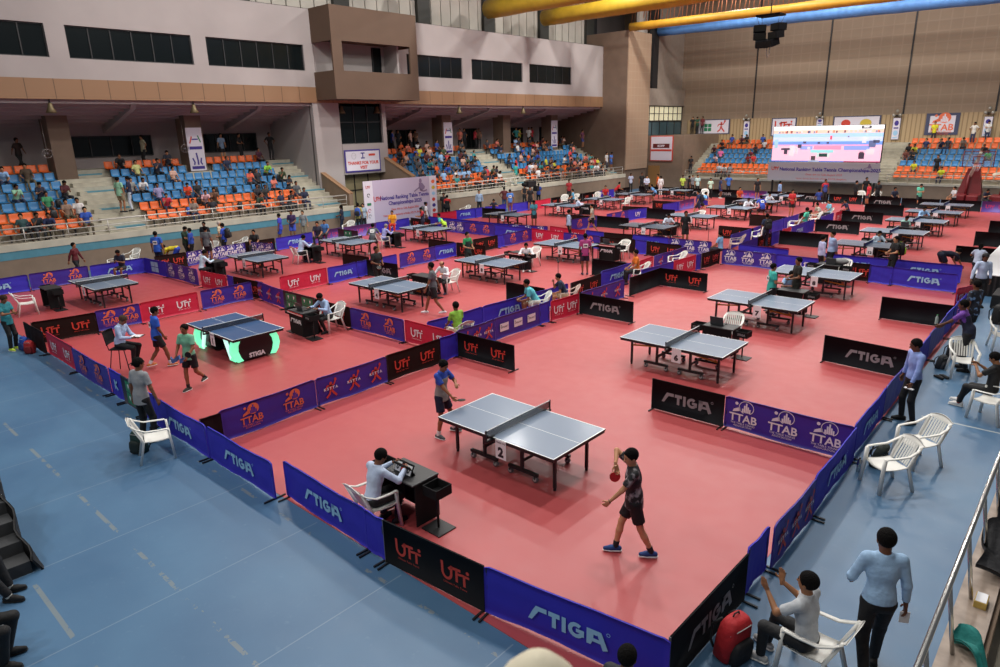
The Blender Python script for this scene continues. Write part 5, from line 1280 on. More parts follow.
# ---------------------------------------------------------------- people on the floor: x, y, heading, pose, colours, label
FLOOR = [
(-33.19,9.26,-48,WALK,'5a1420','15161b','long','long','man in maroon long-sleeved shirt walking by the teal-striped wall at far left',dict()),
(-32.00,10.68,-138,SIT_PHONE,'1c2238','22252e','short','short','person in navy shirt seated behind the blue barrier left of an empty white chair',dict()),
(-32.73,12.56,42,STAND,'1f56b8','1a2038','long','short','man in bright blue shirt with white back number facing the teal-striped wall',dict(bib=1)),
(-32.81,13.34,132,BEND,'d8c42a','2440a8','short','short','person in yellow top bending down behind the dark barrier by the left wall',dict()),
(-33.69,14.28,-48,STAND_PHONE,'16301c','101010','long','short','person in black and green shirt with hands raised to the face, left wall',dict()),
(-33.41,14.45,132,STAND,'1e3f9a','111118','long','long','person in long blue jacket beside the one in black and green',dict()),
(-34.71,15.79,-138,STAND,'14161c','111118','long','short','person in black top standing behind the boy in grey shirt',dict()),
(-32.33,14.73,42,STAND,'5a6064','111118','short','short','boy in grey shirt with red bag straps by the left wall',dict()),
(-34.40,16.44,-48,STAND_ARMS,'c9b89a','40382c','long','short','grey-haired person in cream and purple facing the blue-shirted backpacker',dict(hair='b9a9a0')),
(-33.04,15.95,132,STAND_ARMS,'2549b8','121218','long','short','person in blue shirt wearing a black backpack near the left wall',dict(pack=1)),
(-32.78,17.45,-138,SIT,'121214','20222a','long','short','person in black shirt seated at the wall behind the table with white chair',dict()),
(-34.60,20.02,132,STAND,'3c3cb4','2d45b0','short','short','player in blue and pink kit turned left under the orange seats',dict()),
(-34.95,21.01,-138,STAND_ARMS,'3a2350','3d55c0','short','short','player in purple shirt and blue shorts against the teal stripe',dict()),
(-34.95,21.75,-138,STAND,'85898a','857a62','long','short','man in grey t-shirt and khaki trousers against the teal stripe',dict()),
(-32.30,20.95,-138,SIT,'20243a','16181f','long','short','person in navy shirt seated before the blue barrier with pink letters',dict()),
(-33.11,21.95,-138,SIT,'3f74b4','2a2d38','long','short','man in mid-blue shirt seated at the wall above the pink letters',dict()),
(-35.19,24.62,132,STAND_ARMS,'1a2036','1a2036','long','short','woman in navy dress standing at the end of the teal stripe',dict(female=True,hair_long=True)),
(-34.74,25.53,42,STAND,'b8aa60','23252c','long','short','person in khaki top with blue backpack near the entrance',dict(pack='2b55b4')),
(-34.95,26.07,-138,STAND,'9fb3c6','14151a','long','short','man in pale blue shirt and black trousers beside the big banner',dict()),
(-32.78,26.61,-138,SIT,'e0a020','c02a20','long','short','person in yellow and red seated in front of the big banner',dict()),
(-30.26,26.83,132,STAND_PHONE,'1d2140','1c2036','long','short',"person in navy and red top standing before the banner's right end",dict(stripe='b02030')),
(-31.80,28.50,-48,STAND,'c8ccd2','30323a','long','short',"person in white top with grey backpack at the banner's right end",dict(pack='50555a')),
(-35.02,33.11,-138,STAND,'17181c','101014','long','short','person in black top at the brown wall right of the banner',dict()),
(-34.24,32.69,42,STAND_ARMS,'101014','101014','long','short','person in black shirt with red shoulders right of the banner',dict(stripe='b01c1c')),
(-34.37,36.03,-138,STAND,'93a8c4','14151a','long','long','official in pale blue shirt standing alone at the brown wall',dict()),
(-32.77,35.83,-138,SIT_DESK,'23283c','22252e','long','short','person in dark shirt seated beside a blue bag at brown wall',dict()),
(-34.71,39.16,42,STAND_HIPS,'5a1f24','3a5478','long','short','man in maroon shirt and jeans seen from behind, brown wall',dict()),
(-32.58,37.39,42,STAND,'4a7cc8','7a5a60','short','short','boy in sky blue shirt seen from behind next to the man in maroon',dict(bib=1)),
(-34.79,41.68,-138,STAND_ARMS,'2a2a2e','101014','long','none','person in black waistcoat left of the video camera',dict()),
(-32.89,40.05,-138,STAND,'16161a','101014','short','short','person in black shirt with white badge left of the video camera',dict()),
(-35.03,43.74,42,STAND_ARMS,'1f3a8a','15161b','long','short','camera operator in blue standing at the video camera on the platform',dict()),
(-26.59,32.74,-138,STAND_PHONE,'3f8a9c','15161c','short','short','player in teal shirt standing right of the table by the left wall courts',dict()),
(-34.33,46.96,-138,STAND,'a0242a','15161b','long','short','person in red top with black sleeves at the far brown wall',dict()),
(-31.92,44.26,132,SIT,'57a8d0','2a2d38','long','short','person in turquoise shirt seated by two white chairs, far brown wall',dict()),
(-31.22,47.75,-138,SIT,'b01c22','30323a','long','short','person in red seated beside a white chair, dark barrier in front',dict()),
(-31.59,50.02,-48,READY,'c0202a','22252e','long','short',"player in red leaning over the far table's end",dict()),
(-34.13,56.46,-138,STAND,'a8aec4','14151a','long','short','man in pale lilac shirt standing under the tall tan pier',dict()),
(-33.17,56.83,-138,STAND,'141518','101014','long','short','man all in black standing near the wooden door',dict()),
(-31.40,54.66,-138,STAND_ARMS,'b8c2d6','101014','long','long','official in pale shirt with folded arms beside the wooden door',dict()),
(-31.14,56.17,132,STAND,'d8601c','15161b','long','short','person in orange top beside the one in white under the red-framed sign',dict()),
(-30.26,55.12,42,STAND,'dadada','dadada','long','long','person dressed all in white under the red-framed sign',dict()),
(-28.51,55.83,-138,STAND_ARMS,'b4cc50','22252e','long','short','person in yellow-green top at the far wall corner',dict()),
(-27.44,54.94,-48,STAND,'16171a','101014','long','short','person in black at the far wall right of the yellow-green top',dict()),
(-28.30,57.30,-138,STAND,'7a7c80','101014','long','short','person in white vest over black at the far wall',dict()),
(-27.34,56.31,-138,STAND,'b4d0cc','15161b','long','short','person in pale aqua t-shirt at the far wall',dict()),
(-25.31,54.55,-138,STAND,'b8d4be','14151a','long','short','person in mint white t-shirt standing apart at the far wall',dict()),
(-24.58,54.86,-48,STAND,'26355c','2a3a68','short','short','boy in dark blue kit at the far wall left of the big blue shirt',dict()),
(-24.96,57.28,-138,STAND_HIPS,'3a6fc4','14151a','long','short','man in bright blue t-shirt with hands on hips at the far wall',dict()),
(-21.46,51.38,-138,SIT,'c84a28','c08060','short','short','person in orange seated at the foot of the far wall',dict()),
(-21.52,54.95,-138,STAND,'15161a','15161a','short','short','person in black shirt and shorts at the far wall',dict()),
(-19.27,53.65,-48,STAND,'86a4d0','14151a','long','long','official in blue shirt standing below the screen banner',dict()),
(-15.89,52.18,42,SIT,'24408c','15161b','long','short',"person in blue seated below the screen banner's middle",dict()),
(-16.37,54.94,-138,STAND,'33458a','15161b','long','short','person in blue and red vest below the screen banner',dict(stripe='b02030')),
(-14.45,55.80,-48,STAND,'121316','101014','long','long',"person in black turned right below the screen banner's right end",dict()),
(-14.48,58.55,-138,STAND,'141518','15161b','long','short','person in black behind the yellow bag',dict()),
(-13.19,54.30,132,STAND,'c02838','2a2d38','short','short','person in red holding a yellow bag at the far wall',dict()),
(-12.89,55.45,-138,STAND,'15171e','101014','long','short','person in dark shirt at the right end of the screen banner',dict()),
(-11.74,55.14,-138,SIT,'1c2238','22252e','long','short','person in navy seated among white chairs at the far wall',dict()),
(-10.10,54.76,-138,STAND_PHONE,'58b89c','15161b','short','short','player in mint green shirt and black shorts at the far wall',dict()),
(-8.46,57.66,132,SIT,'c8ccd0','15161b','short','short','person in white and black sitting left of the red hoop base',dict()),
(-6.65,57.63,-138,SIT_PHONE,'181e34','15161b','long','short','person in navy sitting right of the red hoop base',dict()),
(-28.6,12.62,-3,SIT_DESK,'c4d6e6','15161b','long','long','umpire in pale blue shirt behind the red and white barrier, left court',dict()),
(-28.5,17.4,-3,SIT_DESK,'a8bcdc','15161b','long','long','umpire in pale blue shirt on white chair, court by the left wall',dict()),
(-28.6,22.5,-3,SIT_DESK,'9298d0','3a4060','long','long','grey-haired umpire in lilac shirt on white chair before the purple barrier',dict(hair='8a8480')),
(-27.58,21.03,42,READY,'4a4f54','101014','short','short','player in grey shirt with white number at the table before green boards',dict(bib=1)),
(-28.17,26.51,132,READY,'b8e83c','101014','short','short','player in lime and teal shirt leaning over a table',dict(stripe='2f9c98')),
(-20.84,15.99,-93,STAND_ARMS,'111114','111114','long','short','player in black shirt holding a red racket, seen behind a table',dict(racket=1)),
(-16.35,14.79,132,WALK,'5c6064','101014','short','short','player in grey shirt with back number walking beside the umpire desk',dict(bib=1)),
(-18.4,17.3,-165,SIT_DESK,'dcdfe4','15161b','long','long','bald umpire in white shirt beside the player in grey',dict(bald=True)),
(-20.40,20.56,-93,STAND_ARMS,'182c2c','14181c','short','short','player in dark green shirt beside dark barriers, middle court',dict(stripe='1f8a50')),
(-18.61,22.34,-138,SIT_DESK,'e0e2e6','15161b','long','long','umpire in white shirt reading at the desk with red trim, middle court',dict()),
(-16.02,23.08,42,STAND,'a03a78','1a2038','short','short','player in magenta shirt with white number seen from behind',dict(bib=1)),
(-21.35,29.22,-48,STAND,'a8bedc','14151a','long','long','official in pale blue shirt walking between the red barriers',dict()),
(-22.34,32.86,132,WALK,'c8c4b4','15161b','short','short','player in cream t-shirt walking beside the orange and violet barrier',dict()),
(-27.93,39.07,-48,SIT_DESK,'c8d0e4','15161b','long','long','umpire in white shirt at a far table of the left courts',dict()),
(-27.60,49.30,132,READY,'6ca4e0','15182c','short','short','player in light blue lunging at the far left table',dict(bib=1)),
(-18.25,34.21,-138,SIT_DESK,'d0dcec','15161b','long','long','umpire in pale shirt behind a table left of the player in black',dict()),
(-15.91,31.70,-138,STAND,'101114','101114','short','short','player in all black kit standing right of the umpire, middle far court',dict()),
(-21.33,44.79,-48,READY,'6cb4e4','15161b','short','short','player in light blue shirt playing beside the backpacker',dict()),
(-20.56,42.64,132,WALK,'20305c','1c2440','short','short','player in navy with dark backpack striding beside the violet barrier',dict(pack='1c2030')),
(-12.94,29.36,87,SIT,'88b8e0','2a2d38','long','short','coach in light blue shirt on pale pink chair seen from behind',dict()),
(-12.36,33.12,42,STAND,'22304c','1c2440','long','short','person with large black backpack standing in the coaching lane',dict(pack=1)),
(-12.77,40.04,87,SIT_BACK,'4cc0a0','6a4638','short','short','coach in mint green shirt lounging on white chair',dict()),
(-13.13,43.91,132,SIT_KNEES,'cac4b4','3a3028','short','short','coach in cream shirt seated in the far coaching lane',dict()),
(-12.95,44.85,132,SIT,'7cc4dc','2a2d38','long','short','coach in turquoise shirt behind the cream-shirted one',dict()),
(-12.39,46.72,132,SIT_CHIN,'1c2c50','22252e','long','short','coach in navy holding hand to face, far coaching lane',dict()),
(-17.95,44.35,-138,SIT_DESK,'dfe2ea','15161b','long','long','umpire in white shirt left of the player in royal blue',dict()),
(-16.54,43.27,42,READY,'2848b0','14161f','short','short','player in royal blue shirt with white number, crouching at far table',dict(bib=1)),
(-18.15,48.50,-138,SIT_DESK,'dfe2ea','15161b','long','long','umpire in white shirt at the farthest table of the middle courts',dict()),
(-15.64,45.94,-138,STAND_ARMS,'c02c30','101014','short','short','player in red shirt and black shorts standing on the far mat',dict()),
(-7.66,21.42,-48,STAND_ARMS,'35a89c','14161c','short','short','player in teal shirt with number handing over rackets at the desk',dict(bib=1)),
(-7.57,22.63,-138,SIT_DESK,'90b8e0','15161b','long','short','umpire in light blue between the two players at the desk',dict()),
(-7.17,22.26,132,STAND_ARMS,'14160f','1c1a12','short','short','taller player in black and olive shirt right of the seated umpire',dict()),
(-8.17,27.89,-48,STAND,'b4b8dc','101014','long','long','left official in lilac shirt behind the violet barrier',dict()),
(-8.06,28.74,132,STAND_BACKHANDS,'98b0d4','101014','long','long','right official in pale blue shirt behind the violet barrier',dict()),
(-7.62,33.65,-138,SIT_DESK,'c4d8e8','15161b','long','long','umpire in pale blue at the table left of the black and green backpack',dict()),
(-7.73,39.34,-138,SIT_PHONE,'98c8bc','15161b','long','long','umpire in pale mint shirt at a far right table',dict()),
(-7.85,43.87,-138,SIT_DESK,'8cb4dc','15161b','long','long','umpire in light blue shirt at the second farthest right table',dict()),
(-5.89,29.08,132,STAND_ARMS,'101113','101113','long','short','person in black with black and lime backpack beside table',dict(pack='lime')),
(-4.50,30.83,-48,BEND,'141a30','141a30','short','short','person in navy bending down behind the rear blue barrier at right',dict()),
(-3.55,31.78,-3,SIT_DESK,'b8c4dc','1c2030','long','short','dark-haired person in pale shirt sitting at the white table, right edge',dict(female=True,hair_long=True)),
(-13.2,12.8,80,SIT,'86b83c','c8b8a0','short','short','coach in lime green t-shirt on white chair in the centre lane',dict()),
(-13.42,16.62,140,SIT_KNEES,'5cc0cc','c8c4b8','short','short','coach in turquoise t-shirt beside a dark-draped chair back',dict()),
(-13.27,18.0,130,SIT_CHIN,'1c2a44','b09878','short','short','coach in navy t-shirt with printed back on a peach chair',dict()),
(-13.4,22.85,135,SIT,'d8741c','17171a','long','short','coach in orange t-shirt on white chair in the centre lane',dict()),

]
SKINS = ['9c6a4a', '86573c', 'a87654', '754a33', 'b5835f']
seat_under = []
for i, (x, y, a, P, sh, bt, leg, slv, lab, opt) in enumerate(FLOOR):
    opt = dict(opt); pk = opt.pop('pack', None); rk = opt.pop('racket', None)
    near = y < 30
    r, K = build_person(lab, (x, y, .008), math.radians(a), P, H=1.64 + .12 * ((i * 7) % 5) / 4, skin=SKINS[(i * 3) % 5], shirt=sh, bottom=bt, leg=leg, sleeve=slv, res=.022 if near else .03,
                 shoes=['1a1a1e', 'd8d8d8', '30304a'][i % 3], hands=True, build=[1, .95, 1.08, 1.0][i % 4], **opt)
    if pk:
        c1, c2 = ('101012', '9ad030') if pk == 'lime' else (('141416', '202024') if pk == 1 else (pk, '202026'))
        q = K['chest'] - K['fwd'] * .21 - K['up'] * .24; w = world_pt(r, q)
        backpack('backpack worn by the ' + ' '.join(lab.replace('person', 'one').split()[:9]), w, math.radians(a) , c1, c2, 1.0)
    if rk: w = world_pt(r, K['wR'] + K['dR'] * .09); racket('red racket held by the black-shirted player behind the table', w, (.3, -.6, -.6), (.7, -.7, .2))

# ---------------------------------------------------------------- stadium seats and spectators
M_ORSEAT = mat('orange_seat_plastic', (.72, .13, .022), .45, vary=.08, vscale=.7); M_BLSEAT = mat('blue_seat_plastic', (.03, .18, .40), .45, vary=.10, vscale=.7)
M_SEATLEG = mat('seat_bracket_steel', (.05, .05, .055), .6)
def seat_mesh(m):
    M = MB()
    M.sheet(lambda u, v: ((u - .5) * .43, .20 - v * .38 if v < .6 else (.20 - .228) - (v - .6) * .05 * 4 - .0, 0), 1, 1) if False else None
    prof = [(.23, .405), (.21, .43), (.05, .415), (-.12, .42), (-.18, .46), (-.215, .60), (-.235, .74), (-.245, .79), (-.262, .775)]
    M.sheet(lambda u, v: (lambda q: ((u - .5) * (.44 - .05 * abs(v - .5)), q[0] - .02 * abs(2 * u - 1) ** 2 * (1 if v > .5 else 0) + .02 * (v > .5) * abs(2 * u - 1), q[1] + .015 * abs(2 * u - 1) * (v < .5)))(prof[min(8, int(round(v * 8)))]), 4, 8, 0, True, (0, -.012, -.012))
    M.box(-.03, .03, -.12, -.06, .0, .42, 1); M.box(-.18, .18, -.12, -.08, .38, .41, 1)
    return M.mesh('stadium_seat', [m, M_SEATLEG])
ME_OR, ME_BL = seat_mesh(M_ORSEAT), seat_mesh(M_BLSEAT)
NTH = ['first', 'second', 'third', 'fourth', 'fifth', 'sixth', 'seventh', 'eighth', 'ninth', 'tenth', 'eleventh', 'twelfth', 'thirteenth', 'fourteenth', 'fifteenth', 'sixteenth', 'seventeenth', 'eighteenth', 'nineteenth', 'twentieth', 'twenty-first', 'twenty-second', 'twenty-third', 'twenty-fourth', 'twenty-fifth', 'twenty-sixth', 'twenty-seventh', 'twenty-eighth', 'twenty-ninth', 'thirtieth']
ORD = ['front', 'second', 'third', 'fourth', 'fifth', 'sixth', 'top']
BLOCKS = [('the leftmost block', 5.0, 11.75, 'L'), ('the pillared block', 13.85, 23.25, 'L'), ('the crowded middle block', 32.5, 41.7, 'L'), ('the block by the pier', 44.25, 56.0, 'L'),
          ('the far left block', -30.85, -15.8, 'F'), ('the far right block', -13.75, -5.8, 'F')]
seats = []
for bi, (bn, a, b_, sd) in enumerate(BLOCKS):
    n = int((b_ - a) / .52)
    for k in range(7):
        col = ('O' if k in (0, 1, 6) else 'B') if sd == 'L' else ('O' if k in (0, 1, 5, 6) else 'B')
        for j in range(n):
            u = a + .26 + j * .52
            if sd == 'L':
                x, y, z, rz = XW - 1.02 - .8 * k, u, 1.55 + .4 * k, -PI / 2
                if k >= 5 and any(p - .3 < y < p + 1.25 for p in (11.4, 18.4, 38.95, 46.3, 53.2)): continue
            else: x, y, z, rz = u, YF + .82 + .8 * k + .28, 1.12 + .42 * k, PI
            if sd == 'F' and bi == 4 and k < 6 and -22.3 < x < -14.6: vis = 0
            else: vis = 1
            if not vis: continue
            seats.append((math.hypot(x, y), bi, k, j, x, y, z, rz, col, n))
seats.sort()
stuff = {'O': MB(), 'B': MB()}
for i, (d, bi, k, j, x, y, z, rz, col, n) in enumerate(seats):
    bn = BLOCKS[bi][0]
    if i < 300:
        o = obj_from(ME_OR if col == 'O' else ME_BL, 'stadium_seat'); o.location = (x, y, z); o.rotation_euler = (0, 0, rz)
        tag(o, '%s plastic seat, %s row of %s, %s from left' % ('orange' if col == 'O' else 'blue', ORD[k], bn, NTH[j]), 'seat', 'plastic stadium seats')
rest = MB()
for i, (d, bi, k, j, x, y, z, rz, col, n) in enumerate(seats[300:]):
    me = ME_OR if col == 'O' else ME_BL; M = Matrix.Translation((x, y, z)) @ Matrix.Rotation(rz, 4, 'Z')
    if i == 0: base = {q: ([v.co.copy() for v in m_.vertices], [(tuple(p.vertices), p.material_index) for p in m_.polygons]) for q, m_ in (('O', ME_OR), ('B', ME_BL))}
    vs, fs = base[col]; off = len(rest.v); rest.v += [tuple(M @ v) for v in vs]
    for f, mi in fs: rest.f.append(tuple(q + off for q in f)); rest.m.append(2 if mi else (0 if col == 'O' else 1)); rest.sm.append(True)
tag(rest.build('distant_stadium_seats', [M_ORSEAT, M_BLSEAT, M_SEATLEG]), 'rows of orange and blue plastic seats farther away in the stands', 'seats', kind='stuff')

TPL = []
for i, (P, kw) in enumerate(((SIT, {}), (SIT_KNEES, {}), (SIT_BACK, {}), (SIT_CHIN, {}), (SIT_PHONE, {'hair_long': True, 'female': True}), (SIT, {'leg': 'short'}))):
    r, K = build_person('seated spectator', (0, -20 - i, 0), 0, P, res=.034, hands=False, name='spectator', **kw); TPL.append(r)
_kidl = {r.name: list(r.children) for r in TPL}
CN = {'c': [('8fb4dc', 'pale blue'), ('1b2238', 'navy'), ('c03040', 'red'), ('1c1d22', 'black'), ('d8d8d8', 'white'), ('6a4c3c', 'brown'), ('2b50b0', 'blue'), ('d87868', 'coral'), ('3a4a30', 'olive'), ('50555a', 'grey'), ('c8c83c', 'yellow'), ('4a1420', 'maroon'), ('2f8a8a', 'teal'), ('30303a', 'charcoal'), ('d85a20', 'orange')]}
def cname(h):
    r, g, b_ = [int(h[i:i + 2], 16) for i in (0, 2, 4)]; best = None
    for hh, n in CN['c']:
        e = sum((int(hh[i:i + 2], 16) - v) ** 2 for i, v in zip((0, 2, 4), (r, g, b_)))
        if best is None or e < best[0]: best = (e, n)
    return best[1]
def spectator(x, y, z, rz, colour, label, i):
    r0 = TPL[i % len(TPL)]; r = r0.copy(); COL.objects.link(r); r.location = (x, y, z); r.rotation_euler = (0, 0, rz); r['label'] = label; r['group'] = 'seated spectators'
    rs = random.Random(i * 17 + 3); bt = rs.choice(['16171c', '2a3450', '22252e', '3a3c42', '5a5240'])
    sk = SKINS[rs.randrange(5)]
    for c0 in _kidl[r0.name]:
        c = c0.copy(); COL.objects.link(c); c.parent = r
        m = {'sh': cmat(colour), 'tr': cmat(bt), 'bo': mat('skin_' + sk, hexc(sk), .55, vary=.05, vscale=8)}.get(c0.name[:2])
        if c0.name.startswith('shoe') : m = cmat('1a1a1e')
        if c0.name.startswith('shorts'): m = cmat(bt)
        if m: c.material_slots[0].link = 'OBJECT'; c.material_slots[0].material = m
    s_ = .92 + .1 * rs.random(); r.scale = (s_, s_, s_)
    return r
cnt = 0; taken = set()
def seat_spec(bi, k, j, colour):
    global cnt
    bn, a, b_, sd = BLOCKS[bi]; n = int((b_ - a) / .52)
    if (bi, k, j) in taken or j < 0: return
    taken.add((bi, k, j)); u = a + .26 + j * .52
    x, y, z, rz = (XW - 1.0 - .8 * k, u, 1.53 + .4 * k, -PI / 2) if sd == 'L' else (u, YF + 1.08 + .8 * k, 1.10 + .42 * k, PI)
    if sd == 'L' and k >= 5 and any(p - .3 < y < p + 1.25 for p in (11.4, 18.4, 38.95, 46.3, 53.2)): return
    cnt += 1
    spectator(x, y, z, rz + random.uniform(-.3, .3), colour, 'spectator in %s, %s row of %s, %s from left' % (cname(colour), ORD[k], bn, NTH[j]), cnt)
for k, y, c in [(5, 9.09, '8fb4dc'), (5, 10.09, '4a3a2a'), (3, 9.07, '8fbf9f'), (3, 9.69, '1b2238'), (2, 9.96, '3f8f60'), (1, 10.34, '8a7060'), (1, 10.45, '1f2444'), (0, 9.39, '28345a'), (0, 8.59, '2a4a4c'), (0, 9.04, '222a30'), (3, 11.9, '4a1420'), (1, 11.82, 'd8d2d0'), (0, 11.98, '2b50b0'), (6, 14.4, '1b1b1e'), (5, 14.94, 'b8b878'), (5, 16.09, '22283c'), (6, 17.23, '1b2030'), (4, 16.91, 'c8a090'), (3, 13.97, '8c8c88'), (3, 14.39, 'd8d8d8'), (2, 14.92, '9088b0'), (1, 14.98, 'c03040'), (1, 15.36, 'd03a28'), (2, 16.74, 'd8401c'), (2, 17.33, '1c1d22'), (0, 16.33, '8a7a70'), (1, 17.26, 'd8a8b0'), (0, 17.32, '1b1d28'), (1, 18.0, '6a4c3c'), (3, 20.71, 'd86048'), (5, 20.57, '1c2440'), (6, 23.27, '4a1a30'), (4, 22.64, '8fd04a'), (4, 22.26, '1b1b1e'), (3, 21.42, '24242a'), (3, 23.54, '3a4a30'), (2, 21.97, 'd87868'), (1, 20.23, '2a2a30'), (1, 20.67, '2f3030'), (0, 19.79, '2c4030'), (0, 21.55, '1f2a48'), (0, 22.11, '1b1b20'), (2, 23.67, '1f2430'), (1, 23.93, '50555a'), (0, 23.69, '1c2440')]:
    bi = 0 if y < 12.6 else 1; a = BLOCKS[bi][1]; n = int((BLOCKS[bi][2] - a) / .52); seat_spec(bi, k, max(0, min(n - 1, int((y - a) / .52))), c)
for k, x, c in [(5, -30.04, '3a2a30'), (6, -29.78, '3048a0'), (6, -28.44, '5a2a30'), (6, -27.94, '1b1b20'), (6, -26.45, '3050a0'), (5, -25.7, 'd8d8dc'), (4, -30.65, '4a1f28'), (3, -29.81, 'd868a0'), (2, -29.36, 'd8b8c0'), (2, -26.34, '7a2028'), (2, -25.82, 'c02c30'), (0, -28.28, 'c8ccd8'), (0, -27.77, 'dcdce0'), (0, -27.3, '8a8a90'), (3, -26.58, '7a2438'), (4, -26.64, '30242c'), (3, -13.75, '6a3a30'), (4, -13.46, '1b1b1e'), (4, -12.78, 'c8c83c'), (5, -12.38, '24305a'), (5, -11.32, '1f2a48'), (5, -10.02, '6a6058'), (1, -12.31, 'd0cc28'), (0, -10.31, 'c8d028'), (3, -7.61, '30b050'), (5, -10.92, '30303a'), (4, -8.2, '1b1b20'), (3, -13.16, '222226')]:
    bi = 4 if x < -15 else 5; a = BLOCKS[bi][1]; n = int((BLOCKS[bi][2] - a) / .52); seat_spec(bi, k, max(0, min(n - 1, int((x - a) / .52))), c)
rc = random.Random(5); pal = ['1b2238', '1c1d22', '1c1d22', '30303a', 'c03040', 'd8d8d8', '8fb4dc', '6a4c3c', '2b50b0', 'd87868', '3a4a30', '50555a', 'c8c83c', '4a1420', '2f8a8a', 'd85a20', '22252e', 'c8a090']
for bi, dens in ((2, (.62, .55, .42, .40, .50, .60, .35)), (3, (.72, .58, .45, .25, .22, .45, .35))):
    bn, a, b_, sd = BLOCKS[bi]; n = int((b_ - a) / .52)
    for k in range(7):
        for j in range(n):
            if rc.random() < dens[k]: seat_spec(bi, k, j, rc.choice(pal))
# people standing in the stands
STANDERS = [(-37.3, 12.95, 2.35, 30, '8fc0a0', '8a7a60', 'short', 'man in mint polo and khaki shorts standing on the left stairs'),
 (-37.5, 13.5, 2.35, 150, '1c2440', 'b8c0cc', 'long', 'man in navy shirt and pale trousers standing on the left stairs'),
 (-42.6, 16.5, 4.35, 180, 'b8b498', '181818', 'long', 'man in cream shirt standing with his back to the stand top'),
 (-42.6, 10.3, 4.35, -60, '2a1c18', '141414', 'long', 'person in dark clothes striding along the top of the left stand'),
 (-42.5, 21.2, 4.35, -90, '8098b4', '141418', 'short', 'person in pale blue top at the top of the left stand'),
 (-42.5, 22.4, 4.35, -60, '121214', '121214', 'long', 'person in black walking along the top of the left stand'),
 (-42.4, 24.5, 4.35, -90, '141416', '141416', 'long', 'person in black standing in the dark doorway of the left stand'),
 (-36.2, 44.0, 1.6, -60, 'a8c0dc', '15161b', 'long', 'official in pale blue shirt on the stairs of the crowded stand'),
 (-37.0, 43.3, 2.0, -60, 'c02c28', '15161b', 'long', 'person in red on the stairs of the crowded stand'),
 (-36.3, 42.4, 1.6, 90, '2f9a90', 'c8c4b0', 'long', 'person in teal top and pale trousers at the crowded stand rail'),
 (-39.8, 56.6, 4.0, -90, '5a2840', '2a3a78', 'short', 'person in maroon and blue at the pier end of the stand'),
 (-36.6, 56.8, 1.9, -90, '4070c0', '2a3a70', 'short', 'person in blue standing at the pier foot'),
 (-36.7, 56.2, 1.9, -90, 'b8b8b8', '30303a', 'long', 'person in pale grey standing at the pier foot'),
 (-31.4, 63.0, 1.3, 180, '1b1c22', '30323a', 'long', 'person in dark clothes on the far stand stairs, left side'),
 (-34.5, 69.1, 5.02, 180, '14161a', '101010', 'long', 'person in black on the corner platform, left of three'),
 (-34.0, 69.2, 5.02, 180, '22503a', '101010', 'long', 'person in green on the corner platform, middle of three'),
 (-33.4, 69.1, 5.02, 180, '6a2028', '101010', 'long', 'person in maroon cap and top on the corner platform, right of three'),
 (-12.3, 68.7, 4.0, 190, 'd8d028', '22252e', 'long', 'man in yellow t-shirt standing before the orange printed poster'),
 (-9.4, 68.0, 3.9, 160, 'd0ccc4', '2a3050', 'long', 'person in white and blue vest standing in the far right block'),
 (-8.6, 68.9, 4.0, 200, 'dcdcd8', '2a3050', 'long', 'person in white standing beside the last narrow poster'),
 (-10.9, 63.9, 1.5, 180, '121316', '121316', 'long', 'person in black standing in the front rows of the far right block'),
 (-36.2, 66.6, 5.05, 90, '3a5a78', '22252e', 'long', 'person standing inside the lit corner window')]
for i in range(26):
    yy = 33.0 + i * .92
    if any(p - .6 < yy < p + 1.6 for p in (38.95, 46.3, 53.2)): continue
    STANDERS.append((-42.3 - .4 * (i % 2), yy, 4.35, -90 + 30 * ((i * 7) % 5 - 2), rc.choice(pal), '16171c', 'long', 'standing onlooker number %s from left on the dark concourse' % ['one', 'two', 'three', 'four', 'five', 'six', 'seven', 'eight', 'nine', 'ten', 'eleven', 'twelve', 'thirteen', 'fourteen', 'fifteen', 'sixteen', 'seventeen', 'eighteen', 'nineteen', 'twenty', 'twenty-one', 'twenty-two', 'twenty-three', 'twenty-four', 'twenty-five', 'twenty-six'][i]))
for i, (x, y, z, a, sh, bt, leg, lab) in enumerate(STANDERS):
    build_person(lab, (x, y, z), math.radians(a), [STAND, STAND_ARMS, STAND_HIPS, STAND_PHONE][i % 4] if i != 3 else WALK, shirt=sh, bottom=bt, leg=leg, skin=SKINS[i % 5], res=.034, hands=False)
for r in TPL:
    for c in _kidl[r.name]: bpy.data.objects.remove(c)
    bpy.data.objects.remove(r)
# ---------------------------------------------------------------- near people, posed one by one
def pattern_mat():
    m = mat('black_marbled_shirt', (.02, .02, .02), .7); nt, b = nodes(m); vec, s = coords(nt)
    f = ramp(nt, noise(nt, vec, 7, 3, .6), .50, .66); nt.links.new(mixc(nt, f, (.012, .012, .014), (.40, .36, .38)), b.inputs['Base Color']); return m
def pattern_blue():
    m = mat('black_blue_streaked_shirt', (.02, .02, .03), .7); nt, b = nodes(m); vec, s = coords(nt)
    f = ramp(nt, noise(nt, vec, 9, 2, .6), .54, .60); nt.links.new(mixc(nt, f, (.010, .013, .025), (.16, .28, .50)), b.inputs['Base Color']); return m
def near(label, x, y, heading, P, z=.008, **k):
    k.setdefault('res', .013)
    return build_person(label, (x, y, z), math.radians(heading - 90), P, **k)
BROWN = '8a5a3c'
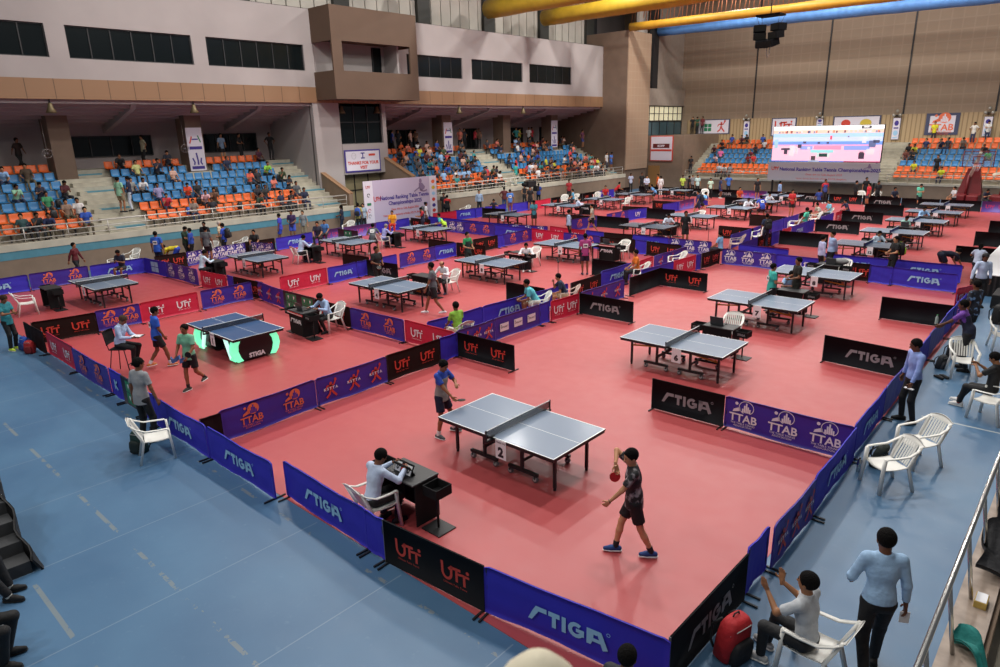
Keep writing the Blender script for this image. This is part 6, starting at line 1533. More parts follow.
# player with the raised racket
P = pose(hip=(0, .02, .90), lean=4, fr=(.06, .27), fl=(-.07, -.26), ptr=.0, fzl=.0, hr=(.03, .30, 1.47), er=(.5, .9, .75), hl=(-.20, .40, .98), el=(-.6, -.6, -.3), head=(-8, -20), tr=0, tl=0, hdr=(-.2, -.25, -1), curl=1.0)
r, K = near('player in black marbled shirt raising a red racket before the face', -4.27, 7.47, 216, P, H=1.66, skin='c48c66', patt=pattern_mat(), bottom='0e0e10', leg='short', shoes='1f3f78', sock='16161a')
M = MB(); M.tube([tuple(np.array(K['wL']) + .026 * np.array([math.cos(t), math.sin(t) * .5, math.sin(t) * .9])) for t in np.linspace(0, 2 * PI, 14)], .006, 5); M.build('wrist_band', cmat('1a1a1a'), r)
w = world_pt(r, K['wR'] + K['dR'] * .07); racket('red racket hanging from the raised hand of the marbled shirt', w, (-.05, .05, -1), (-.62, .75, -.1), 'c8202a')
# boy at the far end of table 2
P = pose(hip=(0, 0, .91), lean=4, fr=(.15, -.02), fl=(-.30, .08), hr=(.16, .38, 1.02), hl=(-.06, .34, 1.22), el=(-.9, -.2, -.6), head=(-20, 10), curl=.8)
r, K = near('boy in grey shirt with blue shoulders at the end of the nearest table', -9.3, 8.48, 12, P, H=1.62, skin='94603f', shirt='8f8a86', stripe='2446a8', bottom='141a34', leg='short', shoes='45494c', sock='e0e0dc')
w = world_pt(r, K['wR'] + K['dR'] * .08); racket('black-sided racket held flat by the boy in grey and blue', w, (.8, .5, .05), (-.1, .1, 1), '14140f')
# near umpire
P = dict(SIT_DESK); P.update(hr=(.22, .50, .93), hl=(-.10, .50, .93), head=(-22, 5), lean=14, hip=(0, 0, .50), fr=(.14, .34), fl=(-.12, .24))
near('umpire in pale blue shirt seated with his back to the near edge', -7.72, 5.50, 86, P, H=1.68, skin='7a4c32', shirt='b4c2da', sleeve='long', bottom='121214', leg='long', shoes='101012')
# umpire on the tall chair
t = thing('tall_umpire_chair', 'tall black umpire chair with metal legs inside the left corner', 'chair', (-18.72, 5.85, .008), math.radians(42 - 90))
MB().box(-.22, .22, -.20, .24, .66, .70).build('seat', M_MATTE, t, bevel=.015)
MB().sheet(lambda u, v: ((u - .5) * .44, -.22 - .05 * v - .04 * math.cos((u - .5) * PI), .80 + .36 * v), 8, 4, thick=(0, -.025, 0)).build('backrest', M_MATTE, t)
M = MB(); [M.tube([(q * .19, -.21, .66), (q * .19, -.27, .95)], .012, 6) for q in (-1, 1)]; M.build('back_support', M_BLACK, t)
for q in (-1, 1):
    for w_ in (-1, 1): MB().tube([(q * .17, w_ * .16, .67), (q * .25, w_ * .27, 0)], .013, 8).build('leg', M_BLACK, t)
MB().tube([(-.22, .22, .26), (.22, .22, .26)], .011, 6).build('foot_rest', M_BLACK, t)
P = pose(hip=(0, 0, .78), lean=12, fr=(.12, .34), fl=(-.10, .30), fzr=.22, fzl=.22, hr=(.14, .42, 1.0), hl=(-.06, .44, .98), head=(-28, 5))
r, K = near('bespectacled umpire in pale shirt writing on a board, tall chair', -18.72, 5.85, 42, P, H=1.68, skin='8a5a3c', shirt='a8bcdc', sleeve='long', bottom='101012', shoes='101012', hair='4a3a30')
t = thing('clipboard', 'clipboard with white sheet held by the umpire on the tall chair', 'clipboard', world_pt(r, (.04, .50, 1.0)), math.radians(42 - 90))
MB().box(-.12, .12, -.16, .16, -.01, 0).build('board', cmat('5a4028'), t); MB().box(-.105, .105, -.15, .13, .001, .004).build('paper', M_CARD, t); MB().box(-.04, .04, .13, .155, .0, .012).build('clip', M_STEEL, t)
# two boys at the show court
P = dict(WALK); P.update(fr=(.09, .24), fl=(-.10, -.26), hr=(.16, .16, .92), hl=(-.25, .14, .92), head=(-10, 0))
near('boy in bright blue shirt with white number walking away from the umpire', -18.32, 6.62, 82, P, H=1.64, skin='7a4c32', shirt='2459c0', bottom='101014', leg='short', shoes='c8743c', sock='d8d8d8', bib=1)
P = pose(lean=2, fr=(.08, .12), fl=(-.09, -.34), fzl=.14, hr=(.20, .24, .96), hl=(-.20, .30, 1.0), head=(2, 0))
r, K = near('boy in mint green polo walking towards the camera with a towel', -16.0, 6.45, -62, P, H=1.62, skin='8a5638', shirt='74b493', bottom='0e0e10', leg='short', shoes='3a3c34', sock='1a1a1a')
t = thing('hand_towel', 'blue crumpled towel carried by the boy in mint polo', 'towel', world_pt(r, (.05, .33, .93)), math.radians(-152))
M = MB(); M.sheet(lambda u, v: ((u - .5) * .34, .05 * math.sin(u * 9) - .03, -.10 * v + .03 * math.cos(u * 12) - .05 * abs(u - .5)), 16, 5, thick=(0, .05, 0)); M.build('towel_cloth', cmat('46649c'), t)
w = world_pt(r, K['wL'] + K['dL'] * .08); racket('racket held up by the boy in mint polo', w, (.4, .3, .8), (.6, -.6, .1), '1a1a1a')
# man in grey t-shirt by the gap
P = pose(lean=5, hr=(.31, .12, .84), hl=(-.28, .02, .84), fr=(.12, .04), fl=(-.12, -.04), head=(-4, 10))
near('man in grey t-shirt seen from behind with a hand on the barrier', -13.80, 4.50, 108, P, H=1.74, skin='7a4c32', shirt='8a8d92', bottom='101013', shoes='15151a')
# show court umpire
P = dict(SIT_DESK); P.update(head=(-28, 0))
near('umpire in pale blue shirt seated behind the red-trimmed show court desk', -17.62, 11.5, -88, P, H=1.68, skin='6a4029', shirt='a0bce0', sleeve='long', bottom='121214', res=.016)
# teal shirt at the left picture edge
near('person in teal shirt looking at a phone at the left picture edge', -23.5, 4.48, 30, dict(STAND_PHONE), H=1.66, skin='8a5a3c', shirt='1f7884', bottom='111114', shoes='b8d040', hair='3a2a22', res=.016)
# official in blue shirt at the right barrier
P = pose(lean=2, hr=(.34, .02, .84), hl=(-.26, .20, .92), fr=(.13, .05), fl=(-.12, -.03), head=(-10, 20), tr=-15, tl=15)
r, K = near('bespectacled man in light blue shirt standing at the right-hand barrier', -2.36, 14.95, 222, P, H=1.74, skin='6a4029', shirt='88a0dc', sleeve='long', bottom='0e0e12', shoes='121214')
M = MB(); hc = K['hc']
for q in (-1, 1):
    c = hc + q * .031 * K['right'] + .098 * K['fwd'] + .010 * K['up']
    M.tube([tuple(c + .021 * math.cos(a) * K['right'] + .016 * math.sin(a) * K['up']) for a in np.linspace(0, 2 * PI, 12)], .0025, 4)
    M.tube([tuple(c + q * .02 * K['right']), tuple(hc + q * .078 * K['right'] + .01 * K['up'])], .0025, 4)
M.build('spectacles', M_BLACK, r)
t = thing('folded_paper', 'folded white paper in the hand of the man in light blue', 'paper', world_pt(r, K['wL'] + K['dL'] * .10), math.radians(-20)); MB().box(-.09, .09, -.03, .03, -.02, 0).build('paper', M_CARD, t, bevel=.004)
# walking man seen from behind, bottom right
P = pose(lean=3, hr=(.28, .02, .84), hl=(-.22, .25, 1.0), el=(-.75, -.7, -.7), fr=(.10, .16), fl=(-.12, -.26), fzl=.05, head=(-6, 0))
r, K = near('man in light blue shirt and black trousers walking away, bottom right', -1.13, 7.24, 120, P, H=1.76, skin='6a4029', shirt='9ec0e2', sleeve='long', bottom='0c0c10', shoes='101012', build=1.0, res=.012)
t = thing('white_slip', 'small white slip in the right hand of the walking man', 'paper', world_pt(r, K['wR'] + K['dR'] * .12), .5); MB().box(-.05, .05, -.003, .003, -.12, .02).build('slip', M_CARD, t)
# clapping boy
P = pose(hip=(0, 0, .50), lean=6, fr=(.14, .50), fl=(-.12, .44), hr=(.13, .40, .98), hl=(-.12, .44, .97), er=(.5, -.2, -.9), el=(-.5, -.2, -.9), head=(6, 0), hdr=(.1, .1, 1), hdl=(-.25, .3, 1), curl=.15)
near('boy in white t-shirt clapping on a white chair, bottom right', -1.66, 6.70, 172, P, H=1.70, skin='9a6a48', shirt='b8bcc0', bottom='16171a', shoes='a8a8a8', res=.012)
# seated person in black at the right edge
P = pose(hip=(0, 0, .50), lean=-2, fr=(.13, .62), fl=(-.10, .52), hr=(.06, .34, .98), hl=(-.06, .34, .96), head=(-25, 0))
r, K = near('person in black with white shoes seated at the right edge', -1.2, 16.5, 165, P, H=1.70, skin='9a6a48', shirt='121316', bottom='101013', shoes='d8d6d2', sock='902020')
t = thing('mobile_phone', 'dark phone in the hands of the person in white shoes', 'phone', world_pt(r, (0, .44, 1.03)), math.radians(75)); MB().box(-.036, .036, -.005, .005, -.07, .07).build('phone_body', M_BLACK, t, bevel=.003)
# bearded man leaning on the barrier
P = pose(lean=22, hip=(0, -.08, .90), hr=(.16, .48, 1.00), hl=(-.10, .52, 1.02), fr=(.12, -.02), fl=(-.12, -.16), head=(10, 0))
r, K = near('bearded man in navy and purple shirt leaning over the right barrier', -2.12, 19.15, 178, P, H=1.76, skin='5c3a26', shirt='1a2038', stripe='6c3c9c', bottom='101014', shoes='141418', res=.016)
F = Field(); hc = K['hc'] / (1.76 / 1.72); F.ell(hc - K['up'] * .06 + K['fwd'] * .03, (.058, .06, .06), None, .01, .004); F.cut(hc - K['up'] * .035, K['up']); v_, f_ = F.mesh(.012); obj_from(field_mesh('beard', [(v_ * 1.76 / 1.72, f_, 0)], [cmat('0d0b0a')]), 'beard', r)
bottle('clear green-capped bottle held by the bearded man', (-2.78, 19.40, 1.0), mat('clear_plastic', (.45, .58, .55), .15, alpha=.7), '2f8a4a')
# patterned shirt
r, K = near('player in black and blue streaked shirt standing beyond the bearded man', -2.3, 21.6, 150, pose(hr=(.28, .10, .84), hl=(-.26, -.02, .82), lean=2), H=1.74, skin='7a4c32', patt=pattern_blue(), bottom='101014', leg='short', shoes='b8b89c', res=.018)
backpack('black backpack beside the streaked shirt at the right edge', (-1.75, 21.9, .62), 1.2, '131316', '0f0f12', 1.1)
# capped umpire
near('umpire in white shirt and dark cap holding the crimson sign', -2.75, 26.3, -60, pose(hr=(.38, .16, .82), lean=2), H=1.74, skin='5c3a26', shirt='b4c4e0', sleeve='long', bottom='101014', cap='101014', res=.018)
# head of a spectator just beyond the bottom edge and the blurred cream cap below the lens
near('dark curly-haired person sitting close to the bottom edge', -2.62, 4.50, 100, dict(SIT), H=1.66, skin='6a4029', shirt='22242c', bottom='16171c')
t = thing('wrapped_post', 'post top wrapped in cream cloth right below the camera', 'post', (-.34, .42, 5.432))
MB().lathe([(.075, -.22), (.070, -.12), (.055, -.06), (.038, -.030), (.020, -.010), (.006, -.001)], n=20).build('cloth_wrap', mat('cream_wrap_cloth', (.66, .60, .45), .8), t)
MB().tube([(0, 0, -4.3), (0, 0, -.15)], .03, 10).build('post', M_STEEL, t)
# legs of people sitting beyond the left edge, and the carpeted steps
near('person in black trousers and black shoes sitting by the steps, bottom left', -10.55, .80, 55, pose(hip=(0, 0, .50), lean=-10, fr=(.12, .60), fl=(-.10, .52), hr=(.2, .1, .62), hl=(-.2, .1, .62)), H=1.74, shirt='dcdcdc', bottom='0c0c10', shoes='0c0c0e', sock='c8c8c0')
chair('white chair of the person in black trousers, bottom left', -10.55, .80, -35)
near('person with black trousers seated nearest the bottom left corner', -9.0, .62, 60, pose(hip=(0, 0, .52), lean=-8, fr=(.14, .34), fl=(-.10, .30), hr=(.2, .0, .62), hl=(-.2, .0, .62)), H=1.76, shirt='50545c', bottom='0b0b0e', shoes='101012')
chair('white chair in the bottom left corner', -9.0, .62, -30)
# ---------------------------------------------------------------- bags and bottles near the barriers
backpack('red and black backpack leaning on the near black barrier', (-2.42, 6.52, 0), 1.3, 'a81820', '17171a', 1.2, 8)
backpack('dark green bag under the white chair left of the gap', (-13.45, 4.20, 0), .4, '14322e', '10201e', .95)
backpack('dark bag under the pair of white chairs', (-2.36, 12.55, 0), 1.6, '16201c', '121417', .95, 15)
bottle('steel flask beside the barrier, by the white chairs', (-2.52, 12.12, 0), M_STEEL, '202020', .27, .038)
backpack('blue net bag at the feet of the person in teal', (-23.25, 4.72, 0), .3, '1f48a0', '16306c', .85)
backpack('red bag beside the dark corner barrier at left', (-22.75, 4.72, 0), .8, 'a01c20', '701418', .8)
backpack('black bag at the feet of the bearded man', (-2.45, 20.0, 0), 1.4, '16161a', '1e1e22', .9, 10)
backpack('grey bag on the floor by the right barrier', (-2.5, 19.0, 0), 1.2, '26282c', '3a3c40', .75, 10)
bottle('green bottle standing by the right barrier', (-2.7, 17.9, 0), mat('green_bottle_plastic', (.10, .45, .36), .3), 'e0e0e0')
def shoes_pair(label, x, y, rz): 
    t = thing('pair_of_shoes', label, 'shoes', (x, y, 0), rz)
    for q in (-1, 1):
        F = Field(); F.cone(v3(q * .07, -.08, .04), v3(q * .07, .06, .045), .038, .04).cone(v3(q * .07, .06, .04), v3(q * .07, .15, .03), .04, .03); F.cut(v3(0, 0, .001), (0, 0, -1)); obj_from(field_mesh('shoe', [F.mesh(.015) + (0,)], [cmat('141416')]), 'shoe', t)
shoes_pair('pair of dark shoes behind the white chair at right', -2.3, 18.2, .9)
tag(MB().tube([(-.30, 9.6, 1.62), (-.28, 9.2, 1.7), (-.26, 8.9, 1.63), (-.22, 8.6, 1.62), (-.3, 8.4, 1.66), (-.24, 8.2, 1.62)], .012, 6).build('yellow_cord', cmat('c8a020')), 'yellow cord lying over the stone coping', 'cord')
M = MB()
for o_, ph in ((0, 0), (.02, 1.5)):
    M.tube([(-.50 - .05 * abs(math.sin(i * .7 + ph)) - o_, 8.2 - i * .12, .01 + (1.5 if i < 3 else max(.0, 1.5 - (i - 2) * .5)) * 0 + .02) for i in range(26)], .008, 5)
tag(M.build('orange_cable', cmat('c05a28')), 'twisted orange cable along the foot of the stone edge', 'cable')
t = thing('power_socket_box', 'small cream socket box fixed on the stone coping', 'socket box', (-.26, 6.85, 1.60), 0)
MB().box(-.05, .05, -.09, .09, 0, .07).build('box_body', cmat('b89a50'), t, bevel=.006); MB().box(-.042, .042, -.08, .08, .07, .074).build('face_plate', M_CARD, t)
tag(MB().sheet(lambda u, v: (-.36 + .30 * u + .02 * math.sin(v * 9), 6.30 - .28 * v - .25 * u * u, 1.66 + .05 * math.sin(v * 7 + u * 4) - .45 * max(0, u - .55) + .02), 14, 10, thick=(0, 0, -.02)).build('teal_cloth', cmat('1a7a74')), 'teal cloth strip tied at the foot of the handrail', 'cloth')
tag(MB().sheet(lambda u, v: (-.38 + .80 * u + .04 * math.sin(v * 14), 7.3 + 2.2 * v, 1.74 - .30 * u + .05 * math.sin(v * 19 + u * 6)), 14, 24, thick=(0, 0, -.04)).build('black_cloth', cmat('0c0d12')), 'black cloth heaped behind the stone coping at right', 'cloth')
# carpeted steps at the left edge
t = thing('portable_steps', 'dark carpeted portable steps at the left picture edge', 'steps', (-10.62, 1.62, 0), math.radians(178))
for k in range(6):
    MB().box(.0 + .32 * k, .34 + .32 * k, 0, 1.5, 0, .19 * (k + 1)).build('step', mat('charcoal_carpet', (.045, .047, .05), .95, bump=.5, bscale=120), t)
MB().sheet(lambda u, v: (-.04 + 2.1 * u, -.03 - .04 * math.sin(u * 20) - .10 * (1 - v) * max(0, 1 - u * 3), (.22 + 1.15 * u) * v + .0), 20, 6, thick=(0, .03, 0)).build('side_cloth', cmat('0b0b0e'), t)
# ---------------------------------------------------------------- white table with a black skirt at the right
t = thing('long_white_table', 'long white-topped table with black skirt at the right edge', 'table', (-2.75, 28.2, 0), 0)
MB().box(-.5, .5, 0, 7.2, .73, .76).build('tabletop', M_CARD, t)
M = MB()
for x in (-.5, .5): M.sheet(lambda u, v, x=x: (x + .018 * math.sin(u * 150), u * 7.2, .73 * v), 160, 1)
for y in (0, 7.2): M.sheet(lambda u, v, y=y: (-.5 + u, y + .018 * math.sin(u * 40), .73 * v), 40, 1)
M.build('skirt', cmat('0e0f12'), t)
t = thing('low_stage_box', 'black-draped low box below the white table, right edge', 'box', (-1.9, 26.8, 0), 0); MB().box(-.5, .9, -.4, .9, 0, .45).build('drape', cmat('0e0f13'), t, bevel=.03)
# ---------------------------------------------------------------- microphone stands, tripod, video camera platform
def micstand(label, x, y, h=1.5):
    t = thing('microphone_stand', label, 'stand', (x, y, .008)); MB().lathe([(.14, 0), (.14, .015), (.03, .03)], n=16).build('base', M_BLACK, t); MB().tube([(0, 0, .02), (0, 0, h)], .011, 6).build('pole', M_BLACK, t); MB().ball((0, 0, h + .03), .04, 0, 8).build('lamp_head', M_BLACK, t)
micstand('thin black pole stand before the coaches, middle court', -14.48, 19.18, 1.3)
micstand('thin black pole stand by the light blue coach', -14.6, 31.6, 1.2)
t = thing('camera_tripod', 'small tripod with blue head before the big banner', 'tripod', (-33.9, 30.4, 0))
for i in range(3): MB().tube([(0, 0, 1.3), (.4 * math.cos(i * 2.1 + .4), .4 * math.sin(i * 2.1 + .4), 0)], .02, 6).build('leg', M_BLACK, t)
MB().box(-.09, .09, -.09, .09, 1.3, 1.46).build('camera_head', cmat('28388c'), t, bevel=.01)
t = thing('video_camera', 'large black video camera with cover on a pedestal by the left stand', 'camera', (-34.6, 42.2, 0))
MB().box(-.25, .25, -.55, .45, 1.55, 2.0).build('camera_body', M_BLACK, t, bevel=.04); MB().tube([(0, -.55, 1.78), (0, -.95, 1.78)], .13, 14).build('lens', M_MATTE, t)
MB().tube([(0, 0, .1), (0, 0, 1.55)], .07, 10).build('pedestal', M_BLACK, t)
for i in range(3): MB().tube([(0, 0, .9), (.5 * math.cos(i * 2.1), .5 * math.sin(i * 2.1), 0)], .025, 6).build('leg', M_BLACK, t)
MB().box(.1, .5, .2, .5, 1.2, 1.6).build('viewfinder', M_BLACK, t)
# ---------------------------------------------------------------- signs, banners, screen
def flat_x(M, x):       # turns an x-z drawing into one lying on a wall facing +x (drawing x runs along +y)
    N = MB(); N.v = [(x - v[1], v[0], v[2]) for v in M.v]; N.f, N.m, N.sm = M.f, M.m, M.sm; return N
P_NB = mat('dark_blue_print', (.05, .03, .25), .6); P_RT = mat('soft_red_print', (.60, .10, .08), .6)
M_BAN = mat('lilac_banner_print', (.50, .43, .56), .6); M_BANW = mat('pale_banner_edge', (.70, .66, .74), .6); M_BANG = mat('grey_banner_print', (.40, .39, .43), .6)
t = thing('tournament_banner', 'large lilac tournament banner standing by the left entrance', 'banner', (-35.0, 26.25, .25))
MB().box(-.05, 0, 0, 6.2, 0, 2.78).build('banner_cloth', M_BAN, t)
M = MB(); M.box(0, .006, 0, .72, 0, 2.78); M.box(0, .006, 5.55, 6.2, 0, 2.78); M.build('side_strips', M_BANW, t)
def bt(txt, size, y, z, m, bold=.004, name='lettering', align='CENTER'):
    M = MB(); put(M, text_geo(txt, size, bold, align=align), y, z); flat_x(M, .012).build(name, m, t)
bt('National Ranking Table Tennis', .34, 3.35, 1.52, P_NB, .010); bt('Championships-2025', .34, 3.35, 1.16, P_NB, .010)
M = MB(); g_utt(M, 1.05, 1.62, .34, small=False); flat_x(M, .012).build('utt_logo', P_RED, t)
bt('Date: 6th to 12th August 2025', .19, 3.3, .80, P_RT); bt('Venue: Sports Authority of India, KSLTA, Bengaluru', .17, 3.2, .45, P_RT)
M = MB(); disc(M, 4.75, 2.52, .12, .15); M.add([(4.6, 0, 2.38), (4.9, 0, 2.38), (5.15, 0, 2.1), (5.05, 0, 1.95), (4.7, 0, 1.85), (4.6, 0, 2.1)], [(0, 1, 2, 3, 4, 5)]); stroke(M, [(4.65, 2.1), (4.45, 2.0), (4.15, 1.85)], .08); stroke(M, [(4.7, 1.92), (5.0, 1.82), (5.3, 1.88)], .10); flat_x(M, .012).build('player_silhouette', mat('mauve_print', (.22, .16, .27), .6), t)
for i, (z, m) in enumerate(((2.4, P_RED), (1.9, M_INK), (1.35, M_GR), (.95, P_PNK), (.6, P_GREY))):
    M = MB(); (g_utt(M, .36, z, .2, small=False) if i == 0 else rect(M, .2, .52, z - .08, z + .08) if i == 2 else stroke(M, arcpts(.36, z, .1, .1, 0, 300), .04)); flat_x(M, .014).build('side_logo', m, t)
for z, m in ((2.4, P_ORG), (2.0, mat('gold_print', (.6, .45, .05), .6)), (1.6, P_SKY), (1.2, P_RED), (.8, P_NB), (.45, P_RED)):
    M = MB(); disc(M, 5.88, z, .16, .12); flat_x(M, .014).build('side_logo', m, t)
for y in (.6, 3.1, 5.6): MB().tube([(-.1, y, 2.7), (-.1, y, -.24)], .03, 6).build('support_pole', M_BLACK, t)
# thanks sign
t = thing('thanks_sign', 'white sign with blue frame reading thanks for your visit', 'sign', (-38.2, 27.35, 3.42))
MB().box(-.04, 0, 0, 2.95, 0, 1.45).build('frame', P_NB, t); MB().box(0, .02, .10, 2.85, .10, 1.35).build('face', M_BANW, t)
t_ = t
M = MB(); put(M, text_geo('THANKS FOR YOUR', .28, .012), 1.48, .50); put(M, text_geo('VISIT', .28, .012), 1.48, .20); flat_x(M, .026).build('lettering', P_RED, t)
M = MB(); stroke(M, arcpts(.72, 1.05, .17, .20, 0, 360, 20), .02); disc(M, .66, 1.08, .02, .02); disc(M, .78, 1.08, .02, .02); flat_x(M, .026).build('emblem', P_GREY, t)
M = MB(); rect(M, 1.30, 1.62, .86, .94); rect(M, 1.30, 1.62, 1.18, 1.26); rect(M, 1.42, 1.50, .9, 1.22); flat_x(M, .026).build('emblem', P_NB, t)
M = MB(); rect(M, 1.95, 2.5, 1.02, 1.16); flat_x(M, .026).build('emblem', P_RED, t)
# far LED screen and banner
t = thing('video_screen', 'big bright LED screen showing a table tennis court', 'screen', (-22.6, 60.3, 2.78), math.radians(0))
W_, H_ = 8.45, 2.85
MB().box(-.02, W_ + .02, .02, .30, -.02, H_ + .02).build('cabinet', M_BLACK, t)
for x in (.2, 8.2): MB().box(x - .06, x + .06, .10, .24, -2.78, 0).build('scaffold_post', M_BLACK, t)
def em(n, c, s_=1.0): return mat('screen_' + n + '%.2f%.2f%.2f' % c, c, .5, emit=s_)
def scr(n, c, x0, x1, z0, z1, y=0.0, s_=.62): M = MB(); M.box(x0, x1, y, y + .015, z0, z1); M.build('picture_' + n, em(n, c, s_), t)
scr('sky', (.95, .98, 1.0), 0, W_, 2.52, H_); scr('stand', (.95, .62, .50), 0, W_, 2.27, 2.54, -.002, .6); scr('wall', (.42, .68, .92), 0, W_, 1.60, 2.28, -.001, .6); scr('pale_wall', (.62, .74, .92), 0, W_, 1.66, 1.98, -.003, .6)
scr('barrier', (.20, .38, .90), 0, W_, 1.36, 1.62, -.004, .6); scr('mat', (1.0, .62, .78), 0, W_, .08, 1.38, .0, .62); scr('pink_strip', (1.0, .45, .70), .4, 8.0, 1.28, 1.38, -.006, .6); scr('crimson', (.98, .35, .55), 3.4, 5.5, 1.0, 1.28, -.008, .6); scr('violet', (.30, .42, .90), 5.7, 7.6, .96, 1.28, -.008, .6); scr('violet_left', (.35, .45, .92), 2.3, 3.3, .98, 1.28, -.008, .6); scr('edge', (.15, .25, .75), 0, 5.8, 0, .09, -.004, .5); scr('maroon_edge', (.40, .05, .15), 5.8, W_, 0, .09, -.004, .4)
scr('table', (.35, .85, .85), 3.15, 4.95, .74, .96, -.014, .6); scr('table_underside', (.04, .12, .10), 3.85, 4.5, .42, .68, -.014, .2); scr('table_leg', (.6, .95, .85), 3.7, 3.82, .36, .74, -.015, .6); scr('table_leg', (.6, .95, .85), 4.52, 4.64, .36, .74, -.015, .6)
rs_ = random.Random(3)
for i_ in range(34): x_ = rs_.uniform(.2, 8.1); scr('spectator', rs_.choice(((.2, .12, .15), (.9, .3, .2), (.25, .3, .5), (.8, .8, .85))), x_, x_ + .13, 2.30, 2.30 + rs_.uniform(.08, .2), -.006, .4)
for x_, z_, w_, h_, c_ in ((1.45, .45, .38, .85, (.92, .95, 1.0)), (1.9, .65, .22, .5, (.85, .88, .95)), (.75, .95, .75, .16, (.08, .06, .1)), (1.0, .62, .28, .34, (.08, .06, .1)), (2.1, 1.12, .3, .28, (.1, .08, .12)), (6.85, .28, .42, .46, (.07, .05, .08)), (6.9, .74, .3, .1, (.25, .15, .2)), (7.4, .62, .55, .42, (.93, .93, .98)), (7.5, 1.18, .5, .5, (.15, .2, .4)), (7.0, 1.5, .3, .45, (.85, .9, 1.0)), (7.8, 1.5, .45, .22, (.12, .12, .2)), (.15, 1.1, .3, .7, (.45, .75, .9)), (4.58, 1.78, .16, .30, (.85, .12, .2)), (5.9, 1.95, .12, .1, (.3, .2, .3)), (2.5, 1.48, .25, .16, (.1, .1, .2)), (3.65, 1.45, .2, .14, (.1, .1, .2)), (4.35, 1.45, .2, .14, (.1, .1, .2)), (3.25, .12, .34, .36, (.10, .07, .08)), (3.05, .02, .85, .14, (.55, .65, .85)), (6.85, 2.60, .7, .2, (.05, .05, .06)), (7.0, 2.66, .4, .1, (.95, .98, 1.0)), (2.9, 1.0, .2, .2, (.9, .9, 1.0))):
    scr('detail', c_, x_, x_ + w_, z_, z_ + h_, -.018 - .002 * (z_ > 2.62), .45)
t = thing('screen_banner', 'grey tournament banner hanging below the LED screen', 'banner', (-22.75, 60.1, 1.24))
MB().box(0, 8.7, 0, .04, 0, 1.5).build('banner_cloth', M_BANG, t)
M = MB(); put(M, text_geo('National Ranking Table Tennis Championships-2025', .37, .012), 4.9, .82, y=-.01); M.build('lettering', P_NB, t)
M = MB(); g_utt(M, .62, .98, .34, small=False, mi=0); o = M.build('utt_logo', P_RED, t); o.location = (0, -.01, 0)
M = MB(); put(M, text_geo('Date: 6th to 12th August 2025', .23), 4.6, .46, y=-.01); put(M, text_geo('Venue: Sports Authority of India, KSLTA, Bengaluru', .19), 4.4, .14, y=-.01); M.build('small_lettering', P_RT, t)
M = MB(); disc(M, 7.95, 1.38, .07, .08); M.add([(7.85, 0, 1.32), (8.05, 0, 1.32), (8.15, 0, 1.12), (7.85, 0, 1.1)], [(0, 1, 2, 3)]); stroke(M, [(7.9, 1.2), (7.6, 1.08)], .05); o = M.build('player_silhouette', mat('mauve_print', (.22, .16, .27), .6), t); o.location = (0, -.01, 0)
# posters on the far wall
def poster(label, x0, x1, z0, z1, draw, frame=.12, y=69.6):
    t = thing('wall_poster', label, 'poster', (x0, y, z0)); w, h = x1 - x0, z1 - z0
    MB().box(0, w, 0, .05, 0, h).build('dark_surround', mat('poster_surround', (.05, .06, .12), .6), t); MB().box(frame, w - frame, -.02, 0, frame * .7, h - frame * .7).build('poster_sheet', M_BANW, t)
    for i, (f, m) in enumerate(draw(w, h)): o = f.build('print', m, t); o.location = (0, -.03, 0)
def d_green(w, h):
    A = MB(); [rect(A, .9 + i * .42, 1.26 + i * .42, .3 + j * .4, .64 + j * .4) for i in range(2) for j in range(2)]; B_ = MB(); g_kstta(B_, w * .75, h * .5, h * .7); return [(A, M_GR), (B_, [P_RED, P_WHT])]
poster('white poster with four green squares at the far left corner', -34.3, -30.65, 4.98, 6.46, d_green)
def d_utt(w, h): A = MB(); g_utt(A, w / 2, h * .55, h * .55, small=False); return [(A, P_RED)]
poster('white poster with red lettering behind the screen, left', -26.4, -24.0, 4.7, 6.4, d_utt)
def d_two(w, h):
    A = MB(); disc(A, w * .28, h * .62, .40, .34); B_ = MB(); disc(B_, w * .70, h * .62, .48, .36); return [(A, P_RED), (B_, mat('gold_print', (.6, .45, .05), .6))]
poster('white poster with red and gold discs behind the screen, right', -20.7, -16.7, 4.7, 6.4, d_two)
def d_ttab(w, h): A = MB(); g_ttab(A, w / 2, h * .45, h * .8, 0, 1); return [(A, [P_ORG, M_BANW])]
poster('white poster with orange bat print at the far right', -13.2, -10.75, 4.65, 6.42, d_ttab, .3)
def d_slim(w, h):
    A = MB(); disc(A, w / 2, h * .75, w * .28, h * .12); rect(A, w * .2, w * .8, h * .5, h * .56); B_ = MB(); disc(B_, w / 2, h * .3, w * .3, h * .12); rect(B_, w * .2, w * .8, h * .06, h * .12); return [(A, P_NB), (B_, P_SKY)]
for x, z0, z1, lab in ((-29.15, 4.55, 6.2, 'narrow white poster on the far wall, left of the screen'), (-22.15, 5.3, 6.3, 'narrow white poster just above the screen'), (-15.7, 4.3, 6.15, 'narrow white poster on the far wall right of the screen'), (-9.05, 4.5, 6.05, 'narrow white poster near the right picture edge')):
    poster(lab, x, x + .62, z0, z1, d_slim, .03, 69.5)
for x, lab in ((-28.85, 'floodlight cluster left of the screen'), (-21.85, 'floodlight cluster above the screen'), (-15.4, 'floodlight cluster right of the screen'), (-8.75, 'floodlight cluster near the right picture edge')):
    t = thing('wall_floodlights', lab, 'lamp', (x, 69.3, 6.35), 0, 'floodlight clusters on the far wall')
    for i, (dx, dz) in enumerate(((-.25, 0), (.25, 0), (0, .35))): MB().ball((dx, 0, dz), .14, 0, 8).build('lamp_head', mat('grey_lamp_metal', (.45, .43, .38), .35, .6), t)
    MB().box(-.3, .3, .1, .35, -.05, .05).build('bracket', M_BLACK, t)
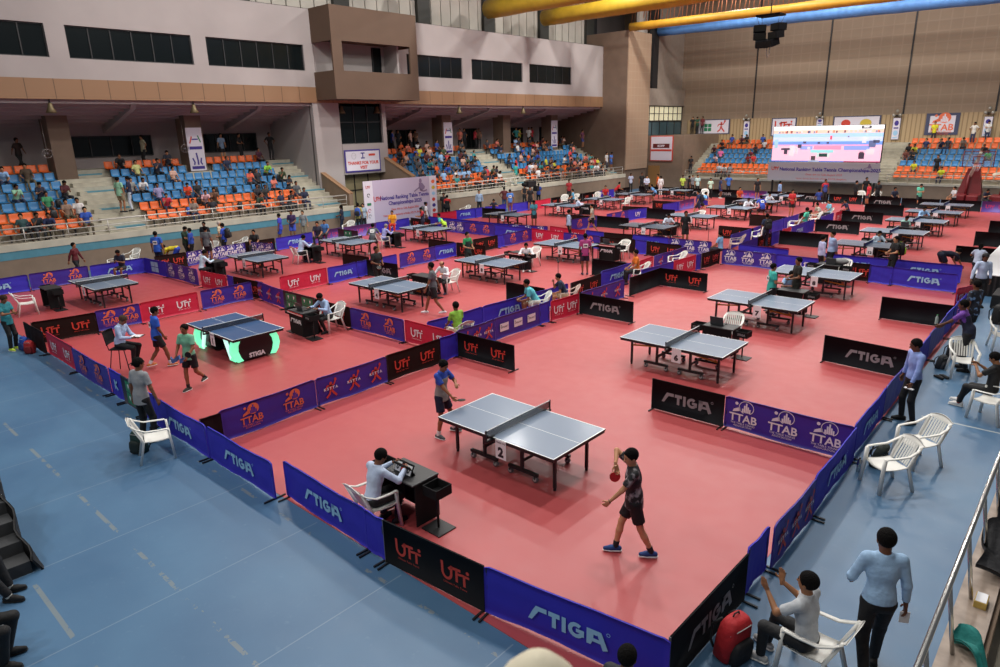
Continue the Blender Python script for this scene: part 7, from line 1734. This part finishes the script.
# pillar banners in the left stand
def pbanner(label, y, z0, z1):
    t = thing('pillar_banner', label, 'banner', (-40.93, y, z0)); w, h = .95, z1 - z0
    MB().box(-.02, 0, 0, w, 0, h).build('banner_cloth', M_BANW, t)
    A = MB(); rect(A, .1, w - .1, h * .04, h * .11); rect(A, .1, w - .1, h * .50, h * .57); stroke(A, [(.2, h * .3), (.3, h * .2), (.25, h * .14)], .09); stroke(A, [(.72, h * .3), (.66, h * .2), (.74, h * .14)], .09); stroke(A, [(.45, h * .42), (.5, h * .25), (.5, h * .14)], .10); rect(A, .3, .68, h * .72, h * .75); flat_x(A, .01).build('navy_print', P_NB, t)
    A = MB(); stroke(A, [(.15, h * .64), (.25, h * .74), (.3, h * .80)], .08); flat_x(A, .012).build('red_print', P_RED, t)
    A = MB(); stroke(A, [(.8, h * .66), (.72, h * .76), (.66, h * .82)], .07); flat_x(A, .012).build('green_print', M_GR, t)
pbanner('tall white banner on the pillar of the left block', 18.35, 4.0, 6.45); pbanner('tall white banner on the pillar above the crowd, left one', 39.05, 4.15, 6.6); pbanner('tall white banner on the pillar near the tan pier', 53.1, 4.2, 6.65)
# framed sign on the corner block
t = thing('sponsor_sign', 'red-framed white sign on the brown corner wall', 'sign', (-35.3, 61.9, 2.6))
MB().box(0, 2.45, 0, .08, 0, 2.4).build('frame', P_RED, t); MB().box(.08, 2.37, -.02, 0, .08, 2.32).build('face', M_BANW, t)
MB().box(.3, 2.1, -.035, -.02, 1.25, 1.65).build('dark_plate', mat('maroon_plate', (.12, .01, .01), .6), t); MB().box(.1, 2.35, -.035, -.02, .95, 1.12).build('red_strip', P_RED, t)
M = MB(); put(M, text_geo('KOPP', .30, .012), 1.2, 1.34, y=-.045); M.build('lettering', M_BANW, t)
# caged lamps and wall fans
for i, y in enumerate((11.0, 17.9, 27.6, 30.5, 38.4, 46.0)):
    t = thing('ceiling_bell_lamp', 'bell-shaped lamp under the tan fascia, ' + ['first from left', 'second from left', 'under the balcony left corner', 'under the balcony right corner', 'over the crowded block', 'near the tan pier'][i], 'lamp', (-38.45, y, 7.2), 0, 'bell lamps under the fascia')
    MB().lathe([(.05, .45), (.09, .40), (.14, .2), (.24, .0), (.22, -.02), (.02, .1)], n=14).build('shade', mat('tarnished_brass', (.16, .12, .06), .5, .5), t); MB().tube([(0, 0, .4), (0, 0, .65)], .03, 6).build('stem', M_BLACK, t)
for i, y in enumerate((12.6, 19.6, 26.2)):
    t = thing('wall_fan', 'white wall fan on the ' + ['first', 'second', 'third'][i] + ' pillar from the left', 'fan', (-40.75, [11.1, 18.1, 25.7][i], 5.3), 0, 'pillar fans')
    MB().tube([(.1 * 0, 0, 0)] + [(.0 + .0, 0, 0.01)], .05, 8).build('motor', M_BANW, t); M = MB(); M.tube([(.0, .22 * math.cos(a), .22 * math.sin(a)) for a in np.linspace(0, 2 * PI, 20)], .012, 5)
    for j in range(8): a = j * PI / 4; M.tube([(0, 0, 0), (.02, .22 * math.cos(a), .22 * math.sin(a))], .006, 4)
    M.build('cage', M_STEEL, t); MB().tube([(0, 0, .05), (-.02, 0, 1.6)], .012, 5).build('rod', M_STEEL, t)
# ---------------------------------------------------------------- basketball stand parked at the far wall
M_HR = mat('dark_red_padding', (.17, .010, .014), .5)
t = thing('basketball_stand', 'red padded basketball stand parked at the far wall', 'basketball stand', (-7.9, 59.2, 0))
MB().box(-.75, -.05, -.9, .9, .12, .72).build('base_pad', M_HR, t, bevel=.08); MB().box(.02, .75, -.9, .9, .12, .72).build('base_pad', M_HR, t, bevel=.08)
M = MB(); M.loft([[(-.75, .3, .7), (.75, .3, .7), (.75, 1.0, .7), (-.75, 1.0, .7)], [(-.30, .5, 2.5), (.40, .5, 2.5), (.40, .9, 2.5), (-.30, .9, 2.5)]], smooth=False); M.build('rear_housing', M_HR, t)
MB().tube([(-.2, .2, .3), (-.15, .3, 2.1)], .09, 10).build('mast', M_HR, t)
M = MB(); M.loft([[(x - .09, y, z), (x + .09, y, z), (x + .09, y + .1, z + .14), (x - .09, y + .1, z + .14)] for x, y, z in ((-.1, .3, 1.9), (.3, -.3, 3.0), (.45, -.9, 3.6))], smooth=False); M.build('boom_arm', mat('cream_boom_paint', (.62, .56, .44), .5), t)
MB().box(-.45, 1.35, -1.25, -1.22, 2.7, 3.75).build('backboard', mat('clear_backboard', (.5, .55, .6), .1, alpha=.18), t)
M = MB()
for a_, b_ in (((-.45, 2.7), (1.35, 2.7)), ((1.35, 2.7), (1.35, 3.75)), ((1.35, 3.75), (-.45, 3.75)), ((-.45, 3.75), (-.45, 2.7)), ((.15, 2.95), (.75, 2.95)), ((.75, 2.95), (.75, 3.4)), ((.75, 3.4), (.15, 3.4)), ((.15, 3.4), (.15, 2.95))): M.tube([(a_[0], -1.27, a_[1]), (b_[0], -1.27, b_[1])], .03, 5)
M.build('board_frame', M_HR, t)
M = MB(); M.tube([(.45 + .23 * math.cos(a), -1.52 + .23 * math.sin(a), 2.85) for a in np.linspace(0, 2 * PI, 20)], .015, 6); M.build('rim', P_ORG, t)
M = MB(); [M.tube([(.45 + .23 * math.cos(a), -1.52 + .23 * math.sin(a), 2.84), (.45 + .12 * math.cos(a + .4), -1.52 + .12 * math.sin(a + .4), 2.42)], .008, 4) for a in np.linspace(0, 2 * PI, 11)]; M.build('net', M_LINE, t)
t = thing('basketball_stand', 'second red basketball stand cut by the right picture edge', 'basketball stand', (-5.6, 58.9, 0))
MB().box(-.9, .9, -.8, .8, .12, .75).build('base_pad', M_HR, t, bevel=.08); MB().tube([(-.35, .2, .7), (-.25, .3, 2.3)], .12, 10).build('mast', M_HR, t)
M = MB(); M.loft([[(x - .09, y, z), (x + .09, y, z), (x + .09, y + .1, z + .14), (x - .09, y + .1, z + .14)] for x, y, z in ((0, .3, 2.3), (-.9, -.3, 2.1))], smooth=False); M.build('boom_arm', mat('cream_boom_paint', (.62, .56, .44), .5), t)
# bags left on the seats of the left stand
for i_, (y_, k_, c_, lab_) in enumerate(((9.4, 0, '17181c', 'black bag on a front seat of the leftmost block'), (8.6, 0, '20263c', 'navy bag on a front seat at the left edge'), (10.4, 2, '1b1c20', 'black bag beside the green shirt, leftmost block'), (11.0, 3, '5a5248', 'grey-brown bag on a blue seat, leftmost block'), (9.9, 1, '2c3438', 'dark grey bag on an orange seat, leftmost block'),
  (15.9, 0, '2f58b0', 'bright blue bag on a front seat, pillared block'), (16.9, 1, '16171a', 'black backpack on an orange seat, pillared block'), (18.3, 2, '1a1b20', 'black backpack on a blue seat, pillared block'), (19.4, 2, '16171c', 'large black bag on a blue seat, pillared block'), (20.9, 2, '1a1a1e', 'black sports bag in the blue rows, pillared block'), (18.8, 0, '24262c', 'dark bag on a front seat, pillared block'), (21.6, 4, '141519', 'black bag high in the blue rows, pillared block'), (22.8, 3, '2a2c33', 'dark bag near the stairs, pillared block'))):
    backpack(lab_, (XW - .98 - .8 * k_, y_, 1.99 + .4 * k_), 1.2 + .5 * (i_ % 3), c_, '0f1013', .82)
# small things on the desks
def lump(name, label, cat, loc, s_, c): 
    M = MB(); M.ball((0, 0, s_[2]), 1, 0, 12, s_); o = M.build(name, cmat(c)); o.location = loc; return tag(o, label, cat)
lump('kit_bag', 'grey kit bag on the desk below the two officials', 'bag', (-7.2, 27.05, .80), (.28, .16, .12), '7a7c7c')
